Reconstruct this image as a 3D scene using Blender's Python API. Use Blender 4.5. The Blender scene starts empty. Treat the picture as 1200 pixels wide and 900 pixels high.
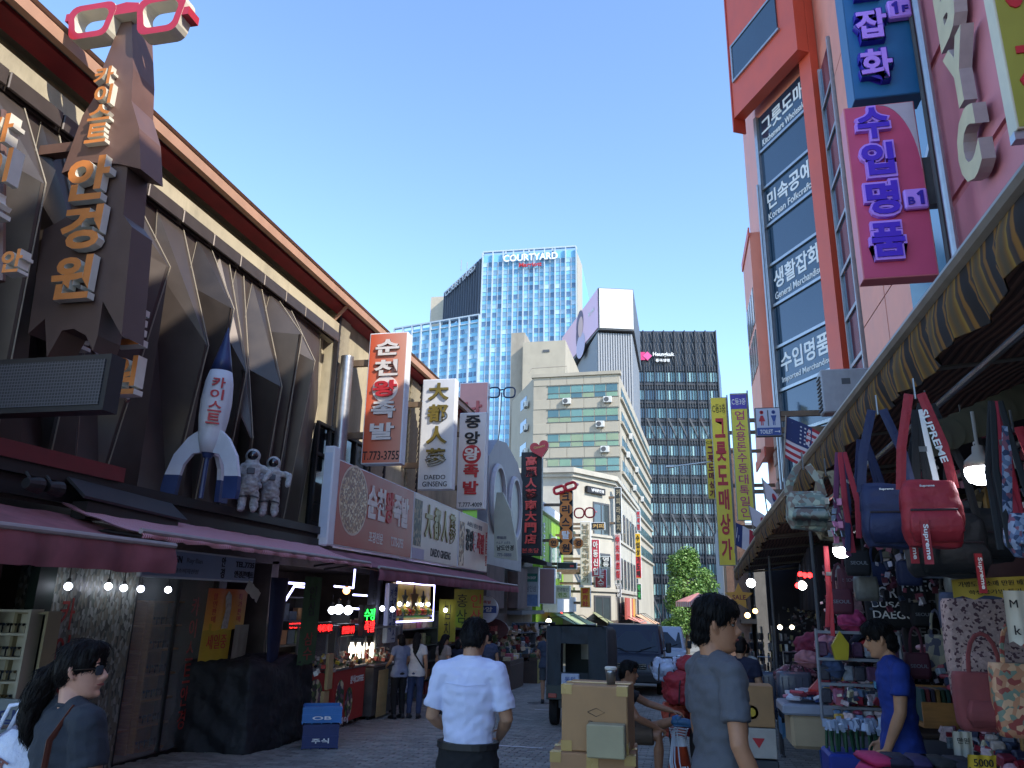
import bpy, bmesh, math, random
import numpy as np
from mathutils import Vector, Matrix, Euler
rnd = random.Random(7)
S = bpy.context.scene
COL = S.collection
PI = math.pi
# ---------------------------------------------------------------- camera
F, CX, CY = 890., 600., 450.                     # focal length and centre for the 1200x900 photograph
CAM = np.array([0, 0, 1.75])
def _basis():
    d = np.array([800.-CX, -(712.-CY), -F]); d /= np.linalg.norm(d)
    h = np.array([1, -0.02, 0.])
    up = np.cross(h, d); up /= np.linalg.norm(up)
    if up[1] < 0: up = -up
    return np.array([np.cross(d, up), d, up])
RB = _basis()
cd = bpy.data.cameras.new('camera'); cam = bpy.data.objects.new('camera', cd); COL.objects.link(cam)
cd.sensor_width = 36; cd.lens = F/1200*36; cd.clip_start = .05; cd.clip_end = 3000
m4 = Matrix([list(map(float, r))+[0] for r in RB]+[[0, 0, 0, 1]])
cam.matrix_world = Matrix.Translation(CAM) @ m4
S.camera = cam
# ---------------------------------------------------------------- light
SUN_EL, SUN_AZ = 36., 60.      # elevation; travel direction of the light: degrees from +Y towards -X
ld = Vector((-math.sin(math.radians(SUN_AZ))*math.cos(math.radians(SUN_EL)),
             math.cos(math.radians(SUN_AZ))*math.cos(math.radians(SUN_EL)), -math.sin(math.radians(SUN_EL))))
sd = bpy.data.lights.new('sun', 'SUN'); sd.energy = 2.1; sd.angle = math.radians(.5); sd.color = (1, .93, .82)
so = bpy.data.objects.new('sun', sd); COL.objects.link(so); so.rotation_euler = ld.to_track_quat('-Z', 'Y').to_euler()
W = bpy.data.worlds.new('World'); S.world = W; W.use_nodes = True
nt = W.node_tree; nt.nodes.clear()
sk = nt.nodes.new('ShaderNodeTexSky'); sk.sky_type = 'NISHITA'; sk.sun_disc = False
sk.sun_elevation = math.radians(SUN_EL)
sk.sun_rotation = math.atan2(-ld.x, -ld.y)       # 0 = +Y, clockwise
sk.air_density = .9; sk.dust_density = .0; sk.ozone_density = 3.6
bg = nt.nodes.new('ShaderNodeBackground'); bg.inputs[1].default_value = .15
wo = nt.nodes.new('ShaderNodeOutputWorld')
nt.links.new(sk.outputs[0], bg.inputs[0]); nt.links.new(bg.outputs[0], wo.inputs[0])
S.view_settings.view_transform = 'Standard'; S.view_settings.look = 'None'
S.view_settings.exposure = 1.6; S.view_settings.gamma = 1
# ---------------------------------------------------------------- layout helpers
def ray(px, py): return RB @ np.array([px-CX, -(py-CY), -F])
def onX(px, py, X): r = ray(px, py); return Vector(CAM+(X-CAM[0])/r[0]*r)
def onY(px, py, Y): r = ray(px, py); return Vector(CAM+(Y-CAM[1])/r[1]*r)
def gz(y): return -0.03*max(-20, min(110, y))
# ---------------------------------------------------------------- materials
_mats = {}
def lin(h):
    c = [int(h[i:i+2], 16)/255 for i in (0, 2, 4)]
    return tuple((x/12.92 if x <= .04045 else ((x+.055)/1.055)**2.4) for x in c)
def M(name, col='808080', rough=.6, var=.18, scale=6., bump=.0, metal=0., emit=0., alpha=1., trans=0., stretch=None, spec=.5, dirt=0.):
    """procedural material: base colour broken up by two noises, roughness noise and a bump"""
    if name in _mats: return _mats[name]
    if isinstance(col, str): col = lin(col)
    m = bpy.data.materials.new(name); m.use_nodes = True; _mats[name] = m
    n = m.node_tree; b = n.nodes['Principled BSDF']; L = n.links.new
    m.diffuse_color = (*col, 1)
    b.inputs['Roughness'].default_value = rough; b.inputs['Metallic'].default_value = metal
    b.inputs['Specular IOR Level'].default_value = spec
    b.inputs['Base Color'].default_value = (*col, 1)
    if emit:
        b.inputs['Emission Color'].default_value = (*col, 1); b.inputs['Emission Strength'].default_value = emit
        return m
    if trans: b.inputs['Transmission Weight'].default_value = trans
    if alpha < 1: b.inputs['Alpha'].default_value = alpha
    tc = n.nodes.new('ShaderNodeTexCoord'); mp = n.nodes.new('ShaderNodeMapping')
    L(tc.outputs['Object'], mp.inputs[0])
    if stretch: mp.inputs['Scale'].default_value = stretch
    ns = n.nodes.new('ShaderNodeTexNoise'); ns.inputs['Scale'].default_value = scale; ns.inputs['Detail'].default_value = 6
    L(mp.outputs[0], ns.inputs[0])
    if var > 0:
        hs = n.nodes.new('ShaderNodeMix'); hs.data_type = 'RGBA'
        oi = n.nodes.new('ShaderNodeObjectInfo')
        hs.inputs[6].default_value = (*[c*(1-var) for c in col], 1)
        hs.inputs[7].default_value = (*[min(1, c*(1+var)) for c in col], 1)
        mr = n.nodes.new('ShaderNodeMapRange'); mr.inputs[1].default_value = .3; mr.inputs[2].default_value = .7
        L(ns.outputs[0], mr.inputs[0]); L(mr.outputs[0], hs.inputs[0])
        last = hs.outputs[2]
        if dirt:
            n2 = n.nodes.new('ShaderNodeTexNoise'); n2.inputs['Scale'].default_value = scale*.35; n2.inputs['Detail'].default_value = 8
            n2.inputs['Roughness'].default_value = .7
            mp2 = n.nodes.new('ShaderNodeMapping'); mp2.inputs['Scale'].default_value = (1, 1, .3)
            L(tc.outputs['Object'], mp2.inputs[0]); L(mp2.outputs[0], n2.inputs[0])
            r2 = n.nodes.new('ShaderNodeMapRange'); r2.inputs[1].default_value = .48; r2.inputs[2].default_value = .68; r2.inputs[4].default_value = dirt
            L(n2.outputs[0], r2.inputs[0])
            dm = n.nodes.new('ShaderNodeMix'); dm.data_type = 'RGBA'; dm.inputs[7].default_value = (.05, .045, .04, 1)
            L(r2.outputs[0], dm.inputs[0]); L(last, dm.inputs[6]); last = dm.outputs[2]
        L(last, b.inputs['Base Color'])
        rr = n.nodes.new('ShaderNodeMapRange'); rr.inputs[3].default_value = max(.02, rough-.08); rr.inputs[4].default_value = min(1, rough+.1)
        L(ns.outputs[0], rr.inputs[0]); L(rr.outputs[0], b.inputs['Roughness'])
    if bump:
        n3 = n.nodes.new('ShaderNodeTexNoise'); n3.inputs['Scale'].default_value = scale*4; n3.inputs['Detail'].default_value = 4
        L(mp.outputs[0], n3.inputs[0])
        bp = n.nodes.new('ShaderNodeBump'); bp.inputs['Strength'].default_value = min(1, bump); bp.inputs['Distance'].default_value = .02
        L(n3.outputs[0], bp.inputs['Height']); L(bp.outputs[0], b.inputs['Normal'])
    return m
def nodes_of(m): return m.node_tree.nodes, m.node_tree.links.new, m.node_tree.nodes['Principled BSDF']
def Mstripe(name, c1, c2, scale, axis='X', dist=0., rough=.7, dscale=1., sharp=True, c3=None, bump=.0):
    if name in _mats: return _mats[name]
    m = M(name, c1, rough, 0); N, L, b = nodes_of(m)
    tc = N.new('ShaderNodeTexCoord'); w = N.new('ShaderNodeTexWave'); w.bands_direction = axis
    w.inputs['Scale'].default_value = scale; w.inputs['Distortion'].default_value = dist
    w.inputs['Detail Scale'].default_value = dscale; w.inputs['Detail'].default_value = 1
    L(tc.outputs['Object'], w.inputs[0])
    cr = N.new('ShaderNodeValToRGB'); e = cr.color_ramp.elements
    e[0].color = (*lin(c1), 1); e[1].color = (*lin(c2), 1)
    if sharp: e[0].position = .47; e[1].position = .53
    if c3: k = e.new(.25); k.color = (*lin(c3), 1)
    L(w.outputs[0], cr.inputs[0]); L(cr.outputs[0], b.inputs['Base Color'])
    if bump:
        bp = N.new('ShaderNodeBump'); bp.inputs['Strength'].default_value = bump; bp.inputs['Distance'].default_value = .02
        L(w.outputs[0], bp.inputs['Height']); L(bp.outputs[0], b.inputs['Normal'])
    return m
def Mvor(name, cols=('808080','707070'), scale=10, rough=.6, stretch=None, bump=0.):
    """patchwork of random colours (prints, stone, mixed fabrics)"""
    if name in _mats: return _mats[name]
    m = M(name, cols[0], rough, 0); N, L, b = nodes_of(m)
    tc = N.new('ShaderNodeTexCoord'); mp = N.new('ShaderNodeMapping'); v = N.new('ShaderNodeTexVoronoi')
    if stretch: mp.inputs['Scale'].default_value = stretch
    v.inputs['Scale'].default_value = scale
    L(tc.outputs['Object'], mp.inputs[0]); L(mp.outputs[0], v.inputs[0])
    sp = N.new('ShaderNodeSeparateColor'); L(v.outputs['Color'], sp.inputs[0])
    cr = N.new('ShaderNodeValToRGB'); cr.color_ramp.interpolation = 'CONSTANT'
    e = cr.color_ramp.elements
    for i, c in enumerate(cols):
        k = e[i] if i < 2 else e.new(.5)
        k.position = i/len(cols)
    for i, c in enumerate(cols):
        e[i].color = (*lin(c), 1)
    L(sp.outputs[0], cr.inputs[0]); L(cr.outputs[0], b.inputs['Base Color'])
    if bump:
        bp = N.new('ShaderNodeBump'); bp.inputs['Strength'].default_value = bump; bp.inputs['Distance'].default_value = .01
        L(v.outputs[0], bp.inputs['Height']); L(bp.outputs[0], b.inputs['Normal'])
    return m
# ---------------------------------------------------------------- geometry collector
BOXF = [(0, 3, 2, 1), (4, 5, 6, 7), (0, 1, 5, 4), (1, 2, 6, 5), (2, 3, 7, 6), (3, 0, 4, 7)]
class G:
    def __init__(s): s.v = []; s.f = []; s.m = []
    def add(s, vs, fs, mi=0):
        o = len(s.v); s.v += [tuple(v) for v in vs]; s.f += [tuple(i+o for i in f) for f in fs]; s.m += [mi]*len(fs); return s
    def box(s, x0, x1, y0, y1, z0, z1, mi=0, R=None):
        vs = [(x0, y0, z0), (x1, y0, z0), (x1, y1, z0), (x0, y1, z0), (x0, y0, z1), (x1, y0, z1), (x1, y1, z1), (x0, y1, z1)]
        if R is not None: vs = [R @ Vector(v) for v in vs]
        return s.add(vs, BOXF, mi)
    def cbox(s, c, d, mi=0, rz=0., rx=0., ry=0., bev=0.):
        R = Matrix.Translation(c) @ Euler((rx, ry, rz)).to_matrix().to_4x4()
        hx, hy, hz = d[0]/2, d[1]/2, d[2]/2
        if bev <= 0: return s.box(-hx, hx, -hy, hy, -hz, hz, mi, R)
        b = min(bev, hx*.9, hy*.9, hz*.9); vs = []; fs = []
        # chamfered box: 24 vertices
        for sx in (-1, 1):
            for sy in (-1, 1):
                for sz in (-1, 1):
                    vs += [(sx*hx, sy*(hy-b), sz*(hz-b)), (sx*(hx-b), sy*hy, sz*(hz-b)), (sx*(hx-b), sy*(hy-b), sz*hz)]
        def I(sx, sy, sz, k): return ((sx > 0)*4+(sy > 0)*2+(sz > 0))*3+k
        for sg in (-1, 1):
            fs += [[I(sg, a, c2, 0) for a, c2 in ((-1, -1), (1, -1), (1, 1), (-1, 1))][::sg]]
            fs += [[I(a, sg, c2, 1) for a, c2 in ((-1, -1), (-1, 1), (1, 1), (1, -1))][::sg]]
            fs += [[I(a, c2, sg, 2) for a, c2 in ((-1, -1), (1, -1), (1, 1), (-1, 1))][::sg]]
        for a in (-1, 1):
            for c2 in (-1, 1):
                fs += [[I(a, c2, -1, 0), I(a, c2, 1, 0), I(a, c2, 1, 1), I(a, c2, -1, 1)], [I(a, -1, c2, 0), I(a, 1, c2, 0), I(a, 1, c2, 2), I(a, -1, c2, 2)],
                       [I(-1, a, c2, 1), I(1, a, c2, 1), I(1, a, c2, 2), I(-1, a, c2, 2)]]
                for d2 in (-1, 1): fs += [[I(a, c2, d2, 0), I(a, c2, d2, 1), I(a, c2, d2, 2)]]
        return s.add([R @ Vector(v) for v in vs], fs, mi)
    def prism(s, poly, y0, y1, mi=0, ax='y', mside=None):
        """polygon in the xz plane (ax y), yz plane (ax x) or xy plane (ax z), pushed along ax"""
        n = len(poly)
        P = {'y': lambda a, b, t: (a, t, b), 'x': lambda a, b, t: (t, a, b), 'z': lambda a, b, t: (a, b, t)}[ax]
        o = len(s.v); s.v += [P(a, b, y0) for a, b in poly]+[P(a, b, y1) for a, b in poly]
        s.f += [tuple(range(o, o+n)), tuple(range(o+2*n-1, o+n-1, -1))]; s.m += [mi, mi]
        for i in range(n):
            j = (i+1) % n; s.f.append((o+i, o+n+i, o+n+j, o+j)); s.m.append(mi if mside is None else mside)
        return s
    def quad(s, a, b, c, d, mi=0): return s.add([a, b, c, d], [(0, 1, 2, 3)], mi)
    def slab(s, a, b, c, d, t, mi=0):
        """quad thickened by t along its normal"""
        a, b, c, d = map(Vector, (a, b, c, d)); n = ((b-a).cross(d-a)).normalized()*t
        return s.add([a, b, c, d, a+n, b+n, c+n, d+n], BOXF, mi)
    def loft(s, rings, mi=0, cap=True, closed=True):
        k = len(rings[0]); o = len(s.v)
        for r in rings: s.v += [tuple(p) for p in r]
        for i in range(len(rings)-1):
            for j in range(k if closed else k-1):
                q = (j+1) % k; s.f.append((o+i*k+j, o+i*k+q, o+(i+1)*k+q, o+(i+1)*k+j)); s.m.append(mi)
        if cap and closed:
            s.f.append(tuple(range(o+k-1, o-1, -1))); s.m.append(mi)
            e = o+(len(rings)-1)*k; s.f.append(tuple(range(e, e+k))); s.m.append(mi)
        return s
    def tube(s, pts, r, n=8, mi=0, flat=1., up=None, round_=False):
        """tube along points, radius r (number or list), flat: second radius factor"""
        pts = [Vector(p) for p in pts]; rs = r if isinstance(r, (list, tuple)) else [r]*len(pts)
        if round_:
            d0 = (pts[0]-pts[1]).normalized(); d1 = (pts[-1]-pts[-2]).normalized()
            a, b = rs[0], rs[-1]
            pts = [pts[0]+d0*a*.95, pts[0]+d0*a*.7]+pts+[pts[-1]+d1*b*.7, pts[-1]+d1*b*.95]
            rs = [a*.3, a*.7]+list(rs)+[b*.7, b*.3]
        rings = []; prev = None
        for i, p in enumerate(pts):
            t = (pts[min(i+1, len(pts)-1)]-pts[max(i-1, 0)])
            t = t.normalized() if t.length > 1e-9 else Vector((0, 0, 1))
            if prev is None:
                u = Vector(up) if up else (Vector((0, 0, 1)) if abs(t.z) < .9 else Vector((0, 1, 0)))
            else: u = prev
            u = (u-t*u.dot(t))
            u = u.normalized() if u.length > 1e-6 else t.orthogonal().normalized()
            prev = u; w = t.cross(u)
            rings.append([p+(u*math.cos(2*PI*j/n)*rs[i]*flat+w*math.sin(2*PI*j/n)*rs[i]) for j in range(n)])
        return s.loft(rings, mi)
    def ell(s, c, r, n=10, mi=0, R=None):
        if not isinstance(r, (list, tuple)): r = (r, r, r)
        rings = []
        for i in range(1, n):
            a = PI*i/n; rings.append([(math.sin(a)*math.cos(2*PI*j/(n+2)), math.sin(a)*math.sin(2*PI*j/(n+2)), -math.cos(a)) for j in range(n+2)])
        T = Matrix.Translation(c) @ (R.to_4x4() if R else Matrix()) @ Matrix.Diagonal((*r, 1))
        k = n+2; o = len(s.v)
        s.loft([[T @ Vector(p) for p in g] for g in rings], mi, cap=False)
        b0 = T @ Vector((0, 0, -1)); b1 = T @ Vector((0, 0, 1)); q = len(s.v); s.v += [tuple(b0), tuple(b1)]
        e = o+(n-2)*k
        for j in range(k):
            s.f += [(o+(j+1) % k, o+j, q), (e+j, e+(j+1) % k, q+1)]; s.m += [mi, mi]
        return s
    def lathe(s, prof, c=(0, 0, 0), n=16, mi=0, axis='z'):
        c = Vector(c); rings = []
        for r, h in prof:
            ring = []
            for j in range(n):
                a = 2*PI*j/n; x, y = math.cos(a)*r, math.sin(a)*r
                ring.append(c+Vector({'z': (x, y, h), 'y': (x, h, y), 'x': (h, x, y)}[axis]))
            rings.append(ring)
        return s.loft(rings, mi)
    def text(s, body, cx, cz, w, h, y=0., depth=.012, bold=.02, mi=0, side=None, rot=0., res=3, fit=True, T=None):
        """raised lettering in the xz plane facing -y, fitted into w x h about (cx, cz)"""
        vs, fs, (bx0, bx1, by0, by1) = glyphs(body, bold, res)
        if not len(vs): return s
        sx = w/(bx1-bx0) if w else None; sz = h/(by1-by0) if h else None
        if sx is None: sx = sz
        if sz is None: sz = sx
        c_, s_ = math.cos(rot), math.sin(rot); out = []
        for (x, yy, z) in vs:
            a = (x-(bx0+bx1)/2)*sx; b = (yy-(by0+by1)/2)*sz
            p = Vector((cx+a*c_-b*s_, y-depth if z > 0 else y, cz+a*s_+b*c_))
            out.append(T @ p if T else p)
        o = len(s.v); s.v += [tuple(v) for v in out]
        for f, isfront in fs:
            s.f.append(tuple(i+o for i in f)); s.m.append(mi if (isfront or side is None) else side)
        return s
    def vtext(s, body, cx, z1, z0, w, **k):
        """characters stacked downwards from z1 to z0"""
        n = len(body); st = (z1-z0)/n
        for i, ch in enumerate(body):
            if ch != ' ': s.text(ch, cx, z1-st*(i+.5), w, st*.86, **k)
        return s
    def obj(s, name, mats, parent=None, loc=None, rz=0., smooth=False, auto=None):
        me = bpy.data.meshes.new(name); me.from_pydata(s.v, [], s.f)
        if not isinstance(mats, (list, tuple)): mats = [mats]
        for m in mats: me.materials.append(m)
        if len(mats) > 1: me.polygons.foreach_set('material_index', s.m)
        me.update()
        bm = bmesh.new(); bm.from_mesh(me); bmesh.ops.recalc_face_normals(bm, faces=bm.faces); bm.to_mesh(me); bm.free()
        if smooth: me.polygons.foreach_set('use_smooth', [True]*len(me.polygons))
        if smooth and auto: me.set_sharp_from_angle(angle=math.radians(auto))
        o = bpy.data.objects.new(name, me); COL.objects.link(o)
        if parent: o.parent = parent
        if loc is not None: o.location = loc
        o.rotation_euler.z = rz
        return o
_gl = {}
def glyphs(body, bold, res):
    k = (body, round(bold, 3), res)
    if k in _gl: return _gl[k]
    c = bpy.data.curves.new('t', 'FONT'); c.body = body; c.size = 1; c.extrude = .5; c.offset = bold; c.resolution_u = res
    o = bpy.data.objects.new('t', c); me = bpy.data.meshes.new_from_object(o)
    vs = [tuple(v.co) for v in me.vertices]
    fs = [(tuple(p.vertices), all(vs[i][2] > 0 for i in p.vertices)) for p in me.polygons]
    if vs: xs = [v[0] for v in vs]; ys = [v[1] for v in vs]; bb = (min(xs), max(xs), min(ys), max(ys))
    else: bb = (0, 1, 0, 1)
    if bb[1]-bb[0] < .02: bb = (bb[0]-.1, bb[1]+.1, bb[2], bb[3])
    if bb[3]-bb[2] < .02: bb = (bb[0], bb[1], bb[2]-.1, bb[3]+.1)
    bpy.data.objects.remove(o); bpy.data.curves.remove(c); bpy.data.meshes.remove(me)
    _gl[k] = (vs, fs, bb); return _gl[k]
# ---------------------------------------------------------------- object bookkeeping
def tag(o, label=None, cat=None, group=None, kind=None):
    if label: o['label'] = label
    if cat: o['category'] = cat
    if group: o['group'] = group
    if kind: o['kind'] = kind
    return o
def thing(name, label, cat, loc=(0, 0, 0), rz=0., group=None):
    o = bpy.data.objects.new(name, None); COL.objects.link(o); o.location = loc; o.rotation_euler.z = rz
    o.empty_display_size = .2
    return tag(o, label, cat, group)
def kids(o): return [c for c in o.children]
def dup(root, loc=None, rz=None, label=None, group=None, parent=None):
    r = root.copy(); COL.objects.link(r)
    if parent is not None: r.parent = parent
    if loc is not None: r.location = loc
    if rz is not None: r.rotation_euler.z = rz
    if label: r['label'] = label
    if group: r['group'] = group
    for ch in kids(root):
        c = ch.copy(); COL.objects.link(c); c.parent = r
        for g in kids(ch):
            d = g.copy(); COL.objects.link(d); d.parent = c
    return r
def place(me_obj, parent, loc, rz=0., scale=None, name=None):
    """another object sharing a piece's mesh"""
    c = bpy.data.objects.new(name or me_obj.name.split('.')[0], me_obj.data); COL.objects.link(c); c.parent = parent
    c.location = loc; c.rotation_euler.z = rz
    if scale: c.scale = scale
    return c
def piece(name, G_, mats): 
    """template mesh object that is not linked"""
    o = G_.obj(name, mats); COL.objects.unlink(o); return o
from mathutils import noise as mn
def fuse(g, name, mat, parent, vox=.008, sm=5, fold=0., fs=(7, 7, 15), strand=0.):
    """fuse overlapping closed pieces into one continuous skin (voxel remesh), smooth, add folds"""
    me = bpy.data.meshes.new('tmp'); me.from_pydata(g.v, [], g.f)
    bm = bmesh.new(); bm.from_mesh(me); bmesh.ops.recalc_face_normals(bm, faces=bm.faces); bm.to_mesh(me); bm.free()
    o = bpy.data.objects.new(name, me); COL.objects.link(o)
    r = o.modifiers.new('r', 'REMESH'); r.mode = 'VOXEL'; r.voxel_size = vox
    s = o.modifiers.new('s', 'SMOOTH'); s.factor = .5; s.iterations = sm
    dg = bpy.context.evaluated_depsgraph_get()
    m2 = bpy.data.meshes.new_from_object(o.evaluated_get(dg)); o.modifiers.clear(); o.data = m2; bpy.data.meshes.remove(me); m2.name = name
    if fold or strand:
        n = len(m2.vertices); nr = [v.normal.copy() for v in m2.vertices]
        for v, k in zip(m2.vertices, nr):
            c = v.co
            if fold: d = fold*(mn.noise((c.x*fs[0]+c.z*3, c.y*fs[1]+c.z*2, c.z*fs[2]))+.5*mn.noise((c.x*18+c.z*10, c.y*18, c.z*26-c.x*12)))
            else: a = math.atan2(c.x, c.y+.02); d = strand*(math.sin(a*34+c.z*22)+.7*math.sin(a*61-c.z*30)+1.5*mn.noise((c.x*30, c.y*30, c.z*9)))
            v.co = c+k*d
    m2.materials.clear(); m2.materials.append(mat); m2.polygons.foreach_set('use_smooth', [True]*len(m2.polygons))
    o.parent = parent; return o
def wobj(g, name, mats, parent=None, **k):
    """mesh written in world coordinates, hung under a thing"""
    o = g.obj(name, mats, parent, **k)
    if parent:
        pm = Matrix.Translation(parent.location) @ parent.rotation_euler.to_matrix().to_4x4()
        o.matrix_parent_inverse = pm.inverted()
    return o
# ================================================================= GROUND
g = G()
g.quad((-900, -60, gz(-60)-.03), (900, -60, gz(-60)-.03), (900, 110, gz(110)-.03), (-900, 110, gz(110)-.03))
g.quad((-900, 110, gz(110)-.03), (900, 110, gz(110)-.03), (900, 2500, gz(110)-.03), (-900, 2500, gz(110)-.03))
tag(g.obj('ground', M('ground_concrete', '6b6a66', .9, .2, 1.5, .3)), kind='structure')
mst = M('street_paving', '86857f', .75, .16, 1.2, 0, dirt=.35)
N, L, b = nodes_of(mst)
tc = N.new('ShaderNodeTexCoord'); br = N.new('ShaderNodeTexBrick'); mp = N.new('ShaderNodeMapping'); mp.inputs['Rotation'].default_value[2] = PI/2
L(tc.outputs['Object'], mp.inputs[0]); L(mp.outputs[0], br.inputs[0]); br.inputs['Scale'].default_value = 1
br.inputs['Brick Width'].default_value = .22; br.inputs['Row Height'].default_value = .11; br.inputs['Mortar Size'].default_value = .006
bp = N.new('ShaderNodeBump'); bp.inputs['Strength'].default_value = .5; bp.inputs['Distance'].default_value = .01; bp.invert = True
L(br.outputs['Fac'], bp.inputs['Height']); L(bp.outputs[0], b.inputs['Normal'])
g = G()
def strip(g, x0, x1, y0, y1, dz, mi=0): g.quad((x0, y0, gz(y0)+dz), (x1, y0, gz(y0)+dz), (x1, y1, gz(y1)+dz), (x0, y1, gz(y1)+dz), mi)
strip(g, -9.5, 5.2, -19, 8, 0); strip(g, -9.5, 5.2, 8, 27, -.02); strip(g, -9.5, 5.2, 27, 109, 0)
street = tag(g.obj('street', mst), kind='structure')
# laid paving blocks of the near stretch
pv = G(); rr = random.Random(3)
y = 8.0; row = 0
while y < 27:
    x = -7.0+(row % 2)*.11
    while x < 2.4:
        h = rr.uniform(-.004, .003); a = gz(y)+h
        z0 = a-.03; e = .0035
        x0, x1, y0, y1 = x+e, x+.22-e, y+e, y+.11-e
        o = len(pv.v)
        pv.v += [(x0, y0, z0), (x1, y0, z0), (x1, y1, z0), (x0, y1, z0), (x0+.004, y0+.004, a), (x1-.004, y0+.004, a), (x1-.004, y1-.004, a-.003), (x0+.004, y1-.004, a-.003)]
        pv.f += [tuple(i+o for i in f) for f in BOXF[1:]]
        pv.m += [rr.choice((0, 0, 0, 1, 1, 2))]*5
        x += .22
    y += .11; row += 1
me = bpy.data.meshes.new('paving_blocks'); me.from_pydata(pv.v, [], pv.f)
for m in (M('paver_a', '82817c', .78, .14, 2., .25, dirt=.3), M('paver_b', '767571', .78, .14, 2.3, .25, dirt=.3), M('paver_c', '8b8a83', .8, .14, 2.6, .25, dirt=.3)): me.materials.append(m)
me.polygons.foreach_set('material_index', pv.m)
pvo = bpy.data.objects.new('paving_blocks', me); COL.objects.link(pvo); pvo.parent = street; pvo['kind'] = 'stuff'
# painted marks
wp = M('road_paint', 'b8babd', .8, .3, 9)
for (x0, x1, y) in ((-3.2, -2.2, 12.6), (-1.9, -1.5, 12.5), (-2.2, -1.8, 15.4), (-3.4, -2.9, 18.4)):
    g = G(); g.quad((x0, y, gz(y)+.005), (x1, y, gz(y)+.005), (x1, y+.09, gz(y+.09)+.005), (x0, y+.09, gz(y+.09)+.005))
    g.obj('road_marking', wp, street)
# two manholes
for (x, y) in ((-3.6, 20.), (-1.2, 14.2)):
    g = G(); g.lathe([(.0, gz(y)+.006), (.28, gz(y)+.006), (.3, gz(y)-.01)], (x, y, 0), 20)
    g.obj('manhole_cover', M('iron', '3c3d40', .6, .2, 20, .4, metal=.6), street)

# ================================================================= OPTICIAN BUILDING (left, near)
m_panel = M('brown_metal_panel', '4a423d', .36, .12, 3, 0, metal=.5, dirt=.25)
m_panel2 = M('brown_metal_panel_soft', '564d47', .4, .12, 3, 0, metal=.4, dirt=.2)
m_trim = M('panel_trim', '948a78', .45, .1, 8)
m_cream = M('cream_render', 'b9ae93', .9, .12, 1.6, .25, dirt=.5)
m_black = M('black_metal', '1c1b1c', .5, .25, 6)
m_darkwood = M('dark_fascia', '2a2526', .6, .25, 4, .1)
m_tan = M('tan_fascia', 'b58c72', .6, .1, 3, .05, dirt=.15)
m_redtrim = M('red_soffit', '8c2a2c', .7, .2, 3)
m_soff = M('grey_soffit', '7a746a', .9, .2, 4, .2)
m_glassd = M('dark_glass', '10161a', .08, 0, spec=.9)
m_white = M('white_paint', 'd8dadc', .55, .05, 5, dirt=.12)
shop = thing('shop_building', 'long brown metal panelled opticians building with overhanging tan eave and red soffit', 'building', (-7.6, 9, gz(9)))
g = G(); g.box(-12, -7.05, 14.2, 24.6, 2.9, 7.8); g.box(-12, -7.3, 1.5, 14.2, 2.9, 7.8)
g.box(-7.06, -6.93, 14.25, 24.6, 2.9, 3.6)
wobj(g, 'wall', m_cream, shop)
g = G(); g.prism([(-7.04, 6.94), (-6.9, 6.94), (-6.9, 7.19), (-7.04, 7.19)], 2.5, 13.9, ax='y')
wobj(g, 'panel_band', m_panel, shop)
# individual cassettes over the band
cas = piece('cassette', G().cbox((0, 0, 0), (.04, .74, .21), bev=.012), m_panel2)
for i in range(15): place(cas, shop, (0.74, -6.4+i*.76+.35, 7.07-gz(9)))
g = G(); g.box(-7.3, -6.93, 1.5, 14.1, 7.2, 7.44); wobj(g, 'frieze', m_cream, shop)
# folded cladding : seams given as (top, nose, bottom)
NX, RX, BX = -6.28, -7.0, -6.75
seams = [((-60, 40), (-40, 200), (-60, 420)), ((27, 122), (52, 215), (8, 450)), ((68, 152), (103, 330), (60, 520)), ((150, 218), (198, 313), (120, 553)),
         ((214, 262), (243, 405), (200, 565)), ((247, 288), (273, 362), (228, 578)), ((268, 303), (288, 435), (256, 588)),
         ((285, 315), (295, 513), (285, 597)), ((306, 330), (329, 453), (302, 603)), ((326, 347), (353, 392), (317, 607)), ((340, 358), (368, 423), (330, 612))]
def sx(p, x, zlo=None): return onX(p[0], p[1], x)
pr = []
for t, n_, b_ in seams:
    T = sx(t, -6.95); T.z = 6.97
    Nn = sx(n_, NX); B = sx(b_, BX); B.z = 2.95
    pr.append((T, Nn, B))
pts = []
for i, (T, Nn, B) in enumerate(pr):
    pts.append(('p', T, Nn, B))
    if i+1 < len(pr):
        T2, N2, B2 = pr[i+1]
        Tm = (T+T2)/2; Bm = (B+B2)/2
        Nm = (Nn+N2)/2; Nm.x = RX+.05; Nm.z = min(6.2, max(Nn.z, N2.z)+.35)
        pts.append(('r', Tm, Nm, Bm))
T, Nn, B = pr[-1]
pts.append(('r', Vector((-7.0, 13.4, 6.97)), Vector((-7.0, 13.6, 5.5)), Vector((-7.0, 13.2, 2.95))))
for i in range(len(pts)-1):
    _, a0, a1, a2 = pts[i]; _, b0, b1, b2 = pts[i+1]
    mm = m_panel2 if i % 3 else m_panel
    for q in ((a0, a1, b1, b0), (a1, a2, b2, b1)):
        g = G(); n = (q[1]-q[0]).cross(q[3]-q[0]).normalized()*-.03
        if n.x > 0: n = -n
        vs = list(q)+[v+n for v in q]
        g.add(vs, [(0, 1, 2), (0, 2, 3), (4, 6, 5), (4, 7, 6), (0, 4, 5, 1), (1, 5, 6, 2), (2, 6, 7, 3), (3, 7, 4, 0)])
        wobj(g, 'facade_panel', mm, shop)
for k, a0, a1, a2 in pts:
    g = G(); g.tube([a0+Vector((.015, 0, 0)), a1+Vector((.02, 0, 0)), a2+Vector((.015, 0, 0))], .009 if k == 'p' else .005, 5); wobj(g, 'seam_trim', m_trim, shop)
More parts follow.
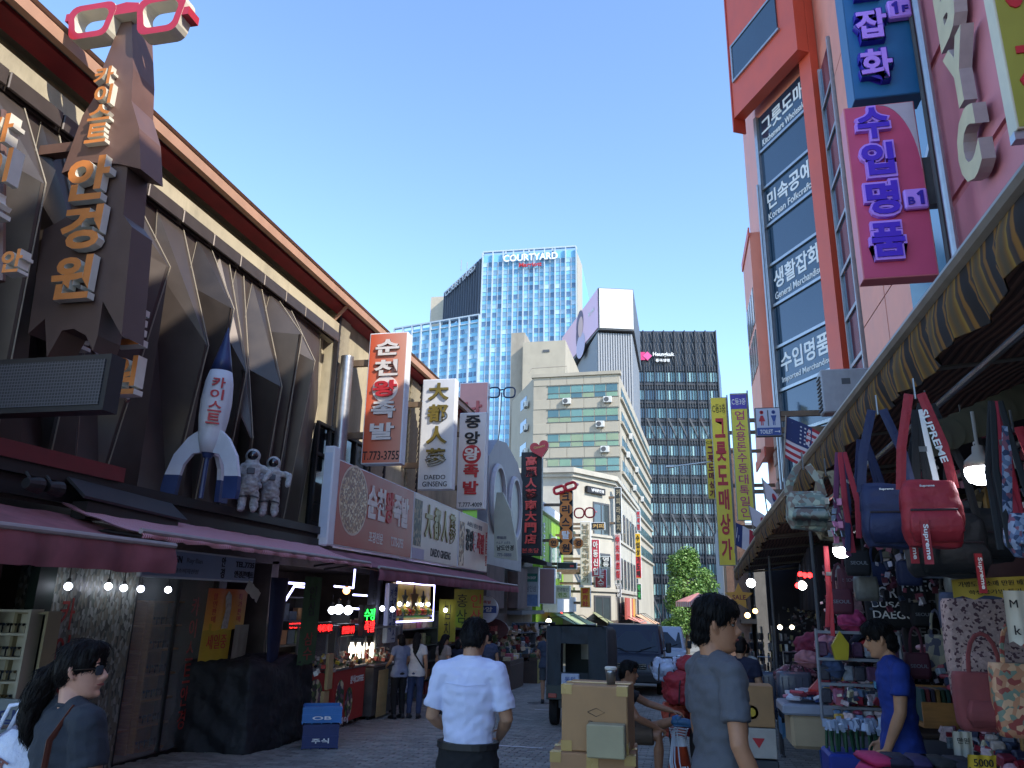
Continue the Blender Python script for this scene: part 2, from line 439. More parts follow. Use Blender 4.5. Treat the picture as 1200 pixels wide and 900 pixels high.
# roof: eave fascia, soffit, red trim, roof top
prof = [(-9.5, 8.25), (-6.62, 8.25), (-6.62, 8.17), (-6.36, 8.17), (-6.36, 8.36), (-6.55, 8.52), (-9.5, 8.9)]
g = G(); g.prism([(-6.72, 7.76), (-6.62, 7.76), (-6.62, 7.9), (-6.66, 7.95), (-6.72, 7.95)], 1.0, 24.6); wobj(g, 'eave_fascia', m_tan, shop)
g = G(); g.prism([(-9.5, 8.1), (-6.66, 7.955), (-6.6, 7.975), (-9.5, 8.16)], 1.0, 24.6); wobj(g, 'roof', M('roof_sheet', '9c8a7c', .5, .1, 3), shop)
g = G(); g.box(-7.3, -6.73, 1, 24.6, 7.82, 7.86); wobj(g, 'soffit', m_soff, shop)
g = G(); g.prism([(-7.02, 7.68), (-6.8, 7.76), (-6.8, 7.81), (-7.02, 7.81)], 1.0, 24.6); wobj(g, 'soffit_trim', m_redtrim, shop)
for y in (5.2, 13.95, 20.5):
    g = G(); g.tube([(-7.1, y, 7.35), (-6.7, y, 7.78)], .04, 6); wobj(g, 'eave_bracket', m_tan, shop)
# siding strips + posts right of the panels
m_sid = M('siding', 'a79e88', .85, .1, 3, .2, dirt=.4)
slat = piece('siding_board', G().cbox((0, 0, 0), (.05, 1, .16), ry=.2), m_sid)
for (y0, y1, z0, z1) in ((14.3, 14.75, 5.2, 7.6), (16.3, 17.2, 3.8, 7.6), (18.9, 19.6, 3.6, 7.6)):
    z = z0
    while z < z1:
        place(slat, shop, (-7.0+7.6, (y0+y1)/2-9, z-gz(9)), scale=(1, y1-y0, 1)); z += .17
for y in (14.22, 16.2, 17.3, 19.7): 
    g = G(); g.box(-7.05, -6.96, y-.04, y+.04, 3.0, 7.75); wobj(g, 'wall_post', m_darkwood, shop)
# shadowed recess + first floor window
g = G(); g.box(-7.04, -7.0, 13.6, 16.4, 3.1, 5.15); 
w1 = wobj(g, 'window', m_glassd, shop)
for y in (13.65, 14.5, 15.5, 16.35):
    g = G(); g.box(-7.0, -6.94, y-.035, y+.035, 3.1, 5.2); wobj(g, 'window_frame', m_black, w1)
for z in (4.55, 5.17):
    g = G(); g.box(-6.99, -6.93, 13.6, 16.4, z-.03, z+.03); wobj(g, 'window_frame', m_black, w1)
# balcony rail of the window
g = G()
for z in (3.35, 3.75): g.tube([(-6.3, 13.2, z), (-6.35, 16.5, z+.05)], .018, 6)
g.tube([(-6.3, 13.2, 3.0), (-6.3, 13.2, 3.8)], .02, 6)
wobj(g, 'railing', M('steel', '8f9296', .35, .1, 10, metal=.9), shop)
# ledge (black double fascia)
g = G(); g.box(-7.3, -6.2, 2.0, 13.0, 2.62, 2.93); wobj(g, 'ledge', m_darkwood, shop)
g = G(); g.box(-6.2, -6.12, 2.0, 13.0, 2.86, 2.98); g.box(-6.2, -6.14, 2, 13, 2.66, 2.78); wobj(g, 'ledge_trim', m_black, shop)
g = G(); g.box(-6.11, -6.09, 2, 7.4, 2.98, 3.14); wobj(g, 'red_strip', M('dull_red', '6a2427', .6, .15, 5), shop)
# floodlight box under the ledge at left
fl = thing('floodlight_box', 'dented black sign hood mounted under the ledge above the near red awning', 'light box', (-6.0, 7.6, 2.6))
g = G(); g.slab((-6.1, 6.6, 2.92), (-6.1, 8.3, 2.86), (-5.85, 8.3, 2.66), (-5.85, 6.6, 2.72), .03); wobj(g, 'hood', M('scuffed_black', '302e30', .45, .3, 5), fl)
g = G(); g.box(-6.08, -5.9, 6.7, 8.2, 2.5, 2.68); wobj(g, 'box_body', m_black, fl)
for y in (6.3, 6.05):
    s_ = thing('spotlight', 'small black spotlight clamped to the ledge, '+('right' if y > 6.2 else 'left')+' one of the pair at the far left', 'spotlight', (-5.95, y, 2.75), group=None)
    g = G(); g.lathe([(.05, -.1), (.075, 0), (.08, .06), (.065, .065)], (0, 0, 0), 12, axis='y'); o = g.obj('lamp_body', m_black, s_)
    g = G(); g.tube([(0, 0, 0), (-.1, -.02, .12)], .015, 6); g.obj('arm', m_black, s_)
    g = G(); g.lathe([(.001, .0), (.06, .0)], (0, .066, 0), 12, axis='y'); g.obj('lens', M('lens_glass', '8a9099', .1, 0), s_)

# --- ground floor of the shop
m_shopd = M('shop_dark_wall', '544a44', .8, .3, 3, .2)
gf = -8.6
g = G(); g.box(-12, gf-.05, 3, 24.6, -.9, 2.9); wobj(g, 'back_wall', m_shopd, shop)
g = G(); g.box(-12, -7.0, 3, 24.6, 2.35, 2.9); wobj(g, 'shop_ceiling', m_shopd, shop)
for y in (5.2, 10.9, 12.6, 17.6, 21.0, 24.5):
    g = G(); g.box(-8.6, -7.0, y-.12, y+.12, -.9, 2.4); wobj(g, 'partition', m_shopd, shop)
g = G(); g.box(-7.02, -6.98, 5.1, 6.9, -.4, 2.4); wobj(g, 'red_wall', M('maroon_wall', '4a1518', .6, .2, 3), shop)
m_green = M('dark_green_metal', '1d2b26', .5, .2, 5)
g = G(); g.box(-7.05, -6.93, 7.35, 7.6, -.4, 2.4); wobj(g, 'green_post', m_green, shop)
# granite clad column with patterned stone
m_gran = Mvor('mottled_stone', ['59605a', '3f4440', '7b807a', '6c6a5e', '2f3331', '8d918c'], 30, .4, (1, 1, .5), .5)
g = G(); g.box(-7.45, -6.98, 7.62, 9.05, -.4, 2.4); wobj(g, 'stone_column', m_gran, shop)
m_redl = M('red_letter', '8e2a26', .6, .2, 8)
T = Matrix.Translation((-6.97, 0, 0)) @ Matrix.Rotation(PI/2, 4, 'Z')
g = G(); g.vtext('카이스트', 7.9, 1.75, .1, .22, mi=0, depth=.004, bold=.01, T=T); wobj(g, 'lettering', m_redl, shop)
# glass front with red lettering
m_glass = M('shop_glass', 'c8d2d6', .04, 0, trans=.0, alpha=.12, spec=.6)
for (y0, y1) in ((9.1, 10.0), (10.0, 10.85)):
    g = G(); g.box(-7.06, -7.05, y0, y1, -.3, 2.25)
    gl = wobj(g, 'shop_window', m_glass, shop)
    g = G(); g.box(-7.08, -7.02, y0, y0+.03, -.35, 2.3); g.box(-7.08, -7.02, y0+.03, y1, 2.25, 2.3); g.box(-7.08, -7.02, y0+.03, y1, -.36, -.27); wobj(g, 'frame', m_black, gl)
g = G(); g.vtext('카이스트안경', 10.35, 1.78, -.05, .17, depth=.004, bold=.005, T=T); wobj(g, 'lettering', M('red_vinyl', 'a23d38', .5, .1, 8), shop)
g = G(); g.box(-7.12, -6.95, 10.86, 11.06, -.4, 2.35); wobj(g, 'door_post', m_black, shop)
dm = piece('stud', G().ell((0, 0, 0), .022, 5), M('stud_white', 'c8c8c8', .5, 0))
for i in range(9): place(dm, shop, (.66, 10.96-9, 1.7-i*.22-gz(9)))
# --- display shelving behind the glass
m_wood = M('shelf_wood', 'b07d45', .5, .2, 5, .1, stretch=(1, 1, 8))
def shelf(name, label, loc, w, h, d, n, rz, mat, back, goods, gcols, seed, lab_group=None, glow=None, items=7):
    t = thing(name, label, 'shelf', loc, rz)
    for x in (-w/2, w/2-.03): G().box(x, x+.03, -d, 0, 0, h).obj('side_panel', mat, t)
    G().box(-w/2+.03, w/2-.03, -.02, 0, 0, h-.03).obj('back_panel', back, t)
    r = random.Random(seed)
    for i in range(n+1):
        z = i*(h-.03)/n
        b = G().box(-w/2+.03, w/2-.03, -d, -.02, z, z+.025).obj('shelf_board', mat, t)
        if i < n:
            hh = (h-.03)/n
            for k in range(items):
                x = -w/2+.06+(w-.12)*(k+.5)/items
                goods(t, x, -d*.5, z+.026, (w-.12)/items, hh, r, gcols)
    return t
def eyeglasses(t, x, y, z, w, h, r, cols):
    """a pair of sunglasses standing on its display nose"""
    g = G(); s = min(w*.42, .06); zz = z+min(h*.35, .09)
    for k in (-1, 1):
        g.lathe([(s*.02, 0), (s*.42, 0), (s*.45, .006), (s*.02, .006)], (x+k*s*.52, y-.01, zz), 8, 0, 'y')
        g.box(x+k*s-.003, x+k*s+.003, y, y+.05, zz+.004, zz+.01)
    g.box(x-.006, x+.006, y-.01, y-.002, zz, zz+.006)
    g.tube([(x, y+.01, z), (x, y+.01, zz)], .008, 5)
    g.obj('eyeglasses', M('frame_'+str(r.randrange(4)), r.choice(cols), .25, .1, 9), t)
def parcel(t, x, y, z, w, h, r, cols):
    hh = h*r.uniform(.35, .8); G().cbox((x, y, z+hh/2), (w*.82, .12, hh), bev=.006, rz=r.uniform(-.1, .1)).obj('goods', M('goods_'+str(r.randrange(10)), r.choice(cols), .5, .25, 14), t)
m_bk = M('shelf_back', '9a6c38', .7, .2, 6)
for i, (y, lab) in enumerate(((9.55, 'wooden sunglasses display shelf behind the glass, beside the stone column'), (10.45, 'wooden display shelf behind the glass with red lettering, nearer the black door post'))):
    shelf('display_shelf', lab, (-7.75, y, -.35), .78, 2.05, .3, 6, PI/2, m_wood, m_bk, eyeglasses, ['15100e', '3a1f12', '20242c', '4a3a20'], 5+i, items=6)
m_wr = M('white_rack', 'b9b49f', .5, .1, 5)
shelf('display_rack', 'white glasses rack with stepped rows at the far left of the shop front', (onY(2, 800, 7.2).x, 7.2, -.3), .62, 1.9, .22, 8, .2, m_wr, m_wr, eyeglasses, ['15100e', '5a1f18', '20242c'], 11, items=6)
shelf('display_rack', 'cream framed glass case with glasses along its top, left of the green post', (onY(39, 800, 7.4).x, 7.4, -.3), .36, 1.88, .25, 2, .2, M('cream_frame', '8f8464', .5, .1, 4), M('case_back', '2c2a25', .3, .1, 4), eyeglasses, ['5a1f18', '3a1f12'], 12, items=7)
# board leaning at the far left
t = thing('notice_board', 'pale grey notice board with blue and red handwriting at the left edge', 'sign', (onY(4, 800, 6.9).x, 6.9, -.25), .15)
G().box(-.28, .28, -.03, 0, .35, 1.0).obj('board', M('board_grey', '8d979a', .6, .1, 5), t)
g = G(); g.text('일', .12, .82, .18, .16, y=-.031, depth=.004); g.obj('lettering', M('blue_ink', '2a3f7a', .6, 0), t)
g = G(); g.text('할인', .1, .55, .3, .13, y=-.031, depth=.004); g.obj('lettering', m_redl, t)
# barrier rail at left bottom
t = thing('barrier', 'grey metal barrier rail low in front of the glasses racks', 'barrier', (-6.1, 6.6, gz(6.6)), PI/2)
g = G(); g.tube([(-.9, 0, 0), (-.9, 0, .78), (.5, 0, .78), (.5, 0, 0)], .02, 8); g.obj('frame', M('grey_rail', '8d8c86', .5, .1, 5), t)
G().box(-.88, .48, -.01, .01, .2, .7).obj('panel', M('rail_panel', '5d5a4e', .7, .2, 5), t)

# --- awnings -------------------------------------------------------
def awning(name, label, y0, y1, xb, zb, xf, zf, vz, mat, mval, n=None, sag=.05, ribs=True):
    t = thing(name, label, 'awning', (xb, (y0+y1)/2, zb))
    n = n or max(3, int((y1-y0)/.25)); r = random.Random(int(y0*7)); g = G(); k = 6
    rows = []
    for i in range(n+1):
        y = y0+(y1-y0)*i/n; ring = []
        for j in range(k+1):
            u = j/k; ring.append((xb+(xf-xb)*u, y, zb+(zf-zb)*u-sag*math.sin(PI*u)-(.015*abs(math.sin(i*1.9+j))) ))
        rows.append(ring)
    g.loft(rows, closed=False)
    lo = [[(p[0]-.004, p[1], p[2]-.012) for p in r_] for r_ in rows]; g.loft(lo, closed=False)
    wobj(g, 'canopy', mat, t, smooth=True)
    g = G(); rows = []
    for i in range(n*2+1):
        y = y0+(y1-y0)*i/(n*2); d = .02*math.sin(i*1.7)+r.uniform(-.008, .008)
        rows.append([(xf, y, zf), (xf+.03+d, y, zf-vz*.5), (xf+.015+d*1.6, y, zf-vz+r.uniform(-.01, .01))])
    g.loft(rows, closed=False); g.loft([[(p[0]-.008, p[1], p[2]) for p in r_] for r_ in rows], closed=False)
    wobj(g, 'valance', mval, t, smooth=True)
    g = G(); g.tube([(xf, y0, zf+.01), (xf, y1, zf+.01)], .028, 8); wobj(g, 'front_bar', M('awning_bar', '9a8f8c', .5, .1, 5), t)
    for y in ([y0+.1, y1-.1] if y1-y0 < 6 else [y0+.1, (y0+y1)/2, y1-.1]):
        g = G(); g.tube([(xb, y, zb-.35), ((xb+xf)/2, y, zb-.28), (xf, y, zf-.04)], .018, 6); wobj(g, 'awning_arm', m_black, t)
    return t
m_aw1 = M('faded_red_canvas', 'a0656a', .9, .25, 2, .5, dirt=.5)
m_aw1v = M('faded_red_valance', '8a4f54', .9, .35, 1.5, .5, dirt=.7)
m_aws = Mstripe('striped_pink_canvas', 'a9606a', 'cfa9ad', 11, 'Y', .4, .85)
m_aw2 = M('plum_canvas', '87545f', .9, .25, 2, .4, dirt=.5)
aw1 = awning('awning', 'near faded red awning with deep valance at the left edge', 2.6, 6.95, -6.15, 2.56, -5.0, 2.24, .27, m_aw1, m_aw1v)
awning('awning', 'pink and white striped awning between the near red awning and the plum one', 6.6, 12.4, -6.12, 2.66, -5.15, 2.36, .06, m_aws, m_aws, sag=.02)
awning('awning', 'long plum coloured awning below the row of shop signboards', 12.45, 23.9, -6.05, 2.62, -5.0, 2.3, .2, m_aw2, m_aw2)
# --- shop name board under the striped awning
def board(name, label, loc, rz, w, h, d=.12, face='e0ddd6', edge=None, cat='sign', group=None, frame=True, facemat=None, bev=.01):
    """lit-box sign: body, face sheet; local frame centred on loc, facing -y"""
    t = thing(name, label, cat, loc, rz, group)
    G().cbox((0, d/2, 0), (w, d, h), bev=bev).obj('sign_box', edge or m_white, t)
    G().box(-w/2+.025, w/2-.025, -.006, .003, -h/2+.025, h/2-.025).obj('sign_face', facemat or M('face_'+(face if isinstance(face, str) else 'x'), face, .4, .06, 2, dirt=.12), t)
    return t
m_ink = M('ink_black', '17161a', .6, .1, 5); m_inkr = M('ink_red', 'b3242c', .5, .1, 5); m_inkw = M('ink_white', 'dcdcda', .5, .05, 5)
m_gold = M('gold_green', '77692f', .4, .15, 8, metal=.3); m_inkgray = M('ink_grey', '6b6e75', .6, .1, 5)
def lett(t, body, cx, cz, w, h, mat, name='lettering', y=-.007, depth=.006, bold=.02, **k):
    g = G(); g.text(body, cx, cz, w, h, y=y, depth=depth, bold=bold, **k); return g.obj(name, mat, t)
def vlett(t, body, cx, z1, z0, w, mat, y=-.007, depth=.03, bold=.03, side=None, name='letter'):
    """stacked letters, each a piece of its own"""
    st = (z1-z0)/len(body)
    for i, ch in enumerate(body):
        if ch == ' ': continue
        g = G(); zc = z1-st*(i+.5); g.text(ch, 0, 0, w, st*.84, y=0, depth=depth, bold=bold, side=1 if side else None)
        o = g.obj(name, [mat, side] if side else mat, t); o.location = (cx, y, zc)
t = board('shop_sign', 'pale blue grey name board hung under the striped awning', (-6.3, 9.45, 2.16), PI/2, 2.55, .36, .06, '8e9db4')
lett(t, 'PORSCHE DESIGN', -.95, .06, .85, .09, m_ink, bold=.01); lett(t, 'STUDIO', -1.2, -.06, .35, .07, m_inkgray)
lett(t, 'Ray·Ban', -.25, .05, .34, .08, m_inkgray, bold=0); lett(t, '한국소비자선정', -.45, -.08, .6, .06, m_inkgray, bold=0)
g = G(); g.vtext('안경', .42, .16, -.15, .1, y=-.007, depth=.005); g.obj('lettering', m_ink, t)
lett(t, 'TEL.7735', .98, .07, .5, .08, m_ink); lett(t, '안경콘택트', .98, -.07, .52, .1, m_ink)

# --- rocket shaped pylon sign with glasses --------------------------
m_py = M('pylon_brown', '6f5348', .42, .1, 4, 0, metal=.15, dirt=.2)
m_pys = M('pylon_brown_dark', '57443d', .45, .1, 4, 0, metal=.15)
m_or = M('orange_letter', 'c87a3c', .5, .1, 6); m_orside = M('letter_side', 'd3cdbd', .6, .08, 6)
PY = 6.0
pyl = thing('pylon_sign', 'tall brown rocket shaped opticians sign with orange raised letters', 'sign', onY(100, 400, PY))
def P2(px, py, y=PY): v = onY(px, py, y); return (v.x, v.z)
g = G()
up_ = [P2(*p) for p in ((145, 20), (156, 19), (160, 55), (160, 90), (153, 117), (175, 145), (175, 198), (150, 193), (110, 188), (72, 203), (98, 133), (113, 112), (118, 90), (130, 45))]
up_ = [P2(*p) for p in ((143, 22), (154, 20), (156, 80), (154, 118), (163, 150), (165, 198), (140, 192), (105, 190), (72, 203), (97, 135), (112, 112), (122, 75))]
g.prism(up_, PY, PY+.36); wobj(g, 'nose_section', m_py, pyl)
dn = [P2(*p) for p in ((88, 185), (148, 185), (142, 250), (152, 264), (140, 392), (118, 352), (112, 392), (106, 410), (98, 392), (84, 384), (70, 386), (52, 418), (50, 372), (30, 390), (48, 268), (80, 250))]
g = G(); g.prism(dn, PY+.03, PY+.35); wobj(g, 'tail_section', m_pys, pyl)
arm = piece('mounting_arm', G().cbox((0, 0, 0), (1, .1, .12)), m_py)
for py_ in (182, 330):
    v = onY(60, py_, PY+.3); g = G(); g.box(-7.0, v.x+.4, PY+.2, PY+.32, v.z-.05, v.z+.07); wobj(g, 'mounting_arm', m_py, pyl)
def letters_px(t, spec, y, mats, depth, bold=.035, name='letter'):
    for ch, px, py_, wpx, hpx in spec:
        v = onY(px, py_, y); a = onY(px-wpx/2, py_, y).x; b2 = onY(px+wpx/2, py_, y).x; z1 = onY(px, py_-hpx/2, y).z; z0 = onY(px, py_+hpx/2, y).z
        g = G(); g.text(ch, (a+b2)/2, (z0+z1)/2, b2-a, z1-z0, y=y, depth=depth, bold=bold, side=1); wobj(g, name, mats, t)
letters_px(pyl, [('카', 127, 93, 22, 20), ('이', 126, 115, 20, 22), ('스', 122, 136, 25, 18), ('트', 118, 160, 24, 22)], PY, [m_or, m_orside], .07, .03)
letters_px(pyl, [('안', 110, 214, 48, 50), ('경', 102, 271, 46, 50), ('원', 91, 329, 46, 50)], PY, [m_or, m_orside], .09, .035)
# giant red glasses on the tip
gl = thing('glasses_sign', 'giant red and cream spectacles perched on the tip of the pylon sign', 'sign', onY(150, 22, PY+.3))
def ring_prism(g, outer, inner, y0, y1, mi=0, ms=1):
    n = len(outer); o = len(g.v)
    for y in (y0, y1):
        g.v += [(a, y, b) for a, b in outer]+[(a, y, b) for a, b in inner]
    for i in range(n):
        j = (i+1) % n
        g.f += [(o+i, o+j, o+n+j, o+n+i), (o+2*n+i, o+3*n+i, o+3*n+j, o+2*n+j), (o+i, o+2*n+i, o+2*n+j, o+j), (o+n+i, o+n+j, o+3*n+j, o+3*n+i)]
        g.m += [mi, mi, ms, ms]
def rrect(cx, cz, hw, hh, r, n=4, tp=0.):
    out = []
    for q, (sx_, sz) in enumerate(((1, 1), (-1, 1), (-1, -1), (1, -1))):
        for i in range(n+1):
            a = PI/2*q+PI/2*i/n
            x = cx+sx_*(hw-r)+math.cos(a)*r; z = cz+sz*(hh-r)+math.sin(a)*r
            if tp and z < cz: x = cx+(x-cx)*(1-tp)
            out.append((x, z))
    return out
m_rg = M('red_frame', 'b02a3a', .35, .08, 5); m_cs = M('cream_side', 'cfc9b6', .6, .08, 5)
GY = PY-.12
for px, py_, w2, h2 in ((106, 24, 27, 20), (187, 16, 28, 23)):
    c = P2(px, py_, GY); s_ = (P2(px+w2, py_, GY)[0]-P2(px-w2, py_, GY)[0])/2; q = s_*h2/w2
    g = G(); ring_prism(g, rrect(*c, s_, q, q*.55, tp=.14), rrect(c[0], c[1], s_*.72, q*.66, q*.4, tp=.14), GY, GY+.17); wobj(g, 'rim', [m_rg, m_cs], gl)
a = P2(131, 12, GY); b2 = P2(162, 8, GY); g = G(); g.prism([(a[0], a[1]-.07), (b2[0], b2[1]-.06), (b2[0], b2[1]+.06), ((a[0]+b2[0])/2, (a[1]+b2[1])/2+.09), (a[0], a[1]+.06)], GY+.002, GY+.168, mside=1); wobj(g, 'bridge', [m_rg, m_cs], gl)
for (px, py_, q) in ((81, 20, -1), (216, 12, 1)):
    a = P2(px, py_, GY); g = G(); g.box(a[0]-.05, a[0]+.05, GY+.004, GY+.19, a[1]-.05, a[1]+.05); wobj(g, 'hinge', [m_rg, m_cs], gl)
# second column of orange letters fixed to the facade, left edge
lf = thing('letter_sign', 'column of orange letters fixed to the facade left of and behind the brown pylon', 'sign', onX(10, 300, -6.6))
g = G(); 
for (a, b2) in (((15, 120), (0, 330)), ((165, 380), (120, 480))): pass
g.tube([onY(4, 130, 5.35), onY(2, 330, 5.35)], .03, 6); g.tube([onY(88, 380, 7.2), onY(150, 470, 7.2)], .03, 6); wobj(g, 'mounting_bar', m_py, lf)
letters_px(lf, [('카', 10, 160, 36, 32), ('이', 10, 203, 30, 38), ('스', 2, 246, 26, 30)], 5.2, [m_or, m_orside], .13, .03)
letters_px(lf, [('안', 26, 312, 24, 26)], 5.3, [m_or, m_orside], .12, .03)
letters_px(lf, [('스', 92, 402, 32, 24), ('트', 161, 388, 30, 42), ('원', 153, 444, 34, 44)], 6.7, [m_or, m_orside], .14, .03)
# LED panel
lp = thing('dot_matrix_display', 'black dot matrix display panel below the brown pylon', 'display', onY(60, 450, 5.5))
a = onY(0, 424, 5.5); b2 = onY(120, 480, 5.5); a2 = onY(-60, 424, 5.5)
g = G(); g.box(a2.x, b2.x, 5.5, 5.68, b2.z+.0, a.z+.02); wobj(g, 'housing', m_black, lp)
mled = M('led_grid', '15171c', .5, 0); N, L, b = nodes_of(mled)
tc = N.new('ShaderNodeTexCoord'); br = N.new('ShaderNodeTexBrick'); br.offset = 0; mp = N.new('ShaderNodeMapping'); mp.inputs['Rotation'].default_value[0] = PI/2
L(tc.outputs['Object'], mp.inputs[0]); L(mp.outputs[0], br.inputs[0]); br.inputs['Scale'].default_value = 1; br.inputs['Brick Width'].default_value = .03; br.inputs['Row Height'].default_value = .03; br.inputs['Mortar Size'].default_value = .004
br.inputs['Color1'].default_value = (.012, .013, .016, 1); br.inputs['Color2'].default_value = (.02, .02, .024, 1); br.inputs['Mortar'].default_value = (.07, .07, .08, 1)
L(br.outputs[0], b.inputs['Base Color'])
g = G(); g.box(a2.x, b2.x-.05, 5.49, 5.5, b2.z+.05, a.z-.03); wobj(g, 'screen', mled, lp)

# --- toy rocket and astronauts on the ledge
m_navy = M('rocket_navy', '2a3a63', .4, .12, 6); m_rw = M('rocket_white', 'c9ccd2', .5, .06, 6, dirt=.15)
rk = thing('rocket_model', 'white and blue model rocket standing on the ledge in front of the dark cladding', 'rocket', (-5.85, 8.5, 2.95)); rk.scale = (.97, .97, .93)
rk.rotation_euler = (0, math.radians(2), 0)
H = 2.35
g = G(); g.lathe([(.1, .62), (.15, .8), (.19, 1.1), (.2, 1.35), (.18, 1.62), (.145, 1.78)], n=20); g.obj('body', m_rw, rk, smooth=True)
g = G(); g.lathe([(.146, 1.78), (.11, 1.95), (.055, 2.2), (.012, 2.42), (.001, 2.45)], n=20); g.obj('nose_cone', m_navy, rk, smooth=True)
for k in range(3):
    a = math.radians(200+120*k) if k else math.radians(20)
    a = math.radians((-5, 185, 90)[k])
    R = Matrix.Rotation(a, 4, 'Z')
    out = [(.1, .98), (.3, .82), (.46, .58), (.54, .3)]; 
    fin = out+[(.33, .3), (.3, .45), (.2, .6), (.08, .62)]
    g = G(); g.prism(fin, -.03, .03); g.v = [tuple(R @ Vector(v)) for v in g.v]; f_ = g.obj('fin', m_rw, rk)
    g = G(); g.prism([(.54, .3), (.56, .12), (.55, 0), (.35, 0), (.33, .3)], -.035, .035); g.v = [tuple(R @ Vector(v)) for v in g.v]; g.obj('fin_tip', m_navy, f_)
g = G(); g.vtext('카이스트', 0, 1.66, .98, .17, y=-.185, depth=.02, bold=.02); 
R = Matrix.Rotation(math.radians(32), 4, 'Z'); g.v = [tuple(R @ Vector(v)) for v in g.v]; g.obj('lettering', m_inkr, rk)
g = G(); g.tube([(0, 0, 0), (0, 0, .65)], .03, 8); g.lathe([(.05, .55), (.09, .63)], n=12); g.obj('stand_pole', m_navy, rk)
# ================================================================= SIGNBOARDS ALONG THE LEFT
def bx(px0, px1, X=-6.):   # y range on the plane x = X
    return onX(px0, 650, X).y, onX(px1, 650, X).y
m_facephoto = Mvor('food_photo', ['b98f62', '8a5a36', 'd6c39c', '6b3d28', 'c7a57a', '9d7a52'], 26, .4)
g0 = 'long signboards above the plum awning'
# orange board 12.9-16.9 ; cream board 16.9-20.6... measured from the photograph
t = board('signboard', 'long orange signboard with a round food photo, nearest of the boards over the plum awning', (-6.0, 14.75, 3.46), PI/2, 4.1, 1.54, .3, 'a53f2a', group=g0)
g = G(); g.lathe([(.001, -.012), (.62, -.012), (.62, -.002), (.001, -.002)], (-1.3, 0, .12), 28, axis='y'); g.obj('food_photo', m_facephoto, t)
g = G(); g.lathe([(.66, -.009), (.66, -.001), (.001, -.001), (.001, -.009)], (-1.3, 0, .12), 28, axis='y'); g.obj('photo_rim', M('pale_rim', 'c9b7a2', .5, .05), t)
for i, ch in enumerate('순천왕족발'):
    g = G(); g.text(ch, 0, 0, .44, .66, depth=.02, bold=.04); o = g.obj('letter', m_inkr if ch == '왕' else M('pale_letter', 'd8cfc6', .5, .05), t); o.location = (-.42+i*.47, -.008, .2)
g = G(); g.lathe([(.3, -.008), (.3, -.002), (.001, -.002), (.001, -.008)], (.52, 0, .2), 20, axis='y'); g.obj('letter_disc', M('pale_rim', 'c9b7a2'), t)
lett(t, '포장전문', -.1, -.48, .75, .22, M('pale_letter', 'd8cfc6')); lett(t, 'T.773-3755', 1.1, -.48, .75, .2, M('pale_letter', 'd8cfc6'))
t = board('signboard', 'long cream signboard with dark green Chinese characters and a photo at its left', (-6.0, 18.7, 3.46), PI/2, 3.72, 1.54, .3, 'c9c1b5', group=g0)
G().box(-1.82, -1.28, -.01, -.001, -.45, .62).obj('photo', Mvor('root_photo', ['3e4438', '6d6348', '97856a', '2e302c'], 12, .5), t)
for i, ch in enumerate('大都人蔘'):
    g = G(); g.text(ch, 0, 0, .55, .8, depth=.025, bold=.03); o = g.obj('letter', m_gold, t); o.location = (-.78+i*.68, -.008, .2)
lett(t, 'DAEDO GINSENG', .35, -.52, 1.7, .2, m_ink)
G().box(-1.84, -1.0, -.012, -.002, -.74, -.5).obj('patch', M('lilac_patch', 'a9a6b8', .6, .05), t)
t = board('signboard', 'cream signboard with black and red lettering at the far end over the plum awning', (-6.0, 22.3, 3.46), PI/2, 3.3, 1.54, .3, 'cfc2b4', group=g0)
G().box(-1.6, -1.1, -.01, -.001, -.7, .5).obj('photo', Mvor('root_photo2', ['8d6a4a', 'b59a74', '5c4a3a', 'd6c6a8'], 10, .5), t)
for i, ch in enumerate('중앙왕족발'):
    g = G(); g.text(ch, 0, 0, .36, .6, depth=.02, bold=.03)
    o = g.obj('letter', M('pale_letter', 'd8cfc6') if ch == '왕' else (m_ink if i < 2 else m_inkr), t); o.location = (-.78+i*.43, -.012, .05)
g = G(); g.lathe([(.3, -.01), (.3, -.002), (.001, -.002), (.001, -.01)], (.08, 0, .05), 20, axis='y'); g.obj('letter_disc', m_inkr, t)
lett(t, '소문난 원조 맛집', 0, .52, 1.7, .14, m_inkgray); g = G(); g.vtext('전문점', 1.45, .5, -.6, .2, y=-.008, depth=.005); g.obj('lettering', m_inkr, t)
# white end box + silver duct
t = thing('cabinet', 'tall white sheet metal cabinet at the near end of the orange signboard', 'cabinet', (-6.08, 12.55, 2.7))
g = G(); g.cbox((0, 0, .85), (.2, .24, 1.75), bev=.015); g.obj('body', m_white, t)
G().box(-.07, .07, -.13, -.122, .1, 1.6).obj('door', M('white_door', 'c3ccd6', .5, .05), t)
t = thing('exhaust_duct', 'ribbed silver exhaust duct rising beside the tall orange hanging sign', 'duct', (-6.75, 14.25, 4.3))
pr_ = []
for i in range(70): z = i*.035; pr_ += [(.125, z), (.14, z+.017)]
g = G(); g.lathe(pr_, n=14); g.obj('pipe', M('galvanised', '9fa3a8', .35, .1, 10, metal=.8), t, smooth=True)
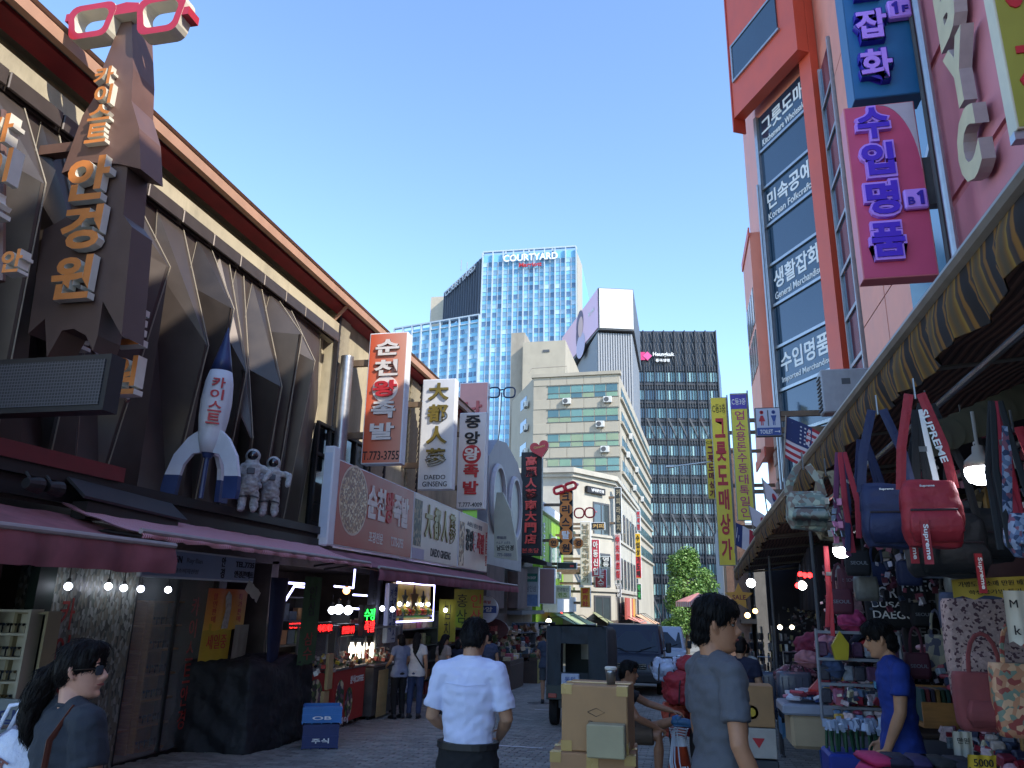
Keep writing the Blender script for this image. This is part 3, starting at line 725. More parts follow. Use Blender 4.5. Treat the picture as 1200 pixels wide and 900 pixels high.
# hanging signs (face the camera)
def hsign(name, label, TL, BR, Y, d, face, edge=None, facemat=None, arms=True, wallx=-7.0, group=None, bracket=None):
    a = onY(*TL, Y); b2 = onY(*BR, Y); w = b2.x-a.x; h = a.z-b2.z
    t = board(name, label, ((a.x+b2.x)/2, Y, (a.z+b2.z)/2), 0, w, h, d, face, edge, facemat=facemat, group=group)
    if arms:
        for z in (-h*.28, h*.28):
            l = a.x-wallx if wallx < a.x else wallx-b2.x
            s_ = -1 if wallx < a.x else 1
            g = G(); x0, x1 = sorted((s_*w/2, s_*(w/2+l))); g.box(x0, x1, d*.3, d*.3+.1, z-.07, z+.07); g.obj('mounting_arm', bracket or M('arm_brown', '6d5a48', .7, .2, 5), t)
    return t, w, h
mg = M('orange_sunlit_fade', 'c2522a', .45, 0)  # orange face with sunlight painted in: paler towards the right
N, L, b = nodes_of(mg); tc = N.new('ShaderNodeTexCoord'); sp = N.new('ShaderNodeSeparateXYZ'); cr = N.new('ShaderNodeValToRGB'); mr = N.new('ShaderNodeMapRange')
mr.inputs[1].default_value = -.5; mr.inputs[2].default_value = .5; L(tc.outputs['Object'], sp.inputs[0]); L(sp.outputs[0], mr.inputs[0]); L(mr.outputs[0], cr.inputs[0])
cr.color_ramp.elements[0].color = (*lin('c8481c'), 1); cr.color_ramp.elements[1].color = (*lin('cf9880'), 1); L(cr.outputs[0], b.inputs['Base Color'])
gh = 'tall hanging shop signs on the left'
t, w, h = hsign('hanging_sign', 'tall orange hanging sign with a red character in a pale disc', (434, 391), (469, 543), 14.75, .28, 'c2522a', facemat=mg, group=gh)
pl = M('pale_letter', 'd8cfc6'); vs_ = M('letter_dark_side', '4b4c52', .6, .1)
st = (h*.9)/5.6; z = h*.46
for i, ch in enumerate('순천왕족발'):
    zc = z-st*(i+.5)
    if ch == '왕':
        g = G(); g.lathe([(w*.33, -.02), (w*.33, -.002), (.001, -.002), (.001, -.02)], (0, 0, zc), 24, axis='y'); g.obj('letter_disc', pl, t)
    g = G(); g.text(ch, 0, 0, w*.62, st*.78, depth=.04, bold=.035, side=1); o = g.obj('letter', [m_inkr if ch == '왕' else pl, m_inkr if ch == '왕' else vs_], t); o.location = (0, -.022 if ch == '왕' else -.006, zc)
lett(t, 'T.773-3755', 0, -h*.44, w*.92, h*.065, m_ink, bold=.01)
t, w, h = hsign('hanging_sign', 'tall white hanging sign with gold Chinese characters', (496, 445), (529, 573), 18.5, .3, 'c9cbcd', group=gh)
for i, ch in enumerate('大都人蔘'):
    g = G(); g.text(ch, 0, 0, w*.62, h*.16, depth=.05, bold=.03, side=1); o = g.obj('letter', [m_gold, M('gold_side', '4a4426', .6)], t); o.location = (0, -.006, h*.38-i*h*.2)
lett(t, 'DAEDO', 0, -h*.395, w*.62, h*.04, m_ink, bold=.01); lett(t, 'GINSENG', 0, -h*.455, w*.72, h*.045, m_ink, bold=.01)
t, w, h = hsign('hanging_sign', 'tall cream hanging sign with a red disc and a telephone number at its foot', (539, 484), (567, 596), 21.75, .3, 'd2cbc6', group=gh)
for i, ch in enumerate('중앙왕족발'):
    zc = h*.40-i*h*.172; mm = m_ink if i < 2 else m_inkr
    if ch == '왕': g = G(); g.lathe([(w*.34, -.02), (w*.34, -.002), (.001, -.002), (.001, -.02)], (0, 0, zc), 24, axis='y'); g.obj('letter_disc', m_inkr, t); mm = pl
    g = G(); g.text(ch, 0, 0, w*.56, h*.135, depth=.03, bold=.03); o = g.obj('letter', mm, t); o.location = (0, -.022 if ch == '왕' else -.006, zc)
lett(t, 'T.777-4009', 0, -h*.46, w*.85, h*.045, m_ink, bold=.01)
t, w, h = hsign('hanging_sign', 'faded pink hanging sign half hidden behind the cream one', (539, 449), (570, 530), 26.0, .3, 'b9807c', group=gh)
lett(t, '남', 0, h*.1, w*.6, h*.26, M('pink_ink', 'a04a4a'), depth=.04, bold=.03)
# blue wire spectacles up high
gl = thing('glasses_sign', 'dark blue outline spectacles standing against the glass tower beside the pink sign', 'sign', onY(588, 465, 26.3))
for px in (579, 597):
    c = onY(px, 460, 26.3); g = G(); pp = [(a, 26.3, b_) for a, b_ in rrect(c.x, c.z, .21, .19, .12, 3)]; g.tube(pp+pp[:1], .03, 6); wobj(g, 'rim', M('navy_frame', '27334f', .4, .1), gl)
a = onY(570, 452, 26.3); c = onY(588, 457, 26.3); e = onY(605, 456, 26.3)
g = G(); g.tube([(c.x-.06, 26.3, c.z), (c.x+.06, 26.3, c.z+.02)], .03, 6); g.tube([(c.x, 26.3, c.z-.1), (c.x-.05, 26.35, c.z-1.3), (c.x-.3, 27, c.z-2.4)], .02, 6); wobj(g, 'bridge', M('navy_frame', '27334f'), gl)

# ================================================================= NEXT BUILDINGS ON THE LEFT
m_conc = M('stained_concrete', '6f6a62', .9, .2, 2, .3, dirt=.5)
m_gry = M('grey_panel', '8f9198', .55, .08, 2, dirt=.2)
def simple_building(name, label, x0, x1, y0, y1, z1, mat, cat='building', cap=None, z0=None):
    zb = gz((y0+y1)/2)-.4 if z0 is None else z0
    t = thing(name, label, cat, ((x0+x1)/2, (y0+y1)/2, zb))
    g = G(); g.box(x0, x1, y0, y1, zb, z1); wobj(g, 'wall', mat, t)
    if cap:
        g = G(); g.box(x0-.08, x1+.1, y0-.08, y1+.08, z1, z1+.22); wobj(g, 'cornice', cap, t)
    return t
# grey panel building with the giant spectacles on its side
b1 = simple_building('shop_building', 'low grey shop with a curved panelled gable and big oval spectacle shapes', -12, -7.2, 24.7, 31, 3.2, m_conc)
g = G(); pf = [(24.8, 3.0), (30.6, 3.0), (30.6, 6.6), (29.5, 7.2), (27.5, 7.6), (26, 7.4), (24.8, 6.6)]
g.prism([(a, b_) for a, b_ in pf], -6.6, -6.25, ax='x'); wobj(g, 'gable_panel', m_gry, b1)
for yc in (26.1, 28.9):
    g = G(); pp = [(-6.2, yc+1.0*math.cos(2*PI*i/24), 5.3+1.15*math.sin(2*PI*i/24)) for i in range(25)]
    g.tube(pp, .11, 6); wobj(g, 'oval_rim', M('pale_grey_rim', 'b4b6bc', .5, .05), b1)
    g = G(); g.prism([(yc+.95*math.cos(2*PI*i/24), 5.3+1.1*math.sin(2*PI*i/24)) for i in range(24)], -6.24, -6.21, ax='x'); wobj(g, 'oval_lens', M('oval_grey', '6d7078', .4, .05), b1)
g = G(); g.box(-6.3, -6.2, 24.8, 27.4, 1.6, 3.0); wobj(g, 'fascia_panel', M('brown_fascia', '6b5a55', .8, .25, 3, dirt=.4), b1)
g = G(); g.box(-7.25, -6.9, 24.6, 31, -1.2, 1.4); wobj(g, 'shop_front', m_shopd, b1)
# tapered beige sign
mb = M('sail_sign', 'a3a596', .5, .08, 2, dirt=.3)
t = thing('tapered_sign', 'tall beige tapering sign of an opticians in front of the grey ovals', 'sign', onY(592, 655, 24.4))
g = G(); g.prism([P2(579, 653, 24.4), P2(606, 657, 24.4), P2(604, 630, 24.4), P2(598, 598, 24.4), P2(589, 577, 24.4), P2(582, 577, 24.4), P2(579, 600, 24.4)], 24.4, 24.6); wobj(g, 'sign_face', mb, t)
for s_, px, py_, w_, h_, mm in (('남도안경', 592, 642, 21, 6.5, m_ink), ('775-0888', 591, 650, 18, 4, m_inkgray), ('眼鏡店', 588, 630, 12, 4, m_inkgray), ('ナムド メガネ', 590, 636, 18, 3.5, m_inkgray)):
    c = onY(px, py_, 24.4); k_ = 24.4/926
    g = G(); g.text(s_, c.x, c.z, w_*k_, h_*k_, y=24.395, depth=.01, bold=.02); wobj(g, 'lettering', mm, t)
# black sign with heart
t, w, h = hsign('hanging_sign', 'tall black hanging sign with glowing red Chinese characters', (611, 530), (634, 651), 31.7, .35, '17161a', edge=m_black, facemat=m_ink, group=gh, wallx=-7.2)
m_rneon = M('red_neon', 'd8483e', .4, 0, emit=0); 
g = None
for i, ch in enumerate('高麗人蔘南大門店'):
    g = G(); g.text(ch, 0, 0, w*.55, h*.095, depth=.05, bold=.03); o = g.obj('letter', m_rneon, t); o.location = (0, -.006, h*.41-i*h*.108)
lett(t, '본초당', 0, -h*.455, w*.8, h*.045, m_rneon)
ht = thing('heart_sign', 'red heart shaped sign on top of the black hanging sign', 'sign', onY(633, 526, 31.5))
def heart(cx, cz, s): return [(cx+s*.062*16*math.sin(a)**3, cz+s*.062*(13*math.cos(a)-5*math.cos(2*a)-2*math.cos(3*a)-math.cos(4*a))) for a in [2*PI*i/28 for i in range(28)]]
c = onY(634, 526, 31.4); g = G(); g.prism(heart(0, 0, .42), -.1, .1); o = g.obj('heart', M('heart_red', 'b5252c', .35, .05), ht, loc=(0, 0, 0)); o.rotation_euler.y = -.25
g = G(); g.text('Ginseng', 0, .06, .5, .15, y=-.102, depth=.01); o = g.obj('lettering', M('heart_gold', 'c9a060'), ht); o.rotation_euler.y = -.25
# small vertical neon left of black sign
t, w, h = hsign('small_sign', 'small dark sign with red characters left of the black hanging sign', (602, 577), (610, 612), 30, .2, '2a2024', facemat=m_ink, wallx=-7.2)
vlett(t, '特價店', 0, h*.46, -h*.46, w*.7, m_rneon)
# concrete-stained shop + teal faced box + pink box
b2_ = simple_building('shop_building', 'brown stained low shop beyond the plum awning with a grey canopy', -12, -6.9, 31, 36.5, 4.2, m_conc)
g = G(); g.box(-6.9, -6.3, 31.1, 36.4, 1.35, 1.5); wobj(g, 'canopy', M('grey_canopy', '5e6063', .6, .1, 4), b2_)
g = G(); g.box(-6.9, -6.5, 31.2, 33.2, 1.6, 3.2); wobj(g, 'fascia_panel', M('brown_fascia'), b2_) if 'brown_fascia' in _mats else None
t, w, h = hsign('signboard', 'square white signboard with green stripes on top', (610, 664), (631, 711), 34, .3, 'a8b4bd', group=None, arms=False)
G().box(-w/2+.05, w/2-.05, -.012, -.004, h*.12, h*.33).obj('stripe', M('teal_stripe', '2c7a70', .5), t)
G().box(-w/2+.05, w/2-.05, -.012, -.004, -.48*h, -.2*h).obj('stripe', M('blue_patch', '5f7ea8', .5), t)
lett(t, 'GREEN SHOP', 0, h*.22, w*.7, h*.07, m_inkw, y=-.013); lett(t, '홍삼인삼', 0, -h*.05, w*.75, h*.16, m_inkgray, bold=.01)
t, w, h = hsign('signboard', 'blank dusty pink signboard beside the green striped one', (632, 666), (650, 708), 35.5, .3, '9b7a77', arms=False)
t = thing('roof_hood', 'dark projecting roof hood above the green striped signboard', 'canopy', onY(622, 660, 34))
a = onY(607, 652, 33.7); b_ = onY(643, 663, 33.7); g = G(); g.prism([(a.x, a.z), (a.x+.3, a.z+.1), (b_.x, b_.z+.15), (b_.x, b_.z), (a.x, a.z-.2)], 33.2, 34.6); wobj(g, 'hood', m_darkwood, t)
# green building
m_lime = M('lime_panel', '7fae2e', .5, .08, 2, dirt=.1)
gb = thing('shop_building', 'lime green panelled corner shop with white trims', 'building', (-9, 41, gz(41)))
x_g = -6.9
g = G(); g.box(-12, x_g, 37.5, 46.2, -1.6, 6.3); wobj(g, 'wall', m_lime, gb)
for y in [37.9+i*.92 for i in range(9)]:
    g = G(); g.box(x_g+.003, x_g+.05, y, y+.86, 2.6, 6.2); wobj(g, 'cladding_panel', m_lime, gb)
g = G(); g.box(-12.1, x_g+.25, 37.3, 46.2, 6.3, 6.75); wobj(g, 'parapet', m_white, gb)
g = G(); g.box(x_g+.06, x_g+.8, 39, 46.2, 1.4, 2.2); wobj(g, 'fascia', m_white, gb)
g = G(); g.box(-12, -6.7, 37.4, 37.5, 2.2, 6.2); wobj(g, 'end_panel', m_lime, gb)
g = G(); g.box(x_g+.05, x_g+.1, 41.0, 44.5, 3.2, 5.4); wi = wobj(g, 'window', M('teal_glass', '5f8f86', .12, .05, 3, spec=.8), gb)
for y in (41.0, 42.7, 44.4):
    g = G(); g.box(x_g+.1, x_g+.16, y, y+.1, 3.15, 5.45); wobj(g, 'window_frame', m_white, wi)
T = Matrix.Translation((x_g+.06, 39.2, 0)) @ Matrix.Rotation(PI/2, 4, 'Z')
g = G(); g.vtext('안경콘택트', 0, 5.9, 2.9, .5, T=T, depth=.03); wobj(g, 'lettering', m_white, gb)
t, w, h = hsign('hanging_sign', 'sign of orange octagon tiles with black characters stacked below red glasses', (656, 575), (671, 650), 38, .3, '202124', facemat=m_ink, wallx=-7, edge=m_black, group=gh)
m_oct = M('octagon_orange', 'c9762c', .5, .08)
for i, ch in enumerate('크리스탈원'):
    zc = h*.40-i*h*.2; r_ = w*.54
    g = G(); g.prism([(r_*math.cos(PI/8+k*PI/4), zc+r_*math.sin(PI/8+k*PI/4)) for k in range(8)], -.12, -.01); pp = g.obj('tile', m_oct, t)
    g = G(); g.text(ch, 0, zc, r_*1.1, r_*1.15, y=-.125, depth=.02, bold=.03); g.obj('lettering', m_inkw if ch == '탈' else m_ink, pp)
for s_, ch in ((-1, '안'), (1, '경')):
    zc = h*.40-3.62*h*.2; r_ = w*.4; cx = s_*w*.95
    g = G(); g.prism([(cx+r_*math.cos(PI/8+k*PI/4), zc+r_*math.sin(PI/8+k*PI/4)) for k in range(8)], -.1, 0); pp = g.obj('tile', m_oct, t)
    g = G(); g.text(ch, cx, zc, r_*1.1, r_*1.1, y=-.105, depth=.02, bold=.03); g.obj('lettering', m_ink, pp)
def specs(label, pts, Y, hw, hh, rad, mat, tilt=0., arms=True):
    t = thing('glasses_sign', label, 'sign', onY(*pts, Y)); t.rotation_euler.y = -tilt
    for s_ in (-1, 1):
        g = G(); pp = [(a, 0, b_) for a, b_ in rrect(s_*hw*1.12, 0, hw, hh, min(hw, hh)*.8, 3)]; g.tube(pp+pp[:1], rad, 6); g.obj('rim', mat, t)
    g = G(); g.tube([(-hw*.15, 0, hh*.3), (hw*.15, 0, hh*.3)], rad, 6); g.obj('bridge', mat, t)
    if arms: g = G(); g.tube([(hw*2.1, 0, hh*.3), (hw*2.3, .4, hh*.3)], rad, 6); g.tube([(-hw*2.1, 0, hh*.3), (-hw*2.3, .4, hh*.3)], rad, 6); g.obj('temple', mat, t)
    return t
m_redf = M('bright_red_frame', 'b9252b', .35, .05)
specs('thick red rectangular spectacles tilted above the octagon tile sign', (662, 572), 37.8, .27, .16, .08, m_redf, tilt=.3)
specs('thin round red spectacles standing out in front of the white building', (685, 601), 40, .25, .25, .045, m_redf, tilt=.03)
# dark small sign under green
t, w, h = hsign('small_sign', 'small dark green sign with a red mark below the octagon tile sign', (653, 659), (676, 667), 39, .2, '2a3330', arms=True, wallx=-7)
G().box(w*.15, w*.35, -.012, -.004, -h*.2, h*.1).obj('mark', m_rneon, t)
# green awning + others further
awning('awning', 'pale green awning of the lime green shop', 39, 46, -6.5, 1.5, -4.9, .75, .15, M('pale_green_canvas', '93a37f', .85, .1, 3), M('pale_green_canvas', '93a37f'), n=10)
awning('awning', 'faded olive awning just beyond the pale green one', 46.5, 51, -5.2, 1.4, -3.9, .6, .15, M('olive_canvas', '8a8e6a', .85, .15, 3), M('olive_canvas', '8a8e6a'), n=8)
awning('awning', 'pink awning in front of the red boards at the white building', 52, 60, -4.9, 1.6, -2.7, .75, .3, M('pink_canvas', 'c98a7c', .85, .1, 3), M('pink_canvas', 'c98a7c'), n=8)
awning('awning', 'peach striped awning beyond the pink one', 60.5, 68, -4.2, 1.5, -2.0, .5, .3, Mstripe('peach_stripe', 'cc9468', 'd8b89a', 3, 'Y'), M('peach_canvas', 'cc9468', .85, .1, 3), n=8)
t, w, h = hsign('signboard', 'yellow signboard with red characters beside the green awnings', (680, 688), (692, 712), 45, .25, 'c48a1e', wallx=-6.6)
vlett(t, '南京社', 0, h*.47, -h*.47, w*.6, m_inkr)
t, w, h = hsign('signboard', 'cream signboard with green lettering under the lime green shop', (651, 686), (668, 702), 38.6, .3, 'c3c6a6', arms=False)
lett(t, '안경할인', 0, h*.2, w*.8, h*.3, m_inkgray); lett(t, '렌즈', 0, -h*.2, w*.6, h*.35, M('leaf_ink', '6d8a2c'))
# ================================================================= WHITE CORNER BUILDING
wb = thing('corner_building', 'white three storey corner building with cornice and grey framed windows', 'building', (-6, 52, gz(52)))
m_wst = M('white_stone', 'aca79a', .8, .08, 1.5, .15, dirt=.18)
A0 = Vector((-6.3, 46.3, 0)); A1 = Vector((-4.15, 50.0, 0)); A2 = Vector((-3.45, 66.0, 0)); A3 = Vector((-14, 66, 0)); A4 = Vector((-14, 46.3, 0))
def poly_building(pts, z0, z1, mat, parent, name='wall'):
    g = G(); g.prism([(p.x, p.y) for p in pts], z0, z1, ax='z'); return wobj(g, name, mat, parent)
def off(pts, d):
    c = sum(pts, Vector())/len(pts); return [p+(p-c).normalized()*d for p in pts]
ZT = 9.35
poly_building([A0, A1, A2, A3, A4], -2, ZT, m_wst, wb)
for k, (z, hh, d) in enumerate(((ZT+.003, .22, .3), (ZT+.23, .3, .55), (5.9, .16, .12), (2.6, .18, .15))):
    if z > 8: poly_building(off([A0, A1, A2, A3, A4], d), z, z+hh, m_wst, wb, 'cornice')
    else:
        for a, b_ in ((A0, A1), (A1, A2)):
            dr = (b_-a).normalized(); n_ = Vector((dr.y, -dr.x, 0))
            g = G(); g.slab(a+Vector((0, 0, z)), b_+Vector((0, 0, z)), b_+Vector((0, 0, z+hh)), a+Vector((0, 0, z+hh)), -d if (b_-a).cross(Vector((0, 0, 1))).dot(n_) < 0 else d); wobj(g, 'string_course', m_wst, wb)
m_gf = M('grey_frame', '4a4c50', .5, .1); m_gl = M('street_glass', '3d474b', .1, .1, 2, spec=.9)
def wall_win(parent, a, b_, u, z, w, h, fr=.08, mat=None, frm=None, mull=1, proud=.05, surround=None):
    """window on wall a->b at distance u from a, centre height z"""
    dr = (b_-a).normalized(); n_ = Vector((dr.y, -dr.x, 0))
    rz = math.atan2(dr.y, dr.x); c = a+dr*u
    base = parent.location
    p = G().box(-w/2, w/2, -.02, .0, -h/2, h/2).obj('window', mat or m_gl, parent, loc=(c.x-base.x, c.y-base.y, z-base.z), rz=rz)
    p.location = p.location+n_*.012
    g = G(); g.box(-w/2-fr, -w/2, -proud, .0, -h/2-fr, h/2+fr); g.box(w/2, w/2+fr, -proud, .0, -h/2-fr, h/2+fr)
    g.box(-w/2, w/2, -proud, 0, h/2, h/2+fr); g.box(-w/2, w/2, -proud, 0, -h/2-fr, -h/2)
    for i in range(mull): x = -w/2+w*(i+1)/(mull+1); g.box(x-fr*.3, x+fr*.3, -proud+.003, 0, -h/2, h/2)
    g.obj('frame', frm or m_gf, p)
    return p
for a, b_ in ((A0, A1), (A1, A2)):
    dr = (b_-a).normalized(); g = G(); g.slab(a+Vector((0, 0, -1.9)), b_+Vector((0, 0, -1.9)), b_+Vector((0, 0, .9)), a+Vector((0, 0, .9)), -.07); g2 = G(); n_ = Vector((dr.y, -dr.x, 0))
    g.v = [tuple(Vector(v)+n_*.04) for v in g.v]; wobj(g, 'shop_front', m_shopd, wb)
for z, zz in ((7.3, 1.9), (4.2, 1.8), (1.9, 1.3)):
    wall_win(wb, A0, A1, 2.9, z-.3, 1.5, zz, .12)
    for i in range(7): wall_win(wb, A1, A2, 1.6+i*2.1, z-.3, .8, zz, .1, mull=0)
g = G(); g.box(0, 1.9, -.18, 0, -.2, .2); o = g.obj('name_panel', m_ink, wb); dr = (A1-A0).normalized(); c = A0+dr*1.2-wb.location; o.location = (c.x+.05, c.y-.05, 8.75-wb.location.z); o.rotation_euler.z = math.atan2(dr.y, dr.x)
g = G(); g.text('남대문안경', 1.05, 0, 1.3, .2, y=-.185, depth=.02); g.obj('lettering', m_inkw, o)
# signs on/near it
for (lab, TL, BR, Y, face, txt, tc_, fm) in (
    ('long cream vertical banner in front of the white building', (680, 611), (693, 686), 43, 'cfc8b6', '남대문도깨비수입상가', M('beige_ink', '8a8068'), None),
    ('red vertical banner with white lettering', (693, 632), (703, 676), 44, 'b4384a', '아동신업', m_inkw, None),
    ('crimson sign with Chinese characters below the small black sign', (697, 667), (711, 689), 44.5, '9e1f30', '正官人蔘', m_inkw, None),
    ('narrow black and gold banner at the corner of the white building', (720, 571), (729, 625), 49.5, '24251f', '커피라운지', M('beige_ink', '8a8068'), None),
    ('pale pink banner under the black and gold one', (720, 626), (728, 680), 50, 'b79090', '中央商店街', m_inkr, None),
    ('small dark shop sign above the pink awning', (721, 684), (728, 700), 50.5, '3a3a40', '만물상', m_inkw, None),
    ('yellow over red vertical banner further along', (744, 625), (752, 678), 60, 'c9a21a', '수입상가도매', m_ink, None),
    ('grey blue banner at the end of the white building', (745, 598), (751, 622), 61, '8f989e', '면세점', m_inkr, None),
    ('green and black neon sign near the end of the white building', (746, 684), (752, 703), 60.5, '1d3a2a', '약국', M('green_ink', '3fae5a'), None),
    ('small black sign with white lettering beside the crimson sign', (704, 652), (716, 665), 46, '23262c', '명동', m_inkw, None),
    ('gold lettered black panel over the ground floor of the white building', (693, 612), (709, 621), 45.8, '1c1b18', '커피', M('heart_gold'), None)):
    t, w, h = hsign('banner_sign', lab, TL, BR, Y, .18, face, arms=(Y < 50), wallx=-7.2 if Y < 48 else -4.4)
    if h > w: vlett(t, txt, 0, h*.47, -h*.47, w*.6, tc_)
    else: lett(t, txt, 0, 0, w*.8, h*.6, tc_)
    if lab.startswith('yellow over red'): G().box(-w/2+.02, w/2-.02, -.012, -.004, -h*.48, -h*.02).obj('red_half', m_inkr, t)
# red + orange hoarding in front
t = thing('hoarding', 'low red, white and orange hoarding above the pink awning', 'hoarding', (-3.9, 54, .6))
for i, c_ in enumerate(('b3564a', 'b3564a', 'cfc0a0', 'b3564a', 'd19a2c', 'a8895c')):
    g = G(); g.box(-3.62, -3.5, 51+i*1.75, 52.7+i*1.75, .95, 2.3); wobj(g, 'hoarding_panel', M('hoard_'+c_, c_, .6, .1), t)
# ================================================================= FAR BUILDINGS
def bay(name, w, h, d, mats, sill=True):
    """one window: glass pane leaf and its thin frame, template facing -y"""
    g = G(); g.box(-w/2, w/2, -.02, .05, -h/2, h/2, 0)
    t = .05
    g.box(-w/2-t, -w/2, -d, .0, -h/2, h/2, 1); g.box(w/2, w/2+t, -d, .0, -h/2, h/2, 1)
    g.box(-w/2-t, w/2+t, -d, .0, h/2, h/2+t, 1); g.box(-w/2-t, w/2+t, -d, .0, -h/2-t, -h/2, 1)
    return piece(name, g, mats)
class Face:
    """a wall plane: origin a (bottom left seen from outside) towards b"""
    def __init__(s, parent, a, b): 
        s.p = parent; s.a = Vector(a); d = Vector(b)-s.a; d.z = 0; s.w = d.length; s.d = d.normalized(); s.rz = math.atan2(s.d.y, s.d.x); s.n = Vector((s.d.y, -s.d.x, 0))
    def at(s, u, z, o=0.): v = s.a+s.d*u+s.n*o; return Vector((v.x, v.y, z))-s.p.location
    def put(s, tpl, u, z, o=0., name=None, scale=None): return place(tpl, s.p, s.at(u, z, o), s.rz, scale, name)
    def box(s, g, u0, u1, z0, z1, o0, o1, mi=0):
        R = Matrix.Translation(Vector((s.a.x, s.a.y, 0))) @ Matrix.Rotation(s.rz, 4, 'Z'); g.box(u0, u1, -o1, -o0, z0, z1, mi, R); return g
def tint(name, cols, rough=.1): return [M(name+str(i), c, rough, .12, .7, spec=.9) for i, c in enumerate(cols)]
# ---- blue glass hotel tower
YT = 236
ht_ = thing('hotel_tower', 'tall pale blue glass hotel tower with white vertical fins', 'building', (-50, YT, gz(YT)))
def tw(px, py, y=YT): return onY(px, py, y)
m_fin = M('white_fin', 'a6b4c0', .5, .04, 2); m_spand = M('blue_spandrel', '76b2d2', .35, .06, .2)
m_bluew = tint('hotel_window', ['6a8ca6', '7b9fb8', '4a6a8a', '8fb4cc', 'a5c4d6', '5f8fb0'], .15)
m_shadef = M('shaded_facet', '3b4352', .4, .1, 1)
za = tw(565, 297).z; zb_ = tw(672, 310).z; xL = tw(560, 450).x; xM = tw(565, 340).x; xR = tw(671, 340).x
base = -3.3
F0 = Vector((xM, YT, 0)); F1 = Vector((xR+1.2, YT+1, 0)); R1 = Vector((xR+1.6, YT+12, 0)); L0 = onY(523, 318, YT+28); L0.z = 0
poly = [F0, F1, R1, Vector((xR, YT+60, 0)), L0+Vector((0, 30, 0)), L0]
ztop = za-1
g = G(); g.prism([(p.x, p.y) for p in poly], base, ztop, ax='z'); wobj(g, 'core', m_spand, ht_)
f = Face(ht_, F0, F1); nb = 18; bw = f.w/nb; fh = 3.15
tp = [bay('window', bw*.8, fh*.52, .12, [m, m_fin]) for m in m_bluew]
rr = random.Random(5); cnt = 0
nrow = int((ztop-6-20)/fh); stuff = []
fin = piece('facade_fin', G().box(-.22, .22, -1.0, 0, 0, 1), m_fin)
zlo = 12
rest = G()
for r_ in range(int((ztop-zlo-1)/fh)):
    z = ztop-2-fh*(r_+.5)
    for c in range(nb):
        u = bw*(c+.5)
        if c % 1 == 0 and cnt < 210: f.put(rr.choice(tp), u, z, .04); cnt += 1
        else: f.box(rest, u-bw*.4, u+bw*.4, z-fh*.26, z+fh*.26, .04, .08)
o = wobj(rest, 'lower_windows', m_bluew[0], ht_); o['kind'] = 'stuff'
for c in range(0, nb+1, 2): f.put(fin, f.w*c/nb, zlo, 0, scale=(.8, 1, ztop-zlo+.8))
for c in range(1, nb, 2): f.put(fin, f.w*c/nb, zlo, 0, scale=(.3, .3, ztop-zlo-3))
# right return facet (cream) and left facet with fins, shade put into their dark colour
g = G(); ff = Face(ht_, F1, R1); ff.box(g, .2, ff.w-.2, zlo, ztop-1, 0.02, .3); wobj(g, 'side_wall', M('cream_side_wall', 'a39b8c', .6, .05, 1), ht_)
fl_ = Face(ht_, L0, F0); g = G(); fl_.box(g, .0, fl_.w-.3, zlo, ztop-.5, 0.02, .4); dk = wobj(g, 'side_wall', m_shadef, ht_)
fin2 = piece('side_fin', G().box(-.08, .08, -.6, 0, 0, 1), M('shaded_fin', '5b6573', .5, .1, 1))
for c in range(16): fl_.put(fin2, fl_.w*(c+.5)/16, zlo, .4, scale=(1, 1, ztop-zlo-1))
for (u0, u1, z0, z1) in ((.28, .45, ztop-28, ztop-24), (.28, .45, ztop-22, ztop-18)):
    g = G(); fl_.box(g, fl_.w*u0, fl_.w*u1, z0, z1, .4, 1.1); wobj(g, 'window', m_bluew[1], ht_)
# roof frame edge and penthouse
g = G()
for u in (0, f.w/4, f.w/2, f.w*.75, f.w): f.box(g, u-.3, u+.3, ztop, ztop+1.0, -.5, .5)
f.box(g, 0, f.w, ztop+1.0, ztop+1.5, -.5, .6); wobj(g, 'roof_frame', m_fin, ht_)
g = G(); a = tw(516, 318, YT+30); b_ = tw(540, 318, YT+30); g.box(a.x-4, b_.x, YT+32, YT+50, base, tw(516, 345, YT+30).z); wobj(g, 'rear_block', M('cream_block', 'b5aa97', .7, .08, 1), ht_)
def face_text(parent, fc, body, u, z, w, h, mat, o=.3, depth=.35, name='lettering', bold=.02, vertical=False):
    T = Matrix.Translation(Vector((fc.a.x, fc.a.y, 0))) @ Matrix.Rotation(fc.rz, 4, 'Z')
    g = G()
    if vertical: g.vtext(body, u, z+h/2, z-h/2, w, y=-o, depth=depth, bold=bold, T=T)
    else: g.text(body, u, z, w, h, y=-o, depth=depth, bold=bold, T=T)
    return wobj(g, name, mat, parent)
face_text(ht_, f, 'COURTYARD', f.w*.52, ztop-2.2, f.w*.58, 2.6, M('sign_white', 'e8e8e6', .4, .02), o=1.1)
face_text(ht_, f, 'Marriott', f.w*.52, ztop-5.0, f.w*.24, 1.5, m_inkr, o=1.1)
face_text(ht_, fl_, 'COURTYARD', fl_.w*.5, ztop-3.0, fl_.w*.8, 2.2, M('sign_grey', 'a9b0b8'), o=1.2)
for (px, py, hh) in ((541, 297, 4), (548, 296, 3), (565, 297, 6), (668, 308, 4)):
    a = tw(px, py, YT+10); g = G(); g.tube([(a.x, YT+10, ztop), (a.x, YT+10, ztop+hh)], .15, 5); wobj(g, 'mast', m_gry, ht_)
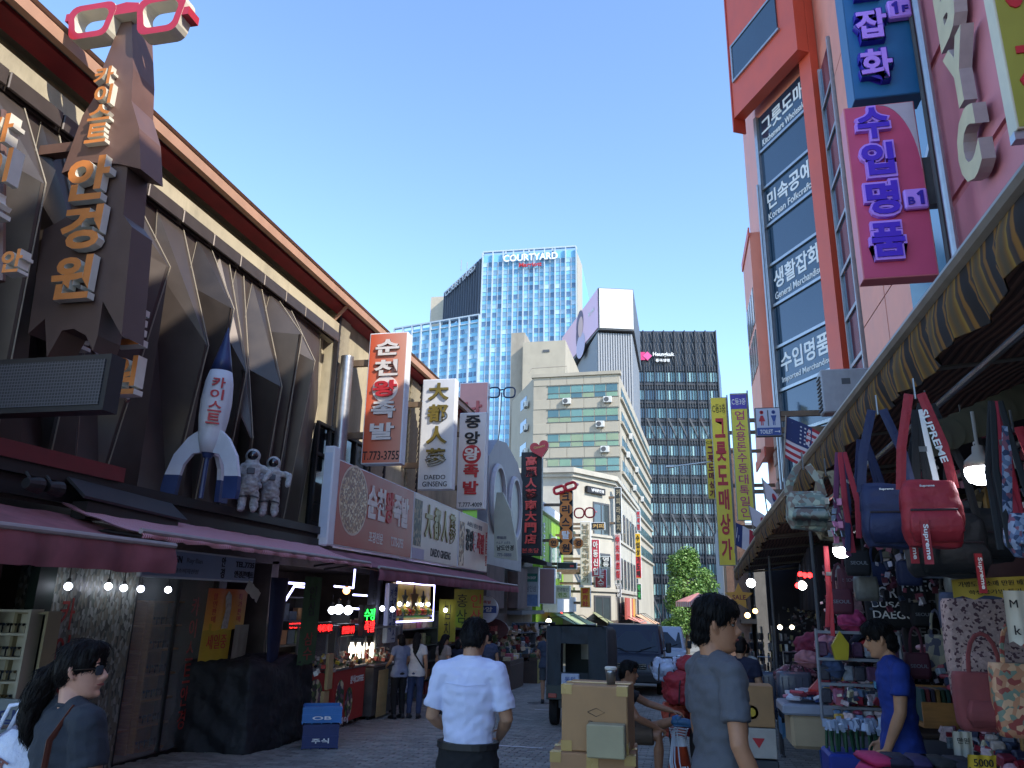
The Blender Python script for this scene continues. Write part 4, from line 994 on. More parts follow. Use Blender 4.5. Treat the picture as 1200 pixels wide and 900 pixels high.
# low wing of the hotel
wz = tw(500, 372, YT-2).z; W0 = Vector((tw(460, 400, YT).x-2.6, YT+8, 0)); W1 = Vector((xM-.3, YT-.6, 0))
hw_ = ht_
g = G(); g.prism([(W0.x, W0.y), (W1.x, W1.y), (W1.x, W1.y+40), (W0.x, W0.y+40)], base, wz-1.2, ax='z'); wobj(g, 'wing', m_spand, ht_)
fw = Face(ht_, W0, W1); nb2 = 18; bw2 = fw.w/nb2
tp2 = [bay('window', bw2*.8, fh*.52, .12, [m, m_fin]) for m in m_bluew]; rest = G(); cnt = 0
for r_ in range(int((wz-zlo-1)/fh)):
    z = wz-3.4-fh*(r_+.5)
    for c in range(nb2):
        u = bw2*(c+.5)
        if c >= 2 and cnt < 90: fw.put(rr.choice(tp2), u, z, .04); cnt += 1
        elif z > zlo: fw.box(rest, u-bw2*.4, u+bw2*.4, z-fh*.26, z+fh*.26, .04, .08)
o = wobj(rest, 'lower_windows', m_bluew[2], ht_); o['kind'] = 'stuff'
for c in range(0, nb2+1, 2): fw.put(fin, fw.w*c/nb2, zlo, 0, scale=(1.1, .8, wz-zlo))
g = G(); fw.box(g, 0, fw.w, wz, wz+.5, -.5, .8); fw.box(g, 0, fw.w, wz-2.6, wz-2.3, .1, .5); wobj(g, 'roof_frame', m_fin, ht_)
# ---- beige office block
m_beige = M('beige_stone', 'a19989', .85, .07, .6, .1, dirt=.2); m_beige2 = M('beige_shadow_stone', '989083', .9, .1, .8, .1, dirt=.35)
m_tealw = [M('teal_pane%d' % i, c, .12, .1, 1, spec=.9) for i, c in enumerate(('4c6f6a', '5f8278', '6f8a6a', '3f5d60', '7f8a62'))]
YB = 75
ob = thing('office_building', 'beige stone office block with ribbon windows and air conditioners', 'building', (-9, YB, gz(YB)))
def bp_(px, py, y=YB): return onY(px, py, y)
xa = bp_(624, 560).x; xb = bp_(728, 560).x; zt = bp_(680, 441).z
B0 = Vector((xa, YB, 0)); B1 = Vector((xb, YB-.2, 0)); B2 = Vector((-3.9, 112, 0)); B3 = onY(598, 560, 84); B3.z = 0
poly_building([B0, B1, B2, Vector((-12, 112, 0)), B3], -3, zt, m_beige, ob)
g = G(); f = Face(ob, B0, B1); f.box(g, -.2, f.w+.2, zt, zt+.35, -.6, .25); wobj(g, 'parapet', m_beige, ob)
rows_z = [bp_(680, py).z for py in (459, 487, 516, 545)]; rh = abs(bp_(680, 452).z-bp_(680, 466).z)
ac = None
def aircon(parent, loc, rz, lab=None):
    g = G(); g.cbox((0, -.22, 0), (.85, .35, .62), bev=.03, mi=0); g.lathe([(.25, -.41), (.25, -.4), (.02, -.4), (.02, -.41)], (-.12, 0, 0), 14, 1, 'y')
    g.box(-.3, -.25, -.3, .02, -.4, -.31, 1); g.box(.25, .3, -.3, .02, -.4, -.31, 1)
    return g.obj('air_conditioner', [M('ac_white', 'c9c8c2', .5, .08, 4, dirt=.2), M('ac_dark', '4a4b4d', .6, .1)], parent, loc=loc, rz=rz)
u0, u1 = f.w*.17, f.w*.985
for ri, z in enumerate(rows_z+[rows_z[-1]-2.35*(i+1) for i in range(3)]):
    g = G(); f.box(g, u0-.08, u1+.08, z-rh/2-.07, z-rh/2, -.1, .08); f.box(g, u0-.08, u1+.08, z+rh/2, z+rh/2+.07, -.1, .08); f.box(g, u0, u1, z-rh*.1-.03, z-rh*.1+.03, -.1, .07)
    fr_ = wobj(g, 'window_frame', M('window_alu', '565b5a', .5, .1), ob)
    n_ = 6; pw = (u1-u0)/n_
    for i in range(n_):
        for (zz, hh) in ((z+rh*.22, rh*.56), (z-rh*.32, rh*.36)):
            g = G(); f.box(g, u0+pw*i+.05, u0+pw*(i+1)-.05, zz-hh/2, zz+hh/2, -.12, .03); wobj(g, 'window_pane', rr.choice(m_tealw), ob)
# stone course joints as recessed slabs: proud cladding slabs
sl = piece('cladding_slab', G().cbox((0, -.03, 0), (1.72, .06, .86), bev=.012), m_beige)
for ri in range(5):
    zt_ = (zt if ri == 0 else rows_z[ri-1]-rh/2-.1); zb2 = rows_z[ri]+rh/2+.1 if ri < 4 else None
    if zb2 is None: continue
    n_ = max(1, round((zt_-zb2)/.9)); hh = (zt_-zb2)/n_
    for j in range(n_):
        for i in range(int(f.w/1.76)+1): 
            u = .88+i*1.76
            if u < f.w: f.put(sl, min(u, f.w-.9), zb2+hh*(j+.5), .0, scale=(1, 1, hh/.9))
for ri, fr in ((0, .4), (0, .87), (2, .83), (1, .78)):
    aircon(ob, f.at(f.w*fr, rows_z[ri]-rh/2-.42, .06), f.rz)
f2 = Face(ob, B1, B2)
for z in rows_z+[rows_z[-1]-2.35*(i+1) for i in range(3)]:
    for i in range(12):
        u = 1.5+i*3; g = G(); f2.box(g, u, u+2.6, z-rh/2, z+rh/2, -.02, .03); wobj(g, 'window', m_tealw[3], ob)
    g = G(); f2.box(g, .5, 37, z-rh/2-.25, z-rh/2, 0, .25); wobj(g, 'sill_band', m_beige, ob)
for i, (u, ri) in enumerate(((6, 1), (12, 2), (9, 3), (18, 3), (3, 2))): aircon(ob, f2.at(u, rows_z[ri]-1.1, .25), f2.rz)
f3 = Face(ob, B3, B0)
for z in rows_z+[rows_z[-1]-2.35]:
    g = G(); f3.box(g, f3.w*.45, f3.w*.72, z-rh*.5, z+rh*.4, -.02, .03); wobj(g, 'window', m_gl, ob)
    aircon(ob, f3.at(f3.w*.8, z-.7, .1), f3.rz)
# stair tower behind
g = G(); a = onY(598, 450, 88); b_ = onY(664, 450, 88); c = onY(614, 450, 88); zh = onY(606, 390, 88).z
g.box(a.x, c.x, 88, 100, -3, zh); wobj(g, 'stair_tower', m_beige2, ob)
g = G(); g.box(c.x, b_.x, 87, 100, -3, onY(640, 403, 88).z); wobj(g, 'stair_tower', m_beige, ob)
zz = onY(640, 403, 88).z; g = G(); v = onY(640, 411, 86.9); g.box(v.x-.4, v.x+.4, 86.9, 87, v.z-.15, v.z+.15); wobj(g, 'vent', m_gf, ob)
g = G(); pa = onY(620, 437, 76); pb_ = onY(664, 431, 76); g.tube([pa, (pa.x+.3, 76, pa.z+.5), (pb_.x, 76, pb_.z+.2), (pb_.x+.1, 76, zt+.3)], .05, 6); wobj(g, 'roof_pipe', m_beige2, ob)
# ---- grey ribbed tower with the billboard on its roof
YR = 104
rt = thing('ribbed_tower', 'grey ribbed metal tower carrying a large billboard box', 'building', (-8, YR, gz(YR)))
C0 = onY(673, 425, 122); C1 = onY(700, 400, YR); C2 = onY(741, 400, YR+1.5); zc = onY(700, 390, YR).z
for v in (C0, C1, C2): v.z = 0
g = G(); g.prism([(p.x, p.y) for p in (C0, C1, C2, Vector((C2.x, 125, 0)))], -3, zc, ax='z'); wobj(g, 'wall', M('ribbed_grey', '6f7277', .6, .08, 1), rt)
rib = piece('wall_rib', G().box(-.09, .09, -.12, 0, 0, 1), M('rib_grey', '8d9095', .5, .05, 1))
fr1 = Face(rt, C1, C2)
for i in range(14): fr1.put(rib, fr1.w*(i+.5)/14, 10, 0, scale=(1, 1, zc-10))
bb = thing('billboard', 'box billboard on the ribbed tower, white at the front and pink portrait at the side', 'billboard', (-8, YR, zc))
zt1 = onY(702, 337, YR-.6).z
D0 = onY(659, 378, 124); D1 = onY(701, 337, YR-.6); D2 = onY(742, 340, YR+.9)
for v in (D0, D1, D2): v.z = 0
g = G(); g.prism([(p.x, p.y) for p in (D0, D1, D2, Vector((D2.x, 124, 0)))], zc+.3, zt1, ax='z'); wobj(g, 'box_frame', m_gf, bb)
fb = Face(bb, D1, D2); g = G(); fb.box(g, .12, fb.w-.12, zc+.5, zt1-.15, 0, .15); wobj(g, 'front_screen', M('white_mesh', 'c6c6c4', .6, .05, 1, .1), bb)
mpk = M('pink_poster', 'c58fb0', .6, 0); N, L, b = nodes_of(mpk); tc = N.new('ShaderNodeTexCoord'); sp = N.new('ShaderNodeSeparateXYZ'); mr = N.new('ShaderNodeMapRange'); cr = N.new('ShaderNodeValToRGB')
L(tc.outputs['Object'], sp.inputs[0]); L(sp.outputs[1], mr.inputs[0]); mr.inputs[1].default_value = YR; mr.inputs[2].default_value = 124
L(mr.outputs[0], cr.inputs[0]); cr.color_ramp.elements[0].color = (*lin('d4b4cc'), 1); cr.color_ramp.elements[1].color = (*lin('e0b0b4'), 1); L(cr.outputs[0], b.inputs['Base Color'])
fs_ = Face(bb, D0, D1); g = G(); fs_.box(g, .15, fs_.w-.15, zc+.6, zt1-.2, 0, .12); po = wobj(g, 'side_poster', mpk, bb)
def disc(fc, g, u, z, ru, rz_, o, n=18, mi=0):
    T = Matrix.Translation(Vector((fc.a.x, fc.a.y, 0))) @ Matrix.Rotation(fc.rz, 4, 'Z')
    k = len(g.v); g.v += [tuple(T @ Vector((u+ru*math.cos(2*PI*i/n), -o, z+rz_*math.sin(2*PI*i/n)))) for i in range(n)]; g.f.append(tuple(range(k, k+n))); g.m.append(mi)
zm = (zc+zt1)/2; um = fs_.w*.55
g = G(); disc(fs_, g, um, zm+1.3, 2.2, 2.3, .14); disc(fs_, g, um-1.2, zm-.3, 1.2, 2.0, .14); wobj(g, 'printed_hair', M('print_hair', '5c4a60', .6, .1), po)
g = G(); disc(fs_, g, um+.5, zm+.7, 1.5, 1.7, .16); wobj(g, 'printed_face', M('print_face', 'c9a59c', .6, .05), po)
g = G(); disc(fs_, g, um+.5, zm-2.4, 2.6, 2.0, .15); wobj(g, 'printed_shirt', M('print_shirt', 'b0a6be', .6, .1), po)
face_text(bb, fs_, 'for you', fs_.w*.85, zm+.8, 3.2, 1.0, m_inkw, o=.15, depth=.02)
# ---- black glass office tower with vertical fins
YK = 160
kt = thing('office_tower', 'black office tower with fins over glass bands', 'building', (0, YK, gz(YK)))
K0 = onY(741, 388, YK); K1 = onY(838, 393, YK+3); zk = K0.z; K0.z = K1.z = 0
g = G(); g.prism([(p.x, p.y) for p in (K0, K1, Vector((K1.x+3, YK+40, 0)), Vector((K0.x, YK+40, 0)))], -3.3, zk, ax='z'); wobj(g, 'core', M('tower_black', '2b3038', .35, .1, .5), kt)
fk = Face(kt, K0, K1); per = 4.05; nb = 8; bw = fk.w/nb
m_kg = tint('tower_glass', ['6f9490', '83a59d', '54727a', '93b3ab', '3f5560'], .08)
m_kf = M('black_fin', '23262d', .45, .1, 1)
tk = [bay('window', bw*.42, 2.0, .1, [m, m_kf]) for m in m_kg]
kfin = piece('facade_fin', G().box(-.09, .09, -.5, 0, 0, 1), m_kf)
kband = piece('spandrel', G().box(-.5, .5, -.3, 0, -.5, .5), m_kf)
z = zk-9.5; i = 0; rst = G()
while z > -2:
    tall = i in (3, 8, 12)
    for c in range(nb):
        for s_ in (0, 1):
            o = fk.put(rr.choice(tk), bw*(c+.26+.5*s_), z-1.1, .03, scale=(1, 1, 1.5 if tall else 1.05))
    if tall:
        for c in range(nb):
            T = Matrix.Translation(Vector((fk.a.x, fk.a.y, 0))) @ Matrix.Rotation(fk.rz, 4, 'Z')
            g = G(); u = bw*c; g.slab(*[T @ Vector(v) for v in ((u+.1, -.25, z+1.8), (u+bw*.85, -.25, z-2.6), (u+bw*.95, -.25, z-2.6), (u+.5, -.25, z+1.8))], .2); wobj(g, 'diagonal_fin', m_gf, kt)
    fk.put(kband, fk.w/2, z-2.8, .05, scale=(fk.w, 1, .45)); 
    if not tall:
        for c in range(nb*4): fk.box(rst, bw*c/4-.06, bw*c/4+.06, z+.2, z+1.4, .0, .4)
    fk.put(kband, fk.w/2, z+.3, .0, scale=(fk.w, .6, .2))
    z -= per; i += 1
for c in range(nb+1): fk.put(kfin, bw*c, -3, .05, scale=(1.3, 1.3, zk+3))
for c in range(nb*2): fk.put(kfin, bw*(c+.5)/2*1, -3, .02, scale=(.6, .7, zk-5), name='thin_fin')
# crown screen: slim crossing blades
for c in range(nb*3):
    for k in range(3):
        T = Matrix.Translation(Vector((fk.a.x, fk.a.y, 0))) @ Matrix.Rotation(fk.rz, 4, 'Z'); u = bw*c/3; z0 = zk-.3-k*2.6
        rst.slab(*[T @ Vector(v) for v in ((u, -.3, z0), (u+bw*.2, -.3, z0-2.4), (u+bw*.26, -.3, z0-2.4), (u+bw*.06, -.3, z0))], .15)
o = wobj(rst, 'small_blades', m_gf, kt); o['kind'] = 'stuff'
face_text(kt, fk, 'Heungkuk', fk.w*.36, onY(770, 416, YK).z, 4.6, 1.1, m_inkw, o=.8)
face_text(kt, fk, '흥국생명', fk.w*.345, onY(770, 416, YK).z-1.3, 3.0, .7, m_inkw, o=.8)
u = fk.w*.12; z = onY(755, 418, YK).z
for du, dz, c_ in ((0, 0, 'c22a6a'), (.85, .0, 'd8508a')):
    T = Matrix.Translation(Vector((fk.a.x, fk.a.y, 0))) @ Matrix.Rotation(fk.rz, 4, 'Z')
    g = G(); g.prism([(u+du, z+1), (u+du+1, z), (u+du, z-1), (u+du-1, z)] if du else [(u-.9, z+.9), (u+.4, z+.9), (u+.1, z), (u+.4, z-.9), (u-.9, z-.9)], -.9-du*.1, -.6); g.v = [tuple(T @ Vector(v)) for v in g.v]; wobj(g, 'logo', M('magenta'+c_, c_, .4, .05), kt)
# ---- a few buildings that close the street behind the tree
bk = simple_building('office_building', 'grey low office block standing behind the street tree', 6, 22, 118, 140, 14, m_gry)
fb_ = Face(bk, Vector((6, 118, 0)), Vector((22, 118, 0)))
wt = bay('window', 1.3, 1.5, .1, [m_gl, m_gf])
for i in range(8):
    for k in range(5): fb_.put(wt, 1+i*2, 1.5+k*2.8, .03)
# ---- street tree
def leaf_cloud(name, parent, blobs, n, mats, size, seed, keep=1.):
    r = random.Random(seed); g = G()
    tot = sum(b_[3]**2 for b_ in blobs)
    for (x, y, z, R) in blobs:
        k = int(n*R*R/tot)
        for _ in range(k):
            d = Vector((r.gauss(0, 1), r.gauss(0, 1), r.gauss(0, 1))).normalized(); q = R*(r.random()**.34)
            p = Vector((x, y, z))+d*q*Vector((1, 1, .85)).length/1.6
            a = Vector((r.gauss(0, 1), r.gauss(0, 1), r.gauss(0, .6))).normalized(); b2 = a.cross(Vector((r.gauss(0, 1), r.gauss(0, 1), r.gauss(0, 1)))).normalized()
            s_ = size*r.uniform(.6, 1.3)
            g.add([p-a*s_, p+b2*s_*.5, p+a*s_, p-b2*s_*.5], [(0, 1, 2, 3)], r.choice((0, 0, 1, 1, 2)))
    o = wobj(g, name, mats, parent); return o
m_leaf = [M('leaf_a', '64853a', .5, .2, 4), M('leaf_b', '4c6e2c', .5, .2, 4), M('leaf_c', '7c9a4a', .5, .2, 4)]
for m in m_leaf: m.node_tree.nodes['Principled BSDF'].inputs['Transmission Weight'].default_value = 0.0
m_bark = M('bark', '4a3b2c', .9, .2, 8, .4)
def street_tree(label, x, y, h, spread, seed, n):
    z0 = gz(y); t = thing('street_tree', label, 'tree', (x, y, z0)); r = random.Random(seed)
    g = G(); g.tube([(x, y, z0), (x+.1, y, z0+h*.3), (x-.1, y, z0+h*.6), (x, y, z0+h*.9)], [.22, .17, .1, .03], 8)
    blobs = []
    for i in range(34):
        a = r.uniform(0, 2*PI); hh = r.uniform(.22, .97); q = spread*(1.05-hh*.85)*r.uniform(.3, 1); p = (x+math.cos(a)*q, y+math.sin(a)*q, z0+h*hh)
        g.tube([(x, y, z0+h*max(.2, hh-.25)), (x+math.cos(a)*q*.6, y+math.sin(a)*q*.6, z0+h*(hh-.08)), p], [.07, .04, .015], 5)
        blobs.append((*p, spread*r.uniform(.2, .33)))
    wobj(g, 'trunk', m_bark, t); leaf_cloud('crown', t, blobs, n, m_leaf, .13, seed)
    return t
tx = onY(808, 720, 72)
street_tree('leafy green street tree in front of the black office tower', tx.x-.3, 72, 8.6, 3.1, 3, 15000)
street_tree('lower green tree to the right of and behind the first street tree', onY(828, 720, 80).x, 80, 7.8, 2.6, 9, 8000)
# ================================================================= CORAL BUILDING (right)
m_coral = M('coral_panel', 'c2503a', .45, .07, 1.2, 0, dirt=.12); m_coral2 = M('coral_light', 'cf8470', .5, .07, 1.2, 0, dirt=.15)
m_redp = M('red_panel', 'a93a2c', .4, .08, 1.5)
m_bglass = M('blue_dark_glass', '1c3447', .06, .08, .8, spec=1.); m_alu = M('aluminium', 'a3a7ab', .35, .08, 6, metal=.7)
cb = thing('shopping_building', 'coral and pink clad building with blue lettered window bay', 'building', (7, 30, gz(30)))
Q0 = Vector((3.95, 30.0, 0)); Q1 = Vector((5.9, 26.3, 0)); Q2 = Vector((5.9, 14.6, 0)); Q3 = Vector((3.95, 35.0, 0))
HC = 32
poly_building([Q0, Q1+Vector((.05, 0, 0)), Q2+Vector((.05, 0, 0)), Vector((9.5, 14.6, 0)), Vector((9.5, 27, 0)), Vector((6.4, 34.0, 0)), Q3], -1.3, HC, m_coral2, cb)
fq = Face(cb, Q0, Q1)
# storey lines taken from the glazed bay
WT = onY(892, 182, 31).z
rowh = 1.75
txt = [('그릇도매', 'Kitchenware Wholesale'), ('민속공예', 'Korean Folkcrafts'), ('생활잡화', 'General Merchandise'), ('수입명품', 'Imported Merchandise')]
W0u, W1u = .18, fq.w-.78
ztop_ = 22.1
z = ztop_; pan = []
for r_ in range(9):
    z1 = z; z0 = z-rowh if r_ else z-rowh
    for k in range(1):
        g = G(); fq.box(g, W0u+.05, W1u-.05, z0+.05, z1-.05, -.02, .03); w_ = wobj(g, 'window', m_bglass, cb); pan.append((w_, z0, z1))
    g = G(); fq.box(g, W0u-.05, W1u+.05, z0-.06, z0+.05, .0, .11); wobj(g, 'mullion', m_alu, cb)
    z = z0
for u, wd in ((W0u-.12, .18), (W1u, .14)):
    g = G(); fq.box(g, u, u+wd, z, ztop_, .0, .16); wobj(g, 'mullion', m_alu, cb)
for i, (a, b2) in enumerate(txt):
    if 2*i < len(pan):
        w_, z0, z1 = pan[2*i]; uc = (W0u+W1u)/2
        T = Matrix.Translation(Vector((fq.a.x, fq.a.y, 0))) @ Matrix.Rotation(fq.rz, 4, 'Z')
        ww = (W1u-W0u)
        g = G(); g.text(a, uc+.05, z0+1.05, ww*.88, .8, y=-.035, depth=.012, bold=.02, T=T); wobj(g, 'lettering', m_inkw, w_)
        g = G(); g.text(b2, uc+.05, z0+.36, ww*.88, .3, y=-.035, depth=.012, bold=.01, T=T); wobj(g, 'lettering', m_inkw, w_)
# coral pier, upper overhang with slit window
g = G(); fq.box(g, W1u+.14, fq.w+.02, -1.2, HC, 0, .35); wobj(g, 'pier', m_coral, cb)
o0 = 0.55
g = G(); fq.box(g, -.3, fq.w+.0, ztop_+.15, HC, .36, .36+.5); wobj(g, 'overhang', m_coral, cb)
g = G(); fq.box(g, .0, fq.w-1.0, 24.0, 25.7, .86, .92); w_ = wobj(g, 'window', m_bglass, cb)
g = G(); fq.box(g, -.1, fq.w-.9, 25.7, 25.8, .86, .96); fq.box(g, -.1, fq.w-.9, 23.9, 24.0, .86, .96); fq.box(g, -.1, .0, 24.0, 25.7, .86, .96); wobj(g, 'frame', m_alu, w_)
g = G(); fq.box(g, -.38, -.3, 21.6, HC, .3, .9); wobj(g, 'edge_trim', m_redp, cb)
# side strip of glass beyond the pier (faces the street)
fs2 = Face(cb, Q1, Q2)
for r_ in range(12):
    z0 = 1.2+r_*1.66
    g = G(); fs2.box(g, .5, 2.1, z0+.05, z0+1.6, .03, .07); wobj(g, 'window', m_bglass, cb)
    T = Matrix.Translation(Vector((fs2.a.x, fs2.a.y, 0))) @ Matrix.Rotation(fs2.rz, 4, 'Z')
    g = G(); g.slab(*[T @ Vector(v) for v in ((.42, -.08, z0-.05), (2.2, -.08, z0-.05), (2.2, -.08, z0+.07), (.42, -.08, z0+.07))], .05); wobj(g, 'mullion', m_alu, cb)
for u in (.36, 2.12): g = G(); fs2.box(g, u, u+.12, 1, 21.2, .02, .14); wobj(g, 'mullion', m_alu, cb)
# pink wall panels with joints
for c in range(4):
    for r_ in range(9):
        u0_ = 2.4+c*2.6; 
        if r_ < 4 or c < 1 or True:
            g = G(); fs2.box(g, u0_+.02, u0_+2.56, 1.0+r_*2.3, 1.0+r_*2.3+2.26, .01, .06); wobj(g, 'cladding_panel', m_coral2, cb)
# big glass with diagonal bars behind the signs
for c in range(3):
    g = G(); fs2.box(g, 7.4+c*1.9, 7.4+c*1.9+1.8, 6.5, 14.5, .07, .12); w_ = wobj(g, 'window', M('sky_glass', '4d7590', .05, .05, 1, spec=1.), cb)
for (za_, zb2) in ((7, 9.8), (10.2, 13)):
    T = Matrix.Translation(Vector((fs2.a.x, fs2.a.y, 0))) @ Matrix.Rotation(fs2.rz, 4, 'Z')
    g = G(); g.slab(*[T @ Vector(v) for v in ((7.4, -.14, za_), (13, -.14, zb2), (13, -.14, zb2+.16), (7.4, -.14, za_+.16))], .05); wobj(g, 'mullion', m_alu, cb)
# far bay beyond (street-parallel)
g = G(); g.box(3.5, 3.95, 31.4, 35.0, 8.0, 17.5); wobj(g, 'far_bay', m_coral2, cb)
g = G(); g.box(3.44, 3.5, 31.3, 35.1, 17.3, 17.7); wobj(g, 'edge_trim', m_coral, cb); g = G(); g.box(3.44, 3.5, 31.3, 35.1, 7.6, 8.0); wobj(g, 'edge_trim', m_coral, cb)
for i in range(4):
    for k in range(2):
        g = G(); g.box(3.47, 3.495, 31.6+i*.85, 32.2+i*.85, 11.5+k*1.9, 13.1+k*1.9); wobj(g, 'window', m_gl, cb)
for i, x in enumerate((3.9, 3.78)):
    g = G(); g.tube([(x, 29.7-i*.0, -1), (x, 29.7-i*.0, 18.8)], .05, 8); wobj(g, 'downpipe', m_alu, cb)
for i in range(14):
    g = G(); g.cbox((3.85, 30.35+(i % 2)*.4, .8+i*.6), (.22, .7, .56), bev=.03); wobj(g, 'stone_facing', M('pink_granite', '8a6a5c', .6, .25, 10, .3), cb)
# ================================================================= BYC BUILDING (right, near)
yb = thing('clothing_store_building', 'near pink walled shop with giant cream letters and a steel pipe', 'building', (9, 8, gz(8)))
g = G(); g.box(5.15, 15, -9, 14.3, -.6, 15.0); wobj(g, 'wall', M('pink_wall', 'b4656c', .8, .08, 1.5, .1, dirt=.2), yb)
g = G(); g.box(5.0, 5.15, -9, 14.45, 14.6, 15.2); wobj(g, 'cornice', m_white, yb)
for c in range(6):
    for r_ in range(4):
        g = G(); g.box(5.09, 5.15, -8.6+c*3.8, -5.0+c*3.8, 3.2+r_*2.9, 5.9+r_*2.9); wobj(g, 'cladding_panel', M('pink_cladding', 'b8707a', .6, .08, 1.5, 0, dirt=.15), yb)
T = Matrix.Translation((5.0, 0, 0)) @ Matrix.Rotation(-PI/2, 4, 'Z')
for ch, (y_, z_, wd, hh) in {'B': (12.0, 11.75, .8, 1.3), 'Y': (11.95, 10.35, .9, 1.2), 'C': (12.0, 9.0, .85, 1.25)}.items():
    g = G(); g.text(ch, -y_, z_, wd, hh, y=0, depth=.2, bold=.06, side=1, T=T); o = wobj(g, 'letter', [M('cream_letter', 'b3a886', .5, .08, 4), M('grey_letter_side', 'a59a9a', .6, .08)], yb)
g = G(); g.tube([(4.75, 13.0, 4), (4.75, 13.0, 15)], .07, 10); wobj(g, 'steel_pipe', m_alu, yb)
g = G(); g.tube([(4.95, 13.6, 4), (4.95, 13.6, 15)], .05, 8); g.tube([(4.95, 13.9, 4), (4.95, 13.9, 15)], .05, 8); wobj(g, 'steel_pipe', m_gf, yb)
# hanging signs on the right
def one(g, cx, cz, h, y): return g.prism([(cx-h*.1, cz-h*.5), (cx+h*.12, cz-h*.5), (cx+h*.12, cz+h*.5), (cx-.02*h, cz+h*.5), (cx-h*.28, cz+h*.3), (cx-h*.2, cz+h*.16), (cx-h*.1, cz+h*.22)], y-.02, y)
m_pur = M('violet_glow', '4a22c0', .4, .02); m_lil = M('lilac_glow', 'b98af0', .4, .02)
m_pur2 = M('deep_violet', '2e1c9c', .4, .02)
t, w, h = hsign('hanging_sign', 'big blue hanging sign with lilac letters and a 1F plate', (979, -62), (1084, 108), 14, .55, '23689c', arms=False, facemat=M('blue_face', '1f6396', .45, .06, 2), edge=M('blue_edge', '1d5480', .45, .06, 2), group='tall hanging signs on the right')
for ch, zf in (('활', .2), ('잡', -.08), ('화', -.33)):
    g = G(); g.text(ch, 0, 0, w*.5, h*.2, depth=.16, bold=.09); b_ = g.obj('letter', m_pur2, t); b_.location = (-w*.16, -.01, h*zf)
    g = G(); g.text(ch, 0, 0, w*.45, h*.18, depth=.03, bold=.03); g.obj('letter_face', m_lil, b_, loc=(0, -.165, 0))
g = G(); g.cbox((w*.28, -.1, h*.0), (w*.34, .16, w*.34), bev=.03); pl_ = g.obj('floor_plate', m_lil, t); g = G(); one(g, w*.22, 0, w*.22, -.185); g.obj('lettering', m_pur2, pl_); g = G(); g.text('F', w*.35, -h*.012, w*.09, w*.12, y=-.185, depth=.02, bold=.02); g.obj('lettering', m_pur2, pl_)
g = G(); g.box(w/2, w/2+.45, .1, .4, -h*.02, h*.3); g.obj('mounting_box', m_gf, t)
t, w, h = hsign('hanging_sign', 'big crimson hanging sign with violet letters and a B1 plate', (988, 127), (1101, 322), 14, .35, 'a8325a', arms=False, facemat=M('crimson_face', 'c24a70', .45, .06, 2), edge=M('pink_edge', 'c66f78', .45, .06, 2), group='tall hanging signs on the right')
cp = [(w*.5-.03, h*.5-.03), (w*.0, h*.5-.03)]+[(w*.0+math.sin(a)*w*.48, h*.5-.03-(1-math.cos(a))*h*.4) for a in [PI/2*i/10 for i in range(1, 11)]]
g = G(); g.prism(cp, -.018, -.004); g.obj('corner_panel', M('pale_corner', 'b8aebb', .5, .05), t)
for ch, zf in (('수', .37), ('입', .155), ('명', -.07), ('품', -.305)):
    g = G(); g.text(ch, 0, 0, w*.5, h*.215, depth=.1, bold=.085); b_ = g.obj('letter', m_lil, t); b_.location = (-w*.13, -.012, h*zf)
    g = G(); g.text(ch, 0, 0, w*.44, h*.185, depth=.02, bold=.035); g.obj('letter_face', m_pur, b_, loc=(0, -.105, 0))
g = G(); g.cbox((w*.31, -.08, -h*.09), (w*.32, .12, w*.32), bev=.03); pl_ = g.obj('floor_plate', m_lil, t); g = G(); g.text('B', w*.24, -h*.105, w*.09, w*.12, y=-.145, depth=.02, bold=.02); g.obj('lettering', m_pur2, pl_); g = G(); one(g, w*.38, -h*.09, w*.22, -.145); g.obj('lettering', m_pur2, pl_)
g = G(); g.box(w/2, w/2+.45, .08, .3, -h*.1, h*.17); g.obj('mounting_box', m_gf, t)
t, w, h = hsign('hanging_sign', 'olive green sign with red characters at the top right corner', (1148, -80), (1240, 146), 9.5, .25, '8a8a34', arms=False, facemat=M('olive_face', '8f9034', .5, .06, 2), edge=M('pale_edge', 'b9b29c', .5, .05), group='tall hanging signs on the right')
for ch, zf in (('여', .15), ('가', -.22)):
    g = G(); g.text(ch, 0, 0, w*.8, h*.26, depth=.02, bold=.03); o = g.obj('letter', m_inkr, t); o.location = (.08, -.008, h*zf)
g = G(); g.box(-w/2-.02, w/2, .05, .2, -h/2-.12, -h/2-.003); g.obj('bottom_rail', m_alu, t)
# outdoor AC unit on the pink wall
t = thing('air_conditioner', 'large grey outdoor air conditioner unit at the foot of the coral pier', 'air conditioner', onY(990, 460, 19.5))
c = onY(984, 463, 19.5); g = G(); g.cbox((0, 0, 0), (1.15, .5, 1.1), bev=.03); g.obj('casing', M('ac_grey', '9a9ba0', .5, .08, 4, dirt=.2), t)
g = G()
for i in range(9): g.box(-.615, -.58, -.2, .2, -.46+i*.1, -.42+i*.1)
g.obj('grille', m_gf, t)
g = G(); g.box(-.1, .1, -.256, -.25, .15, .3); g.obj('badge', m_gf, t)
